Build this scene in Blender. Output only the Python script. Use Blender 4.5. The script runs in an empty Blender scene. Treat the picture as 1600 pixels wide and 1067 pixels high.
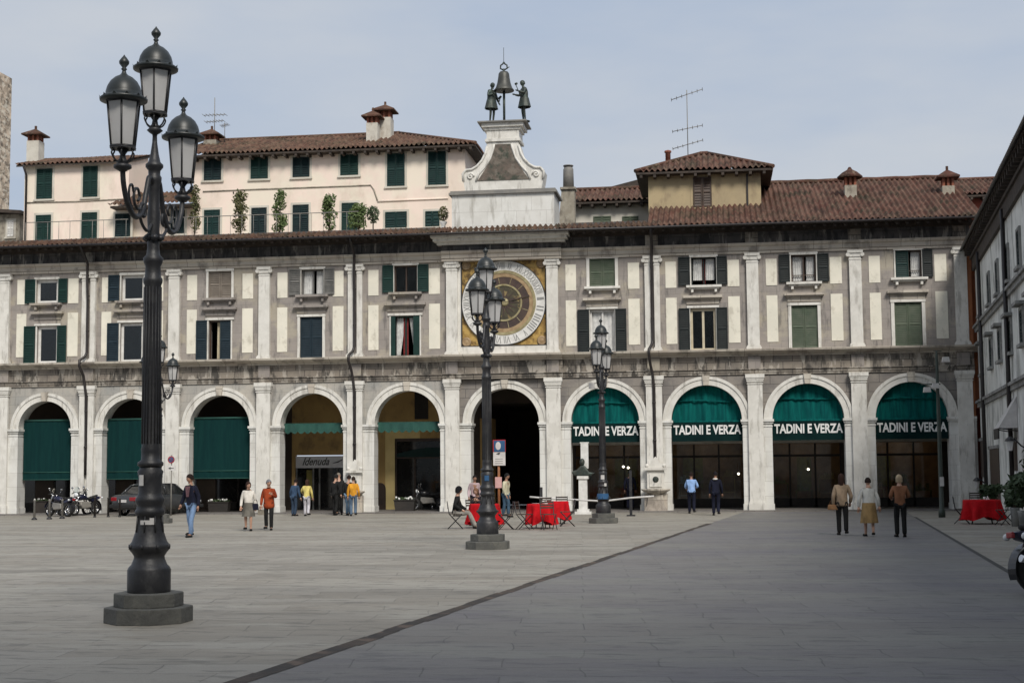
import bpy, bmesh, math, random
from mathutils import Vector, Matrix
random.seed(7)
SC = bpy.context.scene
COL = SC.collection
R = math.radians
PI = math.pi

# ---------------------------------------------------------------- camera
FPX, CAMH, CAMD = 2300.0, 1.7, 63.0
YAW, PITCH, ROLL = R(7.9), math.atan((738 - 533.5) / 2300.0), R(0.5)
_f = Vector((-math.sin(YAW) * math.cos(PITCH), math.cos(YAW) * math.cos(PITCH), math.sin(PITCH)))
_r0 = Vector((math.cos(YAW), math.sin(YAW), 0))
_u0 = _r0.cross(_f)
_r = _r0 * math.cos(ROLL) - _u0 * math.sin(ROLL)
_u = _u0 * math.cos(ROLL) + _r0 * math.sin(ROLL)
cam_d = bpy.data.cameras.new('camera')
cam = bpy.data.objects.new('camera', cam_d)
COL.objects.link(cam)
cam_d.sensor_width = 36
cam_d.lens = 36 * FPX / 1600
cam_d.clip_end = 2000
M4 = Matrix((( _r.x, _u.x, -_f.x, 0), (_r.y, _u.y, -_f.y, -CAMD), (_r.z, _u.z, -_f.z, CAMH), (0, 0, 0, 1)))
cam.matrix_world = M4
SC.camera = cam
CP = Vector((0, -CAMD, CAMH))

def ray(px, py):
    return _f + _r * ((px - 800) / FPX) - _u * ((py - 533.5) / FPX)
def at(px, py, Y=0.0):          # real point on the upright plane y = Y
    d = ray(px, py); t = (Y + CAMD) / d.y
    p = CP + d * t
    return p.x, p.z
def gnd(px, py, z=0.0):         # real point on the ground
    d = ray(px, py); t = (z - CAMH) / d.z
    p = CP + d * t
    return p.x, p.y

# ---------------------------------------------------------------- world + sun
SUN_EL, SUN_AZ = R(44), R(26.5)      # sun behind the camera, a little to its right
w = bpy.data.worlds.new('World'); SC.world = w; w.use_nodes = True
nt = w.node_tree; nt.nodes.clear()
sky = nt.nodes.new('ShaderNodeTexSky'); sky.sky_type = 'NISHITA'; sky.sun_disc = False
sky.sun_elevation = SUN_EL; sky.sun_rotation = PI - SUN_AZ
sky.air_density = 1.2; sky.dust_density = 4.0; sky.ozone_density = 1.0
tc = nt.nodes.new('ShaderNodeTexCoord')
mp = nt.nodes.new('ShaderNodeMapping'); mp.inputs['Scale'].default_value = (1, 1, 3.2)
ns = nt.nodes.new('ShaderNodeTexNoise'); ns.inputs['Scale'].default_value = 2.6; ns.inputs['Detail'].default_value = 5; ns.inputs['Roughness'].default_value = .55
rp = nt.nodes.new('ShaderNodeValToRGB')
rp.color_ramp.elements[0].position = .38; rp.color_ramp.elements[0].color = (4.6, 5.35, 6.6, 1)
rp.color_ramp.elements[1].position = .64; rp.color_ramp.elements[1].color = (5.9, 6.25, 6.8, 1)
mx = nt.nodes.new('ShaderNodeMix'); mx.data_type = 'RGBA'; mx.inputs['Factor'].default_value = .88
bg = nt.nodes.new('ShaderNodeBackground'); bg.inputs['Strength'].default_value = .09
ou = nt.nodes.new('ShaderNodeOutputWorld')
L = nt.links.new
L(tc.outputs['Generated'], mp.inputs['Vector']); L(mp.outputs[0], ns.inputs['Vector']); L(ns.outputs['Fac'], rp.inputs[0])
L(sky.outputs[0], mx.inputs[6]); L(rp.outputs[0], mx.inputs[7]); L(mx.outputs[2], bg.inputs[0]); L(bg.outputs[0], ou.inputs[0])
sd = bpy.data.lights.new('sun', 'SUN'); sd.energy = 2.85; sd.angle = R(18); sd.color = (1, .95, .87)
sun = bpy.data.objects.new('sun', sd); COL.objects.link(sun)
sdir = Vector((math.sin(SUN_AZ) * math.cos(SUN_EL), -math.cos(SUN_AZ) * math.cos(SUN_EL), math.sin(SUN_EL)))
sun.rotation_euler = sdir.to_track_quat('Z', 'Y').to_euler(); sun.location = (20, -60, 40)
SC.view_settings.view_transform = 'Standard'; SC.view_settings.look = 'None'
SC.view_settings.exposure = 0.17; SC.view_settings.gamma = 1

# ---------------------------------------------------------------- materials
MATS = {}
def mat(name, c, c2=None, sc=3.0, rough=.8, bump=0., bsc=20., metal=0., brick=None, stain=None, stain2=None,
        stretch=(1, 1, 1), axis='xz', spec=.5, rot=0., emit=None, grain=0.):
    m = bpy.data.materials.new(name); m.use_nodes = True
    n = m.node_tree; N = n.nodes; b = N['Principled BSDF']; K = n.links.new
    b.inputs['Roughness'].default_value = rough; b.inputs['Metallic'].default_value = metal
    b.inputs['Specular IOR Level'].default_value = spec
    c2 = c2 or tuple(v * .82 for v in c)
    geo = N.new('ShaderNodeNewGeometry')
    def noise(scale, st=(1, 1, 1), detail=5, ro=.6):
        mpn = N.new('ShaderNodeMapping'); mpn.inputs['Scale'].default_value = st
        mpn.inputs['Rotation'].default_value = (0, 0, rot)
        x = N.new('ShaderNodeTexNoise'); x.inputs['Scale'].default_value = scale
        x.inputs['Detail'].default_value = detail; x.inputs['Roughness'].default_value = ro
        K(geo.outputs['Position'], mpn.inputs[0]); K(mpn.outputs[0], x.inputs['Vector']); return x.outputs['Fac']
    def ramp(src, a, z):
        r = N.new('ShaderNodeMapRange'); r.inputs[1].default_value = a; r.inputs[2].default_value = z
        K(src, r.inputs[0]); return r.outputs[0]
    def mix(f, a, z, mode='MIX'):
        x = N.new('ShaderNodeMix'); x.data_type = 'RGBA'; x.blend_type = mode
        if isinstance(f, float): x.inputs[0].default_value = f
        else: K(f, x.inputs[0])
        for v, i in ((a, 6), (z, 7)):
            if isinstance(v, tuple): x.inputs[i].default_value = (*v, 1)
            else: K(v, x.inputs[i])
        return x.outputs[2]
    col = mix(ramp(noise(sc, stretch), .40, .60), tuple(c), tuple(c2))
    hsrc = None
    if brick:
        bw, bh, ms, mc, c3, amt = brick
        sep = N.new('ShaderNodeSeparateXYZ'); cmb = N.new('ShaderNodeCombineXYZ')
        rm = N.new('ShaderNodeMapping'); rm.inputs['Rotation'].default_value = (0, 0, rot)
        K(geo.outputs['Position'], rm.inputs[0]); K(rm.outputs[0], sep.inputs[0])
        i, j = {'xz': (0, 2), 'yz': (1, 2), 'xy': (0, 1)}[axis]
        if axis == 'xy':     # hand-cut slabs: joints wander a little
            wn = N.new('ShaderNodeTexNoise'); wn.inputs['Scale'].default_value = .9; wn.inputs['Detail'].default_value = 2
            wm = N.new('ShaderNodeVectorMath'); wm.operation = 'MULTIPLY_ADD'; wm.inputs[1].default_value = (.25, .16, 0)
            K(rm.outputs[0], wn.inputs['Vector']); K(wn.outputs['Color'], wm.inputs[0]); K(rm.outputs[0], wm.inputs[2]); K(wm.outputs[0], sep.inputs[0])
        K(sep.outputs[i], cmb.inputs[0]); K(sep.outputs[j], cmb.inputs[1])
        bt = N.new('ShaderNodeTexBrick'); bt.inputs['Scale'].default_value = 1
        bt.inputs['Brick Width'].default_value = bw; bt.inputs['Row Height'].default_value = bh
        bt.inputs['Mortar Size'].default_value = ms; bt.inputs['Mortar Smooth'].default_value = .3
        bt.inputs['Color1'].default_value = (0, 0, 0, 1); bt.inputs['Color2'].default_value = (1, 1, 1, 1); bt.inputs['Mortar'].default_value = (.5, .5, .5, 1)
        bt.inputs['Bias'].default_value = 0; K(cmb.outputs[0], bt.inputs['Vector'])
        r3 = N.new('ShaderNodeMath'); r3.operation = 'MULTIPLY'; r3.inputs[1].default_value = amt
        K(bt.outputs['Color'], r3.inputs[0])
        col = mix(r3.outputs[0], col, tuple(c3)); col = mix(bt.outputs['Fac'], col, tuple(mc)); hsrc = bt.outputs['Fac']
    for s in (stain, stain2):
        if s:
            sc_, ssc, st, lo, hi, amt = s; lo = .5 + (lo - .5) * .62; hi = lo + (hi - s[3]) * .5
            r2 = N.new('ShaderNodeMath'); r2.operation = 'MULTIPLY'; r2.inputs[1].default_value = amt
            K(ramp(noise(ssc, st, 6, .65), lo, hi), r2.inputs[0])
            col = mix(r2.outputs[0], col, tuple(sc_))
    if grain:
        g = ramp(noise(60, (1, 1, 1), 3), .3, .7)
        g2 = N.new('ShaderNodeMath'); g2.operation = 'MULTIPLY'; g2.inputs[1].default_value = grain; K(g, g2.inputs[0])
        col = mix(g2.outputs[0], col, tuple(v * .55 for v in c))
    K(col, b.inputs['Base Color'])
    if bump:
        bp = N.new('ShaderNodeBump'); bp.inputs['Strength'].default_value = bump; bp.inputs['Distance'].default_value = .03
        h = noise(bsc, stretch)
        if hsrc:
            sm = N.new('ShaderNodeMath'); sm.operation = 'SUBTRACT'; K(h, sm.inputs[0]); K(hsrc, sm.inputs[1]); h = sm.outputs[0]
        K(h, bp.inputs['Height']); K(bp.outputs[0], b.inputs['Normal'])
    if emit:
        b.inputs['Emission Color'].default_value = (*emit[0], 1); b.inputs['Emission Strength'].default_value = emit[1]
    MATS[name] = m; return m

def glassmat(name, tint=(.8, .85, .85), f=.3):
    m = bpy.data.materials.new(name); m.use_nodes = True; n = m.node_tree; n.nodes.clear()
    o = n.nodes.new('ShaderNodeOutputMaterial'); mxx = n.nodes.new('ShaderNodeMixShader')
    t = n.nodes.new('ShaderNodeBsdfTransparent'); t.inputs[0].default_value = (*tint, 1)
    g = n.nodes.new('ShaderNodeBsdfGlossy'); g.inputs['Roughness'].default_value = .05
    fr = n.nodes.new('ShaderNodeFresnel'); fr.inputs[0].default_value = 1.5
    n.links.new(fr.outputs[0], mxx.inputs[0]); n.links.new(t.outputs[0], mxx.inputs[1]); n.links.new(g.outputs[0], mxx.inputs[2]); n.links.new(mxx.outputs[0], o.inputs[0])
    MATS[name] = m; return m

def tilemat(name, c, c2, c3):
    # clay roof tiles: every tile its own tone, lichen and soot on top
    m = mat(name, c, c2, sc=1.6, rough=.95, bump=.3, bsc=14, spec=.15, stain=((.035, .035, .022), .9, (1, 1, 1), .5, .72, .75), stain2=((.30, .24, .17), 5, (1, 1, 1), .58, .75, .35))
    n = m.node_tree; N = n.nodes; b = N['Principled BSDF']
    src = b.inputs['Base Color'].links[0].from_socket
    at_ = N.new('ShaderNodeAttribute'); at_.attribute_name = 'tone'
    x = N.new('ShaderNodeMix'); x.data_type = 'RGBA'; x.blend_type = 'MIX'
    rr = N.new('ShaderNodeMapRange'); rr.inputs[1].default_value = 0; rr.inputs[2].default_value = 1; rr.inputs[3].default_value = 0; rr.inputs[4].default_value = .6
    n.links.new(at_.outputs['Fac'], rr.inputs[0]); n.links.new(rr.outputs[0], x.inputs[0]); n.links.new(src, x.inputs[6]); x.inputs[7].default_value = (*c3, 1)
    n.links.new(x.outputs[2], b.inputs['Base Color'])
    return m

mat('marble', (.72, .715, .68), (.63, .62, .58), sc=1.3, rough=.6, bump=.12, bsc=9, brick=(1.3, .62, .009, (.46, .44, .41), (.60, .58, .54), .3), stain=((.26, .24, .20), .9, (2.6, 2.6, .5), .56, .8, .55), grain=.15)
mat('marble_plain', (.72, .70, .65), (.62, .60, .55), sc=2, rough=.6, bump=.1, bsc=9, stain=((.20, .18, .15), 1.6, (3, 3, .6), .55, .8, .5), grain=.15)
mat('panel_stone', (.77, .73, .62), (.69, .66, .56), sc=1.1, rough=.65, bump=.06, bsc=9, stain=((.35, .31, .24), 1.5, (1.5, 1.5, 1), .58, .8, .45))
mat('grey_stone', (.31, .28, .255), (.25, .225, .208), sc=1.4, rough=.75, bump=.25, bsc=8, brick=(1.1, .42, .007, (.20, .18, .165), (.35, .31, .275), .5), stain=((.42, .375, .29), .5, (1, 1, 1.4), .52, .68, .7), stain2=((.09, .083, .078), 1.5, (2.4, 2.4, .45), .56, .76, .65), grain=.2)
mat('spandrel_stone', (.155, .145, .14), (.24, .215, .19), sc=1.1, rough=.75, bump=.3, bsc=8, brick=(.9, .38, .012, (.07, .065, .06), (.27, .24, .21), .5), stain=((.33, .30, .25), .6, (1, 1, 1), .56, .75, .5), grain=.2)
mat('frieze_stone', (.15, .135, .12), (.27, .24, .20), sc=.9, rough=.8, bump=.35, bsc=8, brick=(.8, .33, .014, (.05, .045, .04), (.30, .25, .2), .5), stain=((.035, .033, .030), 1.0, (2.2, 2.2, .7), .50, .66, .8), stain2=((.48, .44, .38), 1.3, (1.8, 1.8, .5), .56, .66, .75), grain=.2)
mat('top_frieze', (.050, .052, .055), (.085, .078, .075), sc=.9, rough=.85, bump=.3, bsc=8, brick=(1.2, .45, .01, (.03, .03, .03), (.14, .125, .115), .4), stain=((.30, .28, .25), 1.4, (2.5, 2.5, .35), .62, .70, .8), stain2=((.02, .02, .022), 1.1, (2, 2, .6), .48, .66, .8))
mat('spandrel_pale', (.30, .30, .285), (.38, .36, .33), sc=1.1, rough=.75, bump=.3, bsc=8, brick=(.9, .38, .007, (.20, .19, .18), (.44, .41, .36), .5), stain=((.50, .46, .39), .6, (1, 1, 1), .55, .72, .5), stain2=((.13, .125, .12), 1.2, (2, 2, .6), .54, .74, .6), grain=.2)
mat('architrave_stone', (.50, .45, .38), (.40, .345, .29), sc=.8, rough=.7, bump=.2, bsc=9, brick=(1.2, .5, .01, (.15, .13, .11), (.58, .54, .46), .6), stain=((.16, .14, .12), 1.0, (1.5, 1.5, .8), .52, .75, .7), grain=.15)
mat('dark_wood', (.035, .027, .022), (.06, .045, .035), sc=4, rough=.85, bump=.2)
tilemat('clay_tiles', (.100, .044, .033), (.055, .033, .026), (.200, .120, .088))
tilemat('clay_tiles_dark', (.070, .036, .026), (.045, .030, .022), (.15, .09, .06))
tilemat('clay_tiles_old', (.115, .060, .042), (.07, .042, .033), (.20, .125, .085))
mat('slate_green', (.006, .022, .023), (.005, .015, .018), sc=5, rough=.65, spec=.3)
mat('shutter_blue', (.008, .020, .030), (.013, .027, .038), sc=3, rough=.6, spec=.3)
mat('shutter_black', (.008, .012, .013), (.013, .018, .018), sc=3, rough=.6, spec=.3)
mat('shutter_olive', (.060, .085, .052), (.085, .105, .07), sc=3, rough=.7)
mat('shutter_grey', (.10, .10, .095), (.15, .145, .135), sc=3, rough=.75)
mat('shutter_taupe', (.16, .135, .11), (.2, .17, .14), sc=3, rough=.8)
mat('shutter_green', (.005, .026, .022), (.006, .032, .026), sc=3, rough=.6, spec=.3)
mat('shutter_teal', (.005, .030, .027), (.004, .023, .022), sc=3, rough=.6, spec=.3)
mat('white_paint', (.72, .71, .68), (.6, .59, .56), sc=4, rough=.5)
mat('cream_paint', (.55, .49, .36), (.48, .42, .3), sc=4, rough=.5)
mat('brown_paint', (.06, .035, .022), (.045, .028, .02), sc=4, rough=.5)
mat('room_dark', (.035, .03, .027), (.02, .018, .016), sc=2, rough=.9)
mat('curtain_white', (.62, .62, .6), (.5, .5, .49), sc=6, rough=.9)
mat('curtain_red', (.22, .03, .03), (.16, .02, .02), sc=6, rough=.9)
glassmat('glass')
mat('pipe_metal', (.014, .011, .011), (.022, .017, .016), sc=4, rough=.5)
mat('awning_dark', (.005, .032, .031), (.004, .026, .027), sc=1.5, rough=.95, spec=.12, stretch=(6, 6, .6))
mat('awning_teal', (.002, .105, .095), (.001, .062, .062), sc=1.8, rough=.9, spec=.12, stretch=(5, 5, .5))
mat('awning_band', (.004, .020, .019), (.003, .014, .015), sc=1.5, rough=.95, spec=.1)
mat('awning_green', (.015, .075, .058), (.01, .055, .045), sc=2, rough=.85)
mat('letter_white', (.78, .78, .76), rough=.6)
mat('gold', (.50, .33, .10), (.30, .18, .05), sc=4, rough=.5, metal=.25, stain=((.06, .035, .015), 3, (1, 1, 1), .5, .7, .8))
mat('gold_ring', (.40, .35, .20), (.24, .20, .10), sc=3, rough=.5, metal=.2)
mat('dial_brown', (.045, .028, .024), (.07, .042, .032), sc=3, rough=.6)
mat('dial_center', (.07, .06, .032), (.042, .036, .021), sc=2.5, rough=.55, stain=((.30, .22, .09), 3.5, (1, 1, 1), .58, .7, .7))
mat('numeral_black', (.05, .05, .05), rough=.6)
mat('numeral_grey', (.26, .26, .25), rough=.6)
mat('rose_gold', (.38, .27, .15), (.27, .18, .095), sc=4, rough=.5)
mat('relief_stone', (.085, .075, .06), (.13, .10, .08), sc=3, rough=.8, bump=.8, bsc=7, stain=((.03, .045, .03), 2, (1, 1, 1), .5, .7, .8), stain2=((.2, .17, .14), 2.4, (1, 1, 1), .55, .7, .6))
mat('ochre_plaster', (.54, .36, .14), (.44, .29, .115), sc=.9, rough=.9, bump=.1, stain=((.16, .11, .06), 1.2, (1, 1, .7), .55, .8, .6))
mat('yellow_plaster', (.85, .67, .30), (.74, .57, .25), sc=1, rough=.9)
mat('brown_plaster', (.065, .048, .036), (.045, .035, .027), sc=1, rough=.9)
mat('portico_ceiling', (.24, .22, .2), (.18, .165, .15), sc=1, rough=.9)
mat('portico_paving', (.16, .15, .14), (.12, .11, .10), sc=2, rough=.6, axis='xy', brick=(.8, .5, .012, (.05, .05, .05), (.2, .18, .17), .5))
mat('shop_glass', (.012, .013, .014), (.02, .02, .02), sc=1, rough=.08, spec=.6)
mat('shop_dark', (.02, .017, .015), (.032, .026, .022), sc=2, rough=.7)
mat('shop_warm', (.34, .20, .10), (.24, .14, .07), sc=2, rough=.7)
mat('shop_yellow', (.25, .21, .05), (.17, .15, .05), sc=6, rough=.7)
mat('sign_white', (.86, .86, .88), (.78, .78, .8), sc=3, rough=.5)
mat('pink_plaster', (.82, .68, .59), (.74, .63, .535), sc=.5, rough=.9, bump=.1, stain=((.52, .43, .34), .7, (1, 1, .45), .55, .8, .5), stain2=((.78, .73, .6), .35, (1, 1, 1), .5, .7, .6))
mat('white_plaster', (.60, .57, .50), (.52, .49, .42), sc=.6, rough=.9, stain=((.3, .27, .22), 1, (1, 1, .5), .58, .8, .5))
mat('ochre_tower', (.42, .335, .20), (.36, .29, .18), sc=.7, rough=.9, bump=.15, stain=((.2, .15, .1), 1.3, (1, 1, .5), .55, .8, .6))
mat('tower_stone', (.62, .50, .38), (.30, .24, .18), sc=1.6, rough=.9, bump=.9, bsc=3, stain=((.10, .08, .06), 1.9, (1, 1, 1.6), .52, .66, .8), stain2=((.75, .68, .56), 2.4, (1, 1, 1.4), .54, .66, .7))
mat('orange_plaster', (.50, .20, .09), (.4, .16, .08), sc=1, rough=.9, stain=((.2, .09, .06), 1, (1, 1, .6), .5, .8, .6))
mat('red_plaster', (.16, .035, .02), (.11, .03, .02), sc=1, rough=.9)
mat('side_plaster', (.76, .76, .72), (.64, .64, .60), sc=.7, rough=.9, bump=.25, bsc=7, stain=((.22, .22, .205), 1.1, (1, 1, .5), .50, .74, .75), stain2=((.5, .5, .47), 1.4, (1, 1, .7), .55, .75, .5), grain=.15)
mat('side_trim', (.30, .295, .28), (.22, .22, .21), sc=2, rough=.85, stain=((.06, .06, .06), 2, (1, 1, .6), .5, .7, .6))
mat('chimney_plaster', (.36, .33, .27), (.28, .25, .2), sc=3, rough=.9, stain=((.12, .1, .08), 3, (1, 1, .6), .5, .75, .7))
mat('chimney_white', (.58, .55, .48), (.5, .47, .41), sc=3, rough=.9, stain=((.3, .25, .2), 3, (1, 1, .6), .55, .75, .5))
mat('brick_red', (.30, .105, .06), (.2, .075, .05), sc=5, rough=.9)
mat('lead_grey', (.17, .165, .155), (.24, .225, .2), sc=2, rough=.7)
mat('paving', (.298, .268, .220), (.222, .206, .176), sc=.13, rough=.62, bump=.8, bsc=7, axis='xy', rot=R(-5.2), spec=.4, stretch=(.55, 2.2, 1),
    brick=(1.25, .58, .007, (.20, .187, .162), (.365, .345, .305), .65), stain=((.385, .365, .315), .35, (.6, 1.8, 1), .5, .68, .75), stain2=((.105, .10, .088), 2.7, (.62, 2.0, 1), .58, .68, .55), grain=.4)
mat('lane_paving', (.192, .180, .165), (.156, .146, .160), sc=.12, rough=.62, bump=.8, bsc=7, axis='xy', rot=R(-5.2), spec=.4, stretch=(.5, 2.2, 1),
    brick=(1.4, .62, .007, (.125, .12, .118), (.225, .22, .205), .6), stain=((.235, .232, .205), .4, (.6, 1.8, 1), .5, .7, .7), stain2=((.085, .082, .086), 2.7, (.62, 2.0, 1), .58, .68, .55), grain=.4)
mat('gutter_stone', (.06, .045, .034), (.028, .024, .021), sc=1.5, rough=.85, bump=.5, bsc=8, axis='xy', rot=R(-5.7), stain=((.14, .10, .075), 2.2, (1, 1, 1), .55, .7, .7))
mat('gutter_dark', (.04, .04, .038), (.06, .058, .055), sc=2, rough=.9)
mat('plinth_stone', (.115, .115, .105), (.085, .085, .08), sc=3, rough=.85, bump=.6, bsc=12, stain=((.17, .165, .14), 2, (1, 1, 1), .52, .7, .6), grain=.4)
mat('cast_iron', (.014, .014, .017), (.021, .021, .023), sc=6, rough=.48, bump=.15, bsc=25, spec=.5, stain=((.05, .05, .05), 5, (1, 1, .6), .55, .75, .5))
mat('lamp_roof', (.014, .018, .018), (.022, .026, .026), sc=5, rough=.42)
m_ = mat('lamp_glass', (.80, .79, .78), (.72, .71, .70), sc=3, rough=.25, spec=.5)
_n = m_.node_tree; _t = _n.nodes.new('ShaderNodeBsdfTranslucent'); _t.inputs[0].default_value = (.85, .84, .83, 1); _x = _n.nodes.new('ShaderNodeMixShader'); _x.inputs[0].default_value = .5
_o = [q for q in _n.nodes if q.type == 'OUTPUT_MATERIAL'][0]; _n.links.new(_n.nodes['Principled BSDF'].outputs[0], _x.inputs[1]); _n.links.new(_t.outputs[0], _x.inputs[2]); _n.links.new(_x.outputs[0], _o.inputs[0])
mat('bronze', (.028, .040, .036), (.05, .055, .045), sc=5, rough=.55, metal=.3, stain=((.07, .1, .085), 4, (1, 1, 1), .52, .7, .6))
mat('bell_bronze', (.075, .075, .065), (.05, .05, .045), sc=3, rough=.5, metal=.3)
mat('leaves_green', (.07, .11, .03), (.11, .15, .05), sc=4, rough=.7)
mat('leaves_dark', (.03, .052, .02), (.05, .08, .03), sc=4, rough=.7)
mat('leaves_dry', (.10, .095, .035), (.075, .085, .03), sc=4, rough=.8)
mat('bark', (.09, .065, .045), (.06, .045, .03), sc=9, rough=.9)
mat('flower_white', (.8, .8, .78), rough=.8)
mat('cloth_red', (.52, .006, .012), (.40, .004, .008), sc=5, rough=.85, spec=.2)
mat('chair_wood', (.05, .035, .025), (.035, .025, .02), sc=9, rough=.6)
mat('black_rubber', (.015, .015, .015), rough=.8)
mat('chrome', (.55, .55, .56), rough=.2, metal=1.)
mat('black_paint', (.015, .015, .018), rough=.25)
mat('navy_paint', (.015, .017, .045), rough=.3)
mat('maroon_paint', (.055, .015, .018), rough=.35)
mat('car_paint', (.045, .047, .05), (.04, .042, .045), rough=.25, spec=.6)
mat('tail_red', (.30, .015, .02), rough=.2)
mat('head_light', (.75, .77, .78), rough=.1)
mat('green_pole', (.035, .05, .04), (.045, .055, .045), sc=4, rough=.5)
mat('orange_pole', (.34, .13, .045), (.25, .1, .04), sc=6, rough=.6)
mat('sign_blue', (.03, .10, .22), rough=.4)
mat('sign_red', (.35, .03, .04), rough=.4)
mat('sign_pale', (.62, .60, .58), rough=.5)
mat('sign_pink', (.60, .36, .34), rough=.6)
mat('warm_bulb', (.8, .8, .75), emit=((1, .90, .70), 4))
SKIN = {'light': (.46, .27, .19), 'tan': (.33, .18, .12), 'dark': (.16, .09, .06)}
for k, v in SKIN.items(): mat('skin_' + k, v, tuple(x * .9 for x in v), rough=.55)
def cloth(c):
    k = 'fabric_%02d%02d%02d' % tuple(int(v * 99) for v in c)
    return MATS.get(k) or mat(k, tuple(c), tuple(v * .62 for v in c), sc=5, rough=.9, bump=.9, bsc=9, spec=.2, stretch=(1, 1, .5))

# ---------------------------------------------------------------- object helpers
WLOC = {}
def wl(o): return WLOC.get(o.name, Vector((0, 0, 0))) if o else Vector((0, 0, 0))
def tag(o, label=None, cat=None, group=None, kind=None):
    if label: o['label'] = label
    if cat: o['category'] = cat
    if group: o['group'] = group
    if kind: o['kind'] = kind
    return o
def thing(name, label, cat, loc=(0, 0, 0), rz=0., group=None):
    o = bpy.data.objects.new(name, None); COL.objects.link(o); o.empty_display_size = .2
    o.location = loc; o.rotation_euler = (0, 0, rz)
    tag(o, label, cat, group)
    return o
def wthing(name, label, cat, loc, group=None):   # thing whose parts are given in world coordinates
    o = thing(name, label, cat, loc, 0, group); WLOC[o.name] = Vector(loc); return o

class MB:
    def __init__(s): s.v = []; s.f = []; s.sm = []; s.mi = []; s.tone = None
    def add(s, vs, fs, smooth=False, mi=0):
        b = len(s.v); s.v += [tuple(p) for p in vs]
        for f in fs: s.f.append(tuple(i + b for i in f)); s.sm.append(smooth); s.mi.append(mi)
        return s
    def box(s, x0, x1, y0, y1, z0, z1, mi=0):
        if x0 > x1: x0, x1 = x1, x0
        if y0 > y1: y0, y1 = y1, y0
        if z0 > z1: z0, z1 = z1, z0
        return s.add([(x0, y0, z0), (x1, y0, z0), (x1, y1, z0), (x0, y1, z0), (x0, y0, z1), (x1, y0, z1), (x1, y1, z1), (x0, y1, z1)],
              [(0, 3, 2, 1), (4, 5, 6, 7), (0, 1, 5, 4), (1, 2, 6, 5), (2, 3, 7, 6), (3, 0, 4, 7)], mi=mi)
    def prism(s, poly, a0, a1, axis='y', smooth=False, mi=0):
        # poly: 2-D outline; extruded along axis ('y': poly in xz, 'x': poly in yz, 'z': poly in xy)
        n = len(poly)
        def P(p, a): return {'y': (p[0], a, p[1]), 'x': (a, p[0], p[1]), 'z': (p[0], p[1], a)}[axis]
        vs = [P(p, a0) for p in poly] + [P(p, a1) for p in poly]
        area = sum(poly[i][0] * poly[(i + 1) % n][1] - poly[(i + 1) % n][0] * poly[i][1] for i in range(n))
        fs = [tuple(range(n)), tuple(range(2 * n - 1, n - 1, -1))] + [((i + 1) % n, i, i + n, (i + 1) % n + n) for i in range(n)]
        flip = (area < 0) ^ (axis == 'z')
        if axis == 'x': flip = not flip
        if flip: fs = [tuple(reversed(f)) for f in fs]
        b = len(s.v); s.v += vs
        for k, f in enumerate(fs): s.f.append(tuple(i + b for i in f)); s.sm.append(smooth and k > 1); s.mi.append(mi)
        return s
    def lathe(s, prof, cx=0, cy=0, n=24, cz=0, smooth=True, ph=0., ex=1., ey=1., mi=0):
        vs = []; fs = []
        for (r, z) in prof:
            for k in range(n):
                a = 2 * PI * k / n + ph; vs.append((cx + r * ex * math.cos(a), cy + r * ey * math.sin(a), cz + z))
        for i in range(len(prof) - 1):
            for k in range(n):
                k2 = (k + 1) % n; fs.append((i * n + k, i * n + k2, (i + 1) * n + k2, (i + 1) * n + k))
        s.add(vs, fs, smooth, mi)
        b = len(s.v) - len(vs)
        s.f.append(tuple(b + k for k in range(n - 1, -1, -1))); s.sm.append(False); s.mi.append(mi)
        s.f.append(tuple(b + (len(prof) - 1) * n + k for k in range(n))); s.sm.append(False); s.mi.append(mi)
        return s
    def tube(s, pts, rad, n=8, smooth=True, mi=0):
        pts = [Vector(p) for p in pts]
        if not hasattr(rad, '__len__'): rad = [rad] * len(pts)
        vs = []; fs = []; up = None
        for i, p in enumerate(pts):
            d = (pts[min(i + 1, len(pts) - 1)] - pts[max(i - 1, 0)])
            if d.length < 1e-9: d = Vector((0, 0, 1))
            d.normalize()
            if up is None: up = Vector((0, 0, 1)) if abs(d.z) < .9 else Vector((1, 0, 0))
            a = d.cross(up)
            if a.length < 1e-4: a = d.cross(Vector((0, 1, 0)))
            a.normalize(); b = a.cross(d); up = b
            for k in range(n):
                t = 2 * PI * k / n; vs.append(p + (a * math.cos(t) + b * math.sin(t)) * rad[i])
        for i in range(len(pts) - 1):
            for k in range(n):
                k2 = (k + 1) % n; fs.append((i * n + k2, i * n + k, (i + 1) * n + k, (i + 1) * n + k2))
        s.add(vs, fs, smooth, mi)
        b0 = len(s.v) - len(vs)
        s.f.append(tuple(b0 + k for k in range(n))); s.sm.append(False); s.mi.append(mi)
        s.f.append(tuple(b0 + (len(pts) - 1) * n + k for k in range(n - 1, -1, -1))); s.sm.append(False); s.mi.append(mi)
        return s
    def ball(s, c, r, n=12, m=8, ex=1, ey=1, ez=1, mi=0):
        prof = [(max(r * math.sin(PI * i / m), 1e-4), -r * math.cos(PI * i / m) * ez) for i in range(m + 1)]
        return s.lathe(prof, c[0], c[1], n, c[2], True, 0, ex, ey, mi)
    def leafcloud(s, c, rad, n, size, seed=0, thin=.5):
        rn = random.Random(seed)
        for i in range(n):
            while True:
                p = Vector((rn.uniform(-1, 1), rn.uniform(-1, 1), rn.uniform(-1, 1)))
                if p.length <= 1 and p.length > thin * rn.random(): break
            q = Vector((c[0] + p.x * rad[0], c[1] + p.y * rad[1], c[2] + p.z * rad[2]))
            a = Vector((rn.uniform(-1, 1), rn.uniform(-1, 1), rn.uniform(-1, 1))).normalized()
            b = a.orthogonal().normalized(); sz = size * rn.uniform(.6, 1.4)
            s.add([q - a * sz, q + b * sz * .45, q + a * sz, q - b * sz * .45], [(0, 1, 2, 3)])
        return s
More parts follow.
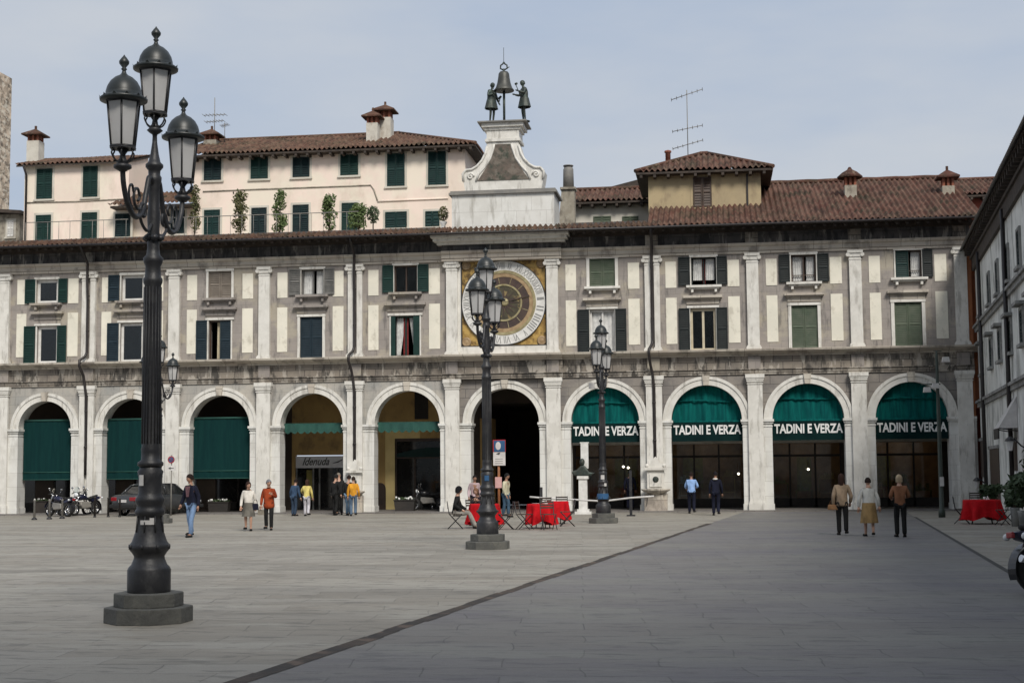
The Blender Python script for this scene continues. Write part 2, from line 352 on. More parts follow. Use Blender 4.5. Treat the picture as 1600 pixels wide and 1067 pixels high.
    def build(s, name, m=None, parent=None, bevel=0.):
        me = bpy.data.meshes.new(name)
        off = wl(parent) if parent else Vector((0, 0, 0))
        me.from_pydata([(p[0] - off.x, p[1] - off.y, p[2] - off.z) for p in s.v], [], s.f)
        ms = m if isinstance(m, (list, tuple)) else [m]
        for x in ms:
            if x is not None: me.materials.append(MATS[x] if isinstance(x, str) else x)
        me.polygons.foreach_set('use_smooth', s.sm)
        if len(ms) > 1: me.polygons.foreach_set('material_index', s.mi)
        if s.tone:
            a = me.attributes.new('tone', 'FLOAT', 'POINT'); a.data.foreach_set('value', s.tone)
        me.update()
        o = bpy.data.objects.new(name, me); COL.objects.link(o)
        if parent: o.parent = parent; WLOC[o.name] = off
        if bevel:
            bv = o.modifiers.new('bevel', 'BEVEL'); bv.width = bevel; bv.segments = 2; bv.limit_method = 'ANGLE'
        return o
    def build_top(s, name, m, base, label, cat, group=None):
        base = Vector(base); s.v = [(p[0] - base.x, p[1] - base.y, p[2] - base.z) for p in s.v]
        o = s.build(name, m); o.location = base; tag(o, label, cat, group); return o

def text_geo(txt, width, height, shear=0., bold=.0, extrude=.01):
    c = bpy.data.curves.new('t', 'FONT'); c.body = txt; c.size = 1; c.extrude = extrude; c.offset = bold; c.shear = shear; c.resolution_u = 3
    o = bpy.data.objects.new('t', c); COL.objects.link(o); bpy.context.view_layer.update()
    me = bpy.data.meshes.new_from_object(o.evaluated_get(bpy.context.evaluated_depsgraph_get()))
    vs = [v.co.copy() for v in me.vertices]; fs = [tuple(p.vertices) for p in me.polygons]
    bpy.data.objects.remove(o); bpy.data.curves.remove(c); bpy.data.meshes.remove(me)
    x0 = min(v.x for v in vs); x1 = max(v.x for v in vs); y0 = min(v.y for v in vs); y1 = max(v.y for v in vs)
    kx = width / (x1 - x0) if width else height / (y1 - y0); ky = height / (y1 - y0)
    return [((v.x - x0) * kx - (x1 - x0) * kx / 2, v.z, (v.y - y0) * ky) for v in vs], fs   # in x, (depth), z

def copy_tree(o, parent=None):
    c = o.copy(); COL.objects.link(c)
    if parent: c.parent = parent
    for ch in list(o.children): copy_tree(ch, c)
    return c

def struct(name, mb, m):
    o = mb.build(name, m); o['kind'] = 'structure'; return o

def tile_slope(mb, o, u, up, W, Ls, hl=0., hr=0., pitch=.23, amp=.06, seed=1):
    """corrugated clay tiles. o eave start, u unit along the eave, up unit up the slope, W width, Ls slope length,
    hl / hr how far the ends lean in over the slope length (hips)"""
    rn = random.Random(seed)
    o = Vector(o); u = Vector(u); up = Vector(up); nrm = u.cross(up).normalized()
    if nrm.z < 0: nrm = -nrm
    nc = max(2, int(W / pitch)); sub = 6
    rows = max(2, int(Ls / .36))
    if mb.tone is None: mb.tone = [0.] * len(mb.v)
    tones = {}
    cols = nc * sub + 1
    vs = []; fs = []
    for i in range(cols):
        x = W * i / (cols - 1)
        tm = 1.
        if hl > 0: tm = min(tm, x / hl)
        if hr > 0: tm = min(tm, (W - x) / hr)
        tm = max(tm, 0.)
        ph = (i % sub) / sub
        h = amp * math.cos(2 * PI * ph)
        ci = (i + sub // 2) // sub
        for j in range(rows * 2 + 1):
            t = min(j / (rows * 2), tm)
            rj = j // 2
            saw = .025 * (1 - (j % 2)) if j < rows * 2 else 0
            key = (ci, rj)
            if key not in tones: tones[key] = rn.random() ** 1.6
            p = o + u * x + up * (t * Ls) + nrm * (h + saw * .6 + .015 * math.sin(x * 1.7 + t * 5 + seed))
            vs.append(p); mb.tone.append(tones[key] if abs(h) > -1 else 0)
    nr = rows * 2 + 1
    for i in range(cols - 1):
        for j in range(nr - 1):
            a, b_, c, d = i * nr + j, (i + 1) * nr + j, (i + 1) * nr + j + 1, i * nr + j + 1
            if (vs[a] - vs[d]).length < 1e-6 and (vs[b_] - vs[c]).length < 1e-6: continue
            fs.append((a, b_, c, d))
    mb.add(vs, fs, True)
    return mb
def pad_tone(mb):
    if mb.tone is not None:
        while len(mb.tone) < len(mb.v): mb.tone.append(random.random() * .6)

# ================================================================ the setting
m = MB(); m.add([(-260, -260, 0), (260, -260, 0), (260, 260, 0), (-260, 260, 0)], [(0, 1, 2, 3)]); struct('ground', m, 'paving')
def strip(xa, ya, xb, yb, wd, z):          # a flat strip of width wd following a line
    k = MB(); n_ = 24; vs = []; fs = []
    for i in range(n_ + 1):
        t = i / n_; x = xa + (xb - xa) * t; y = ya + (yb - ya) * t
        vs += [(x - wd / 2, y, z), (x + wd / 2, y, z)]
    for i in range(n_): fs.append((2 * i, 2 * i + 1, 2 * i + 3, 2 * i + 2))
    return k.add(vs, fs)
lx = lambda y: -0.33 + (y + 14.8) * .0994   # line of the left gutter
rx = lambda y: 6.86 + (y + 9.2) * .0762     # line of the right gutter
m = MB(); m.add([(lx(-75), -75, .004), (rx(-75), -75, .004), (rx(-1.6), -1.6, .004), (lx(-1.6), -1.6, .004)], [(0, 1, 2, 3)]); struct('lane', m, 'lane_paving')
m = MB(); rn = random.Random(5); y = -14.7
while y > -66:      # gutter stones, each a little askew
    ln = rn.uniform(.5, 1.1); j = rn.uniform(-.015, .015); wd = rn.uniform(.07, .10) + max(0, -40 - y) * .0015
    m.add([(lx(y) - wd + j, y, .008), (lx(y - ln) - wd + j, y - ln, .008), (lx(y - ln) + wd + j, y - ln, .008), (lx(y) + wd + j, y, .008)], [(0, 1, 2, 3)])
    y -= ln + .012
struct('gutter', m, 'gutter_stone')
m = strip(rx(-9), -9, rx(-66), -66, .10, .008); struct('drain', m, 'gutter_dark')
m = MB(); m.box(-40, 11.0, -1.15, 5.0, 0, .05); struct('pavement', m, 'portico_paving')

# ================================================================ the arcaded loggia
PIL = [-36.25, -32.09, -28.03, -24.01, -19.83, -15.69, -11.36, -6.95, -2.64, 1.61, 5.89, 10.18]
DBL = {2, 5, 8}                                    # pilasters split by a downpipe
ARC = [-34.2, -30.05, -26.0, -21.86, -17.66, -13.38, -9.07, -4.75, -.44, 3.79, 8.03]
RAD = [1.42, 1.27, 1.32, 1.40, 1.43, 1.47, 1.50, 1.48, 1.50, 1.50, 1.50]
SPR = 3.84
XL, XR = -36.25, 10.62
lg = wthing('arcaded_loggia', 'long pale stone arcaded building with a clock over its central arch', 'arcade building', (-11, 2, 0))
# --- lower arcade
for i in range(11):
    c, r = ARC[i], RAD[i]; p0, p1 = PIL[i], PIL[i + 1]
    k = MB(); n_ = 28; top = 5.74
    pts = [(c + r * math.cos(PI - PI * j / n_), SPR + 1.0 * r * math.sin(PI * j / n_)) for j in range(n_ + 1)]
    out = [(p0, SPR)] + pts + [(p1, SPR), (p1, top), (p0, top)]
    for j in range(n_):
        (xa, za), (xb, zb) = pts[j], pts[j + 1]
        vs = [(xa, 0, za), (xb, 0, zb), (xb, 0, top), (xa, 0, top), (xa, .7, za), (xb, .7, zb), (xb, .7, top), (xa, .7, top)]
        k.add(vs, [(0, 1, 2, 3), (5, 4, 7, 6), (0, 4, 5, 1)])
    k.box(p0, c - r, 0, .7, SPR + .001, top); k.box(c + r, p1, 0, .7, SPR + .001, top)
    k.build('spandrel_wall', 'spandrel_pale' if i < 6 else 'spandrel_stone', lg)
    # archivolt
    a = MB(); R1 = r + .35
    for j in range(n_):
        t0, t1 = PI * j / n_, PI * (j + 1) / n_
        for (ra, rb, ya, yb) in ((r - .02, r + .22, -.09, .02), (r + .22, R1, -.13, .02)):
            q = [(c + rr * math.cos(t), SPR + rr * math.sin(t)) for rr, t in ((ra, t0), (ra, t1), (rb, t1), (rb, t0))]
            vs = [(x, ya, z) for x, z in q] + [(x, yb, z) for x, z in q]
            a.add(vs, [(0, 1, 2, 3), (0, 4, 5, 1), (2, 6, 7, 3)])
    # soffit band of the arch in the same marble
    for j in range(n_):
        t0, t1 = PI * j / n_, PI * (j + 1) / n_; rr = r - .012
        a.add([(c + rr * math.cos(t0), .0, SPR + rr * math.sin(t0)), (c + rr * math.cos(t1), .0, SPR + rr * math.sin(t1)), (c + rr * math.cos(t1), .69, SPR + rr * math.sin(t1)), (c + rr * math.cos(t0), .69, SPR + rr * math.sin(t0))], [(3, 2, 1, 0)])
    a.build('archivolt', 'marble_plain', lg)
    s = MB(); s.prism([(c - .11, SPR + r - .03), (c + .11, SPR + r - .03), (c + .16, SPR + R1 + .03), (c - .16, SPR + R1 + .03)], -.19, -.02)
    s.build('keystone', 'architrave_stone', lg)
for i in range(12):
    p = PIL[i]
    xa = ARC[i - 1] + RAD[i - 1] if i > 0 else p - .3
    xb = ARC[i] - RAD[i] if i < 11 else XR
    k = MB(); k.box(xa, xb, -.06, .72, 0.05, SPR)
    # imposts
    for (z0, z1, pr) in ((3.52, 3.58, .025), (3.66, 3.74, .06), (3.74, SPR + .005, .11)):
        if i > 0: k.box(xa - pr * .7, p - .30, -.06 - pr, .72 + pr * .3, z0, z1)
        if i < 11: k.box(p + .30, xb + pr * .7, -.06 - pr, .72 + pr * .3, z0, z1)
        else: k.box(p + .30, xb, -.06 - pr, .72, z0, z1)
    k.box(xa - .03, xb + .03, -.10, .74, .051, .30)
    k.build('pier', 'marble', lg)
    q = MB()
    segs = [(p - .31, p + .31)] if i not in DBL else [(p - .34, p - .07), (p + .07, p + .34)]
    for (a, b) in segs:
        q.box(a, b, -.20, -.055, .05, 5.42)
        q.box(a - .05, b + .05, -.25, -.05, .052, .34)
        q.box(a - .025, b + .025, -.225, -.05, .34, .42)
        q.box(a - .03, b + .03, -.23, -.05, 5.32, 5.36)
        q.box(a - .04, b + .04, -.25, -.05, 5.42, 5.50)
        q.box(a - .09, b + .09, -.30, -.05, 5.58, 5.739)
        q.box(a - .06, b + .06, -.27, -.05, 5.50, 5.58)
    q.build('pilaster', 'marble_plain', lg)
    # upper order
    q = MB()
    segs = [(p - .25, p + .25)] if i not in DBL else [(p - .32, p - .08), (p + .08, p + .32)]
    for (a, b) in segs:
        q.box(a, b, -.16, .02, 6.96, 10.62)
        q.box(a - .07, b + .07, -.24, .02, 6.80, 6.90); q.box(a - .04, b + .04, -.20, .02, 6.90, 6.96)
        q.box(a - .02, b + .02, -.18, .02, 10.50, 10.53)
        q.box(a - .07, b + .07, -.25, .02, 10.78, 10.90)
        q.box(a - .03, b + .03, -.20, .02, 10.62, 10.78)
        for xx in ((a - .05), (b + .05)):
            q.prism([(xx + .085 * math.cos(t * PI / 5), 10.71 + .085 * math.sin(t * PI / 5)) for t in range(10)], -.235, .0)
    q.build('upper_pilaster', 'marble_plain', lg)

def molding(prof, x0, x1, name, m, res=None):
    """stepped profile [(depth, z)] run along x; res: (xa, xb, extra) projecting piece"""
    k = MB()
    parts = [(x0, x1, 0)] if not res else [(x0, res[0], 0), (res[0], res[1], res[2]), (res[1], x1, 0)]
    for (a, b, e) in parts:
        poly = [(.3, prof[0][1])] + [(-d - e, z) for d, z in prof] + [(.3, prof[-1][1])]
        k.prism(poly, a, b, axis='x')
    return k.build(name, m, lg)
CB = (PIL[6] - .42, PIL[7] + .42)
molding([(.06, 5.741), (.06, 5.83), (.09, 5.83), (.09, 5.92), (.14, 5.94), (.14, 5.98)], XL, XR, 'architrave', 'frieze_stone', (CB[0], CB[1], .18))
molding([(.02, 5.98), (.02, 6.52)], XL, XR, 'frieze', 'frieze_stone', (CB[0], CB[1], .16))
molding([(.06, 6.52), (.08, 6.60), (.26, 6.64), (.30, 6.69), (.46, 6.71), (.48, 6.785), (.44, 6.80)], XL, XR + .2, 'string_course', 'architrave_stone', (CB[0], CB[1], .2))
# little triglyph blocks (light patches) on the lower frieze over the clock arch and at the pilasters
for i in range(12):
    k = MB(); k.box(PIL[i] - .26, PIL[i] + .26, -.10 if i not in (6, 7) else -.26, -.015, 5.985, 6.495); k.build('frieze_block', 'grey_stone', lg)

# --- upper wall with real openings
# (hole px rect, closed?, closed shutter material, surround, open shutters [(x0,x1)], shutter mat, casement, curtain)
WIN = {
 1: [((57, 91, 437, 474), dict(case='white_paint', sh=[(40, 56), (92, 106)], sm='shutter_green', cw=.13)),
     ((58, 90, 510, 569), dict(case='white_paint', sh=[(38, 55), (90, 104)], sm='shutter_green', cw=.12))],
 2: [((190, 225, 430, 470), dict(case='white_paint', sh=[(170, 187), (227, 243)], sm='shutter_blue', cw=.12)),
     ((188, 223, 505, 567), dict(case='white_paint', sh=[(168, 186), (225, 242)], sm='shutter_blue', cw=.11))],
 3: [((326, 362, 424, 466), dict(closed='shutter_taupe', sur=.1)),
     ((326, 361, 501, 563), dict(case='brown_paint', sh=[(307, 324)], sm='shutter_blue', half='shutter_blue', cur='cream_paint', sur=.06))],
 4: [((471, 506, 421, 461), dict(case='shutter_grey', sh=[(452, 470), (507, 523)], sm='shutter_grey', cur='curtain_white')),
     ((469, 504, 495, 562), dict(closed='shutter_blue', sur=.12))],
 5: [((616, 652, 415, 457), dict(case='brown_paint', sh=[(598, 615), (653, 670)], sm='shutter_green')),
     ((611, 656, 494, 557), dict(case='shutter_green', ins='shutter_green', cur='red_lace'))],
 7: [((921, 961, 404, 448), dict(closed='shutter_olive', sur=.13)),
     ((922, 961, 484, 549), dict(case='white_paint', sh=[(903, 921), (962, 979)], sm='shutter_black', cur='curtain_white', cw=.08))],
 8: [((1080, 1119, 402, 446), dict(case='shutter_black', sh=[(1060, 1078), (1120, 1136)], sm='shutter_black', cur='red_mix')),
     ((1079, 1119, 482, 547), dict(case='cream_paint', sh=[(1061, 1078), (1120, 1137)], sm='shutter_black', cw=.1))],
 9: [((1236, 1275, 398, 441), dict(case='brown_paint', sh=[(1217, 1234), (1277, 1295)], sm='shutter_black', cur='curtain_white', cw=.07)),
     ((1237, 1278, 477, 544), dict(closed='shutter_olive', sur=.13))],
 10: [((1399, 1440, 391, 434), dict(case='brown_paint', sh=[(1441, 1457)], sm='shutter_black', half='shutter_teal', halfleft=True, cur='curtain_white', sur=.06)),
     ((1398, 1441, 472, 541), dict(closed='shutter_olive', sur=.14))],
}
WIN[0] = [((-75, -41, 443, 480), dict(closed='shutter_green', sur=.1)), ((-75, -41, 515, 574), dict(closed='shutter_green', sur=.1))]
def louvre(mb, x0, x1, y0, y1, z0, z1, pitch=.075, mi=0):
    """louvred leaf: stiles, rails and slanted slats between the depths y0 (front) and y1"""
    st = min(.055, (x1 - x0) * .16); zm = (z0 + z1) / 2
    mb.box(x0, x0 + st, y0, y1, z0, z1, mi); mb.box(x1 - st, x1, y0, y1, z0, z1, mi)
    for z in (z0, zm - .03, z1 - .06): mb.box(x0 + st, x1 - st, y0 + .002, y1 - .002, z, z + .06, mi)
    for (a, b) in ((z0 + .06, zm - .03), (zm + .03, z1 - .06)):
        n_ = max(1, int((b - a) / pitch)); h = (b - a) / n_
        for i in range(n_):
            z = a + i * h
            mb.add([(x0 + st, y0 + .006, z), (x1 - st, y0 + .006, z), (x1 - st, y1 - .006, z + h * 1.02), (x0 + st, y1 - .006, z + h * 1.02)], [(0, 1, 2, 3)], mi=mi)
    mb.box(x0 + st, x1 - st, y1 - .005, y1 - .003, z0 + .05, z1 - .05, mi)
WALLTOP = 11.0
rooms = MB()
for i in range(11):
    p0, p1 = PIL[i], PIL[i + 1]
    if i == 6: continue
    holes = []
    for (x0, x1, y0, y1), d in WIN[i]:
        xm, ym = (x0 + x1) / 2, (y0 + y1) / 2
        holes.append((at(x0, ym)[0], at(x1, ym)[0], at(xm, y1)[1], at(xm, y0)[1], d))
    up, lo = holes
    lo = (lo[0], lo[1], 6.80, lo[3], lo[4])
    k = MB()
    k.box(p0, p1, 0, .45, lo[3], up[2]); k.box(p0, p1, 0, .45, up[3], WALLTOP)
    k.box(p0, lo[0], 0, .45, 6.79, lo[3]); k.box(lo[1], p1, 0, .45, 6.79, lo[3])
    k.box(p0, up[0], 0, .45, up[2], up[3]); k.box(up[1], p1, 0, .45, up[2], up[3])
    k.build('upper_wall', 'grey_stone', lg)
    # cream panels
    pz = [at(1048, yy)[1] for yy in (450, 409, 537.5, 465.5)]
    for (za, zb) in ((pz[0], pz[1]), (pz[2], pz[3])):
        for (xa, xb) in ((p0 + .57, p0 + 1.03), (p1 - 1.04, p1 - .55)):
            q = MB(); q.box(xa, xb, -.022, .01, za, zb); q.build('stone_panel', 'panel_stone', lg)
    for row, (x0, x1, z0, z1, d) in enumerate((up, lo)):
        cl = d.get('closed'); W = MB(); wd = .07
        if cl:
            wf = MB(); louvre(wf, x0 + .01, (x0 + x1) / 2 - .006, .03, .075, z0 + .01, z1 - .01); louvre(wf, (x0 + x1) / 2 + .006, x1 - .01, .03, .075, z0 + .01, z1 - .01)
            win = wf.build('window', cl, lg)
        else:
            cw = d.get('cw', .06)
            W.box(x0, x0 + cw, .12, .19, z0, z1); W.box(x1 - cw, x1, .12, .19, z0, z1)
            W.box(x0 + cw, x1 - cw, .12, .19, z1 - cw, z1); W.box(x0 + cw, x1 - cw, .12, .19, z0, z0 + cw)
            xm = (x0 + x1) / 2
            if d['case'] not in ('white_paint',) or cw < .1: W.box(xm - cw * .5, xm + cw * .5, .125, .185, z0 + cw, z1 - cw)
            if i in (9, 10) and row == 0: W.box(x0 + cw, x1 - cw, .13, .18, z0 + .3, z0 + .33)
            win = W.build('window', d['case'], lg)
            cur = d.get('cur')
            if not cur: g = MB(); g.box(x0 + cw, x1 - cw, .15, .156, z0 + cw, z1 - cw); g.build('pane', 'glass', win)
            def drape(xa, xb, za, zb, m_, y=.235, taper=0.):
                c_ = MB(); n_ = 18; vs = []; fs = []
                for a in range(n_ + 1):
                    t = a / n_
                    for b in range(7):
                        s_ = b / 6
                        x = xa + (xb - xa) * (t if not taper else (t * (1 - taper * (1 - s_)) if taper > 0 else 1 - (1 - t) * (1 + taper * (1 - s_))))
                        vs.append((x, y + .025 * math.sin(t * 28 + s_), za + (zb - za) * s_))
                for a in range(n_):
                    for b in range(6): fs.append((a * 7 + b, (a + 1) * 7 + b, (a + 1) * 7 + b + 1, a * 7 + b + 1))
                c_.add(vs, fs, True); c_.build('curtain', m_, win)
            if cur == 'curtain_white': drape(x0 + .05, xm - .03 if row == 0 else x1 - .05, z0, z1, 'curtain_white'); (drape(xm + .12, x1 - .05, z0, z1, 'curtain_white') if row == 0 else None)
            elif cur == 'red_mix': drape(x0 + .08, xm - .07, z0 + .25, z1, 'curtain_white'); drape(xm - .06, xm + .07, z0 + .1, z1, 'curtain_red', .24); drape(xm + .08, x1 - .08, z0 + .25, z1, 'curtain_white')
            elif cur == 'red_lace': drape(x0 + .2, xm - .02, z0, z1, 'curtain_white', taper=.6); drape(xm - .13, xm + .10, z0, z1, 'curtain_red', .2); drape(xm + .12, x1 - .2, z0 + .4, z1, 'curtain_white', taper=-.6)
            elif cur: drape(xm - .2, xm + .02, z0, z1, cur)
            for (sa, sb) in d.get('sh', []):
                ym = (WIN[i][row][0][2] + WIN[i][row][0][3]) / 2
                s = MB(); louvre(s, at(sa, ym)[0], at(sb, ym)[0], -.085, -.035, z0 + .01, z1 + .02); s.build('shutter', d['sm'], win)
            if d.get('half'):
                s = MB(); 
                if d.get('halfleft'): louvre(s, x0 + .01, xm, .02, .065, z0 + .01, z1 - .01)
                else: louvre(s, xm, x1 - .01, .02, .065, z0 + .01, z1 - .01)
                s.build('shutter', d['half'], win)
            if d.get('ins'):
                s = MB(); s.box(x0 + .01, x0 + .20, -.06, .02, z0 + .01, z1 - .01); s.build('shutter', d['ins'], win)
                s = MB(); s.box(x1 - .28, x1 - .01, -.06, .02, z0 + .01, z1 - .01); s.build('shutter', d['ins'], win)
        sr = d.get('sur', .06)
        S = MB()
        if sr:
            S.box(x0 - sr, x0 - .001, -.05, .12, z0, z1); S.box(x1 + .001, x1 + sr, -.05, .12, z0, z1)
        if row == 0 or cl: S.box(x0 - sr - .02, x1 + sr + .02, -.07, .12, z1 + .001, z1 + .11)
        elif row == 1: S.box(x0 - .14, x1 + .14, -.06, .02, z1 + .03, z1 + .12)
        S.build('surround', 'marble_plain', win)
        if row == 0:
            S = MB(); S.box(x0 - .22, x1 + .22, -.24, .1, z0 - .10, z0 - .002); S.box(x0 - .12, x1 + .12, -.13, .0, z0 - .17, z0 - .101)
            for xx in (x0 - .02, x1 - .08): S.box(xx, xx + .1, -.16, 0, z0 - .3, z0 - .171)
            S.build('sill', 'marble_plain' if i > 6 else 'grey_stone', win)
        else:
            zh = at(1098, 464)[1]
            S = MB(); S.box(x0 - .28, x1 + .28, -.24, .01, zh - .05, zh + .05); S.box(x0 - .22, x1 + .22, -.17, .01, zh - .11, zh - .051); S.box(x0 - .15, x1 + .15, -.05, .01, zh - .30, zh - .111)
            S.build('hood', 'architrave_stone' if i > 6 else 'grey_stone', win)
# dark rooms behind the windows: floor, back, ends
k = MB(); k.box(XL, XR - .2, 3.2, 3.3, 6.8, 11.8); k.box(XL, XR - .2, .46, 3.2, 6.6, 6.7); k.box(XL, XR - .2, .46, 3.2, 11.6, 11.7)
for p in PIL: k.box(p - .1, p + .1, .46, 3.19, 6.71, 11.59)
k.build('room_walls', 'room_dark', lg)
k = MB(); k.box(XR - .18, XR, .0, 12, 0, 11.75); k.build('end_wall', 'orange_plaster', lg)
# --- top entablature
molding([(.08, 10.90), (.08, 11.02), (.12, 11.02), (.12, 11.18), (.20, 11.22), (.24, 11.30), (.24, 11.33)], XL, XR, 'architrave', 'architrave_stone', (CB[0], CB[1], .22))
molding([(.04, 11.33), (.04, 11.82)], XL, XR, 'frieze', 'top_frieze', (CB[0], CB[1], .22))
for i in range(12):
    if i in (6, 7): continue
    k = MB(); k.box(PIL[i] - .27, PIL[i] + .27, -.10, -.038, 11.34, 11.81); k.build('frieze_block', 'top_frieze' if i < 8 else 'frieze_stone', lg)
# clock bay cornice in stone
k = MB()
for (z0, z1, d) in ((11.60, 11.72, .45), (11.72, 11.86, .75), (11.86, 11.98, .95)):
    k.box(CB[0] - d * .4, CB[1] + d * .4, -d, .3, z0, z1)
k.build('cornice', 'marble_plain', lg)
# --- eaves: boards, rafters, tiles
for (xa, xb) in ((XL, CB[0] - .4), (CB[1] + .4, XR + .35)):
    k = MB(); k.add([(xa, -1.12, 11.90), (xb, -1.12, 11.90), (xb, .5, 12.5), (xa, .5, 12.5), (xa, -1.12, 11.95), (xb, -1.12, 11.95), (xb, .5, 12.55), (xa, .5, 12.55)],
          [(0, 3, 2, 1), (4, 5, 6, 7), (0, 1, 5, 4), (1, 2, 6, 5), (3, 0, 4, 7)])
    x = xa + .2
    while x < xb - .1:
        k.add([(x, -1.05, 11.80), (x + .1, -1.05, 11.80), (x + .1, .45, 12.3), (x, .45, 12.3), (x, -1.05, 11.91), (x + .1, -1.05, 11.91), (x + .1, .45, 12.48), (x, .45, 12.48)],
              [(0, 3, 2, 1), (0, 1, 5, 4), (1, 2, 6, 5), (3, 0, 4, 7)]); x += .42
    k.box(xa, xb, -.14, .3, 11.821, 12.05)
    k.build('eaves', 'dark_wood', lg)
# gutter along the eaves
k = MB(); k.tube([(XL, -1.2, 11.97), (XR + .35, -1.2, 11.97)], .055, 8); k.build('roof_gutter', 'pipe_metal', lg)
k = MB()
SL = math.atan(.404); upv = (0, math.cos(SL), math.sin(SL))
tile_slope(k, (XL, -1.18, 12.0), (1, 0, 0), upv, CB[0] - XL + .5, 1.0, seed=2)
tile_slope(k, (CB[0] - .3, -1.25, 12.01), (1, 0, 0), upv, CB[1] - CB[0] + .6, .9, seed=3)
tile_slope(k, (CB[1] - .1, -1.18, 12.0), (1, 0, 0), upv, -2.7 - CB[1] + .1, 1.0, seed=4)
pad_tone(k); k.build('roof', 'clay_tiles_dark', lg); k = MB()
tile_slope(k, (-2.75, -1.18, 12.02), (1, 0, 0), upv, XR + .35 + 2.75, 8.4, seed=5)
pad_tone(k)
rf = k.build('roof', 'clay_tiles', lg)
k = MB(); k.box(XL, -2.76, -.6, .44, 12.0, 12.12); k.build('roof_bed', 'dark_wood', lg)
k = MB(); zr = 12.02 + 8.4 * upv[2]; yr = -1.18 + 8.4 * upv[1]
k.tone = []; k.tube([(-2.75 + j * .45, yr, zr + .03 + .012 * math.sin(j * 2.1)) for j in range(31)], .11, 8); pad_tone(k)
k.build('ridge', 'clay_tiles', rf)
k = MB(); k.add([(-2.75, .4, 12.0), (XR, .4, 12.0), (XR, yr - .05, zr - .08), (-2.75, yr - .05, zr - .08), (XR, yr, 12.0), (-2.75, yr, 12)], [(1, 4, 2), (0, 3, 5), (4, 5, 3, 2)]); k.build('gable_wall', 'chimney_plaster', lg)
# roof chimneys: real places from their sight lines
def chimney(x, y, z0, z1, wd, cap, body, capm, parent, style=0):
    k = MB(); k.box(x - wd / 2, x + wd / 2, y - wd / 2, y + wd / 2, z0, z1); ch = k.build('chimney', body, parent, )
    k = MB()
    for dx in (-1, 0, 1):
        for dy in (-1, 0, 1):
            if dx == 0 and dy == 0: continue
            k.box(x + dx * wd * .38 - .05, x + dx * wd * .38 + .05, y + dy * wd * .38 - .05, y + dy * wd * .38 + .05, z1, z1 + cap)
    k.box(x - wd * .25, x + wd * .25, y - wd * .25, y + wd * .25, z1, z1 + cap)
    k.build('flue', 'brick_red', ch)
    k = MB(); e = wd * .5 + .22; zc = z1 + cap
    if style == 0:
        k.lathe([(e * 1.15, zc), (e * 1.18, zc + .06), (e * .7, zc + .26), (.12, zc + .38), (.05, zc + .5)], x, y, 12, smooth=False)
    else:
        k.add([(x - e, y - e, zc), (x + e, y - e, zc), (x + e, y + e, zc), (x - e, y + e, zc), (x - e, y - e, zc + .07), (x + e, y - e, zc + .07), (x + e, y + e, zc + .07), (x - e, y + e, zc + .07), (x, y, zc + .42)],
              [(0, 3, 2, 1), (0, 1, 5, 4), (1, 2, 6, 5), (2, 3, 7, 6), (3, 0, 4, 7), (4, 5, 8), (5, 6, 8), (6, 7, 8), (7, 4, 8)])
        k.box(x - .05, x + .05, y - .05, y + .05, zc + .38, zc + .56)
    k.build('chimney_cap', capm, ch)
    return ch
for (px, pt, pb, st) in ((1330, 289, 315, 0), (1483, 290, 315, 1)):
    x, zb = at(px, pb, 3.2); _, zt = at(px, pt, 3.2); chimney(x, 3.5, zb - .25, zt, .52, .36, 'chimney_plaster', 'clay_tiles', rf, st)

# --- downpipes
for i in DBL:
    p = PIL[i]; k = MB()
    k.tube([(p + .02, -1.15, 11.95), (p + .02, -.9, 11.7), (p + .02, -.36, 11.25), (p, -.33, 10.6), (p, -.24, 9.5), (p, -.24, 7.25), (p - .06, -.3, 7.05), (p - .16, -.64, 6.85), (p - .16, -.66, 6.6), (p - .12, -.3, 6.2), (p - .03, -.32, 5.75), (p, -.25, 5.3), (p, -.2, 3.0), (p, -.2, 1.75)], .062, 8)
    for z in (9.8, 8.2, 4.6, 3.0): k.lathe([(.08, -.03), (.08, .03)], p, -.22, 8, z)
    k.build('downpipe', 'pipe_metal', lg)

# --- clock bay
cx0, cx1 = at(720, 473)[0], at(854, 473)[0]; cz0, cz1 = at(787, 541)[1], at(787, 405)[1]
ccx, ccz = (cx0 + cx1) / 2, (cz0 + cz1) / 2; CR = (cx1 - cx0) / 2 * .985
k = MB(); p0, p1 = PIL[6], PIL[7]
k.box(p0, cx0, -.03, .45, 6.79, WALLTOP); k.box(cx1, p1, -.03, .45, 6.79, WALLTOP); k.box(cx0, cx1, -.03, .45, 6.79, cz0); k.box(cx0, cx1, -.03, .45, cz1, WALLTOP)
k.build('upper_wall', 'marble_plain', lg)
k = MB(); k.box(cx0 - .02, cx1 + .02, .10, .2, cz0 - .02, cz1 + .02); clk = k.build('clock', 'gold', lg)
k = MB()
for (a0, a1, b0, b1) in ((cx0, cx1, cz0, cz0 + .05), (cx0, cx1, cz1 - .05, cz1), (cx0, cx0 + .05, cz0 + .05, cz1 - .05), (cx1 - .05, cx1, cz0 + .05, cz1 - .05)): k.box(a0, a1, .02, .1, b0, b1)
k.build('clock_frame', 'numeral_black', clk)
def ring(r0, r1, y0, y1, name, m_, n_=64):
    q = MB(); vs = []; fs = []
    for j in range(n_):
        a = 2 * PI * j / n_; ca, sa = math.cos(a), math.sin(a)
        vs += [(ccx + r0 * ca, y0, ccz + r0 * sa), (ccx + r1 * ca, y0, ccz + r1 * sa), (ccx + r1 * ca, y1, ccz + r1 * sa), (ccx + r0 * ca, y1, ccz + r0 * sa)]
    for j in range(n_):
        a, b = j * 4, ((j + 1) % n_) * 4
        fs += [(a + 1, a, b, b + 1), (a + 2, a + 1, b + 1, b + 2), (a, a + 3, b + 3, b)]
    q.add(vs, fs); return q.build(name, m_, clk)
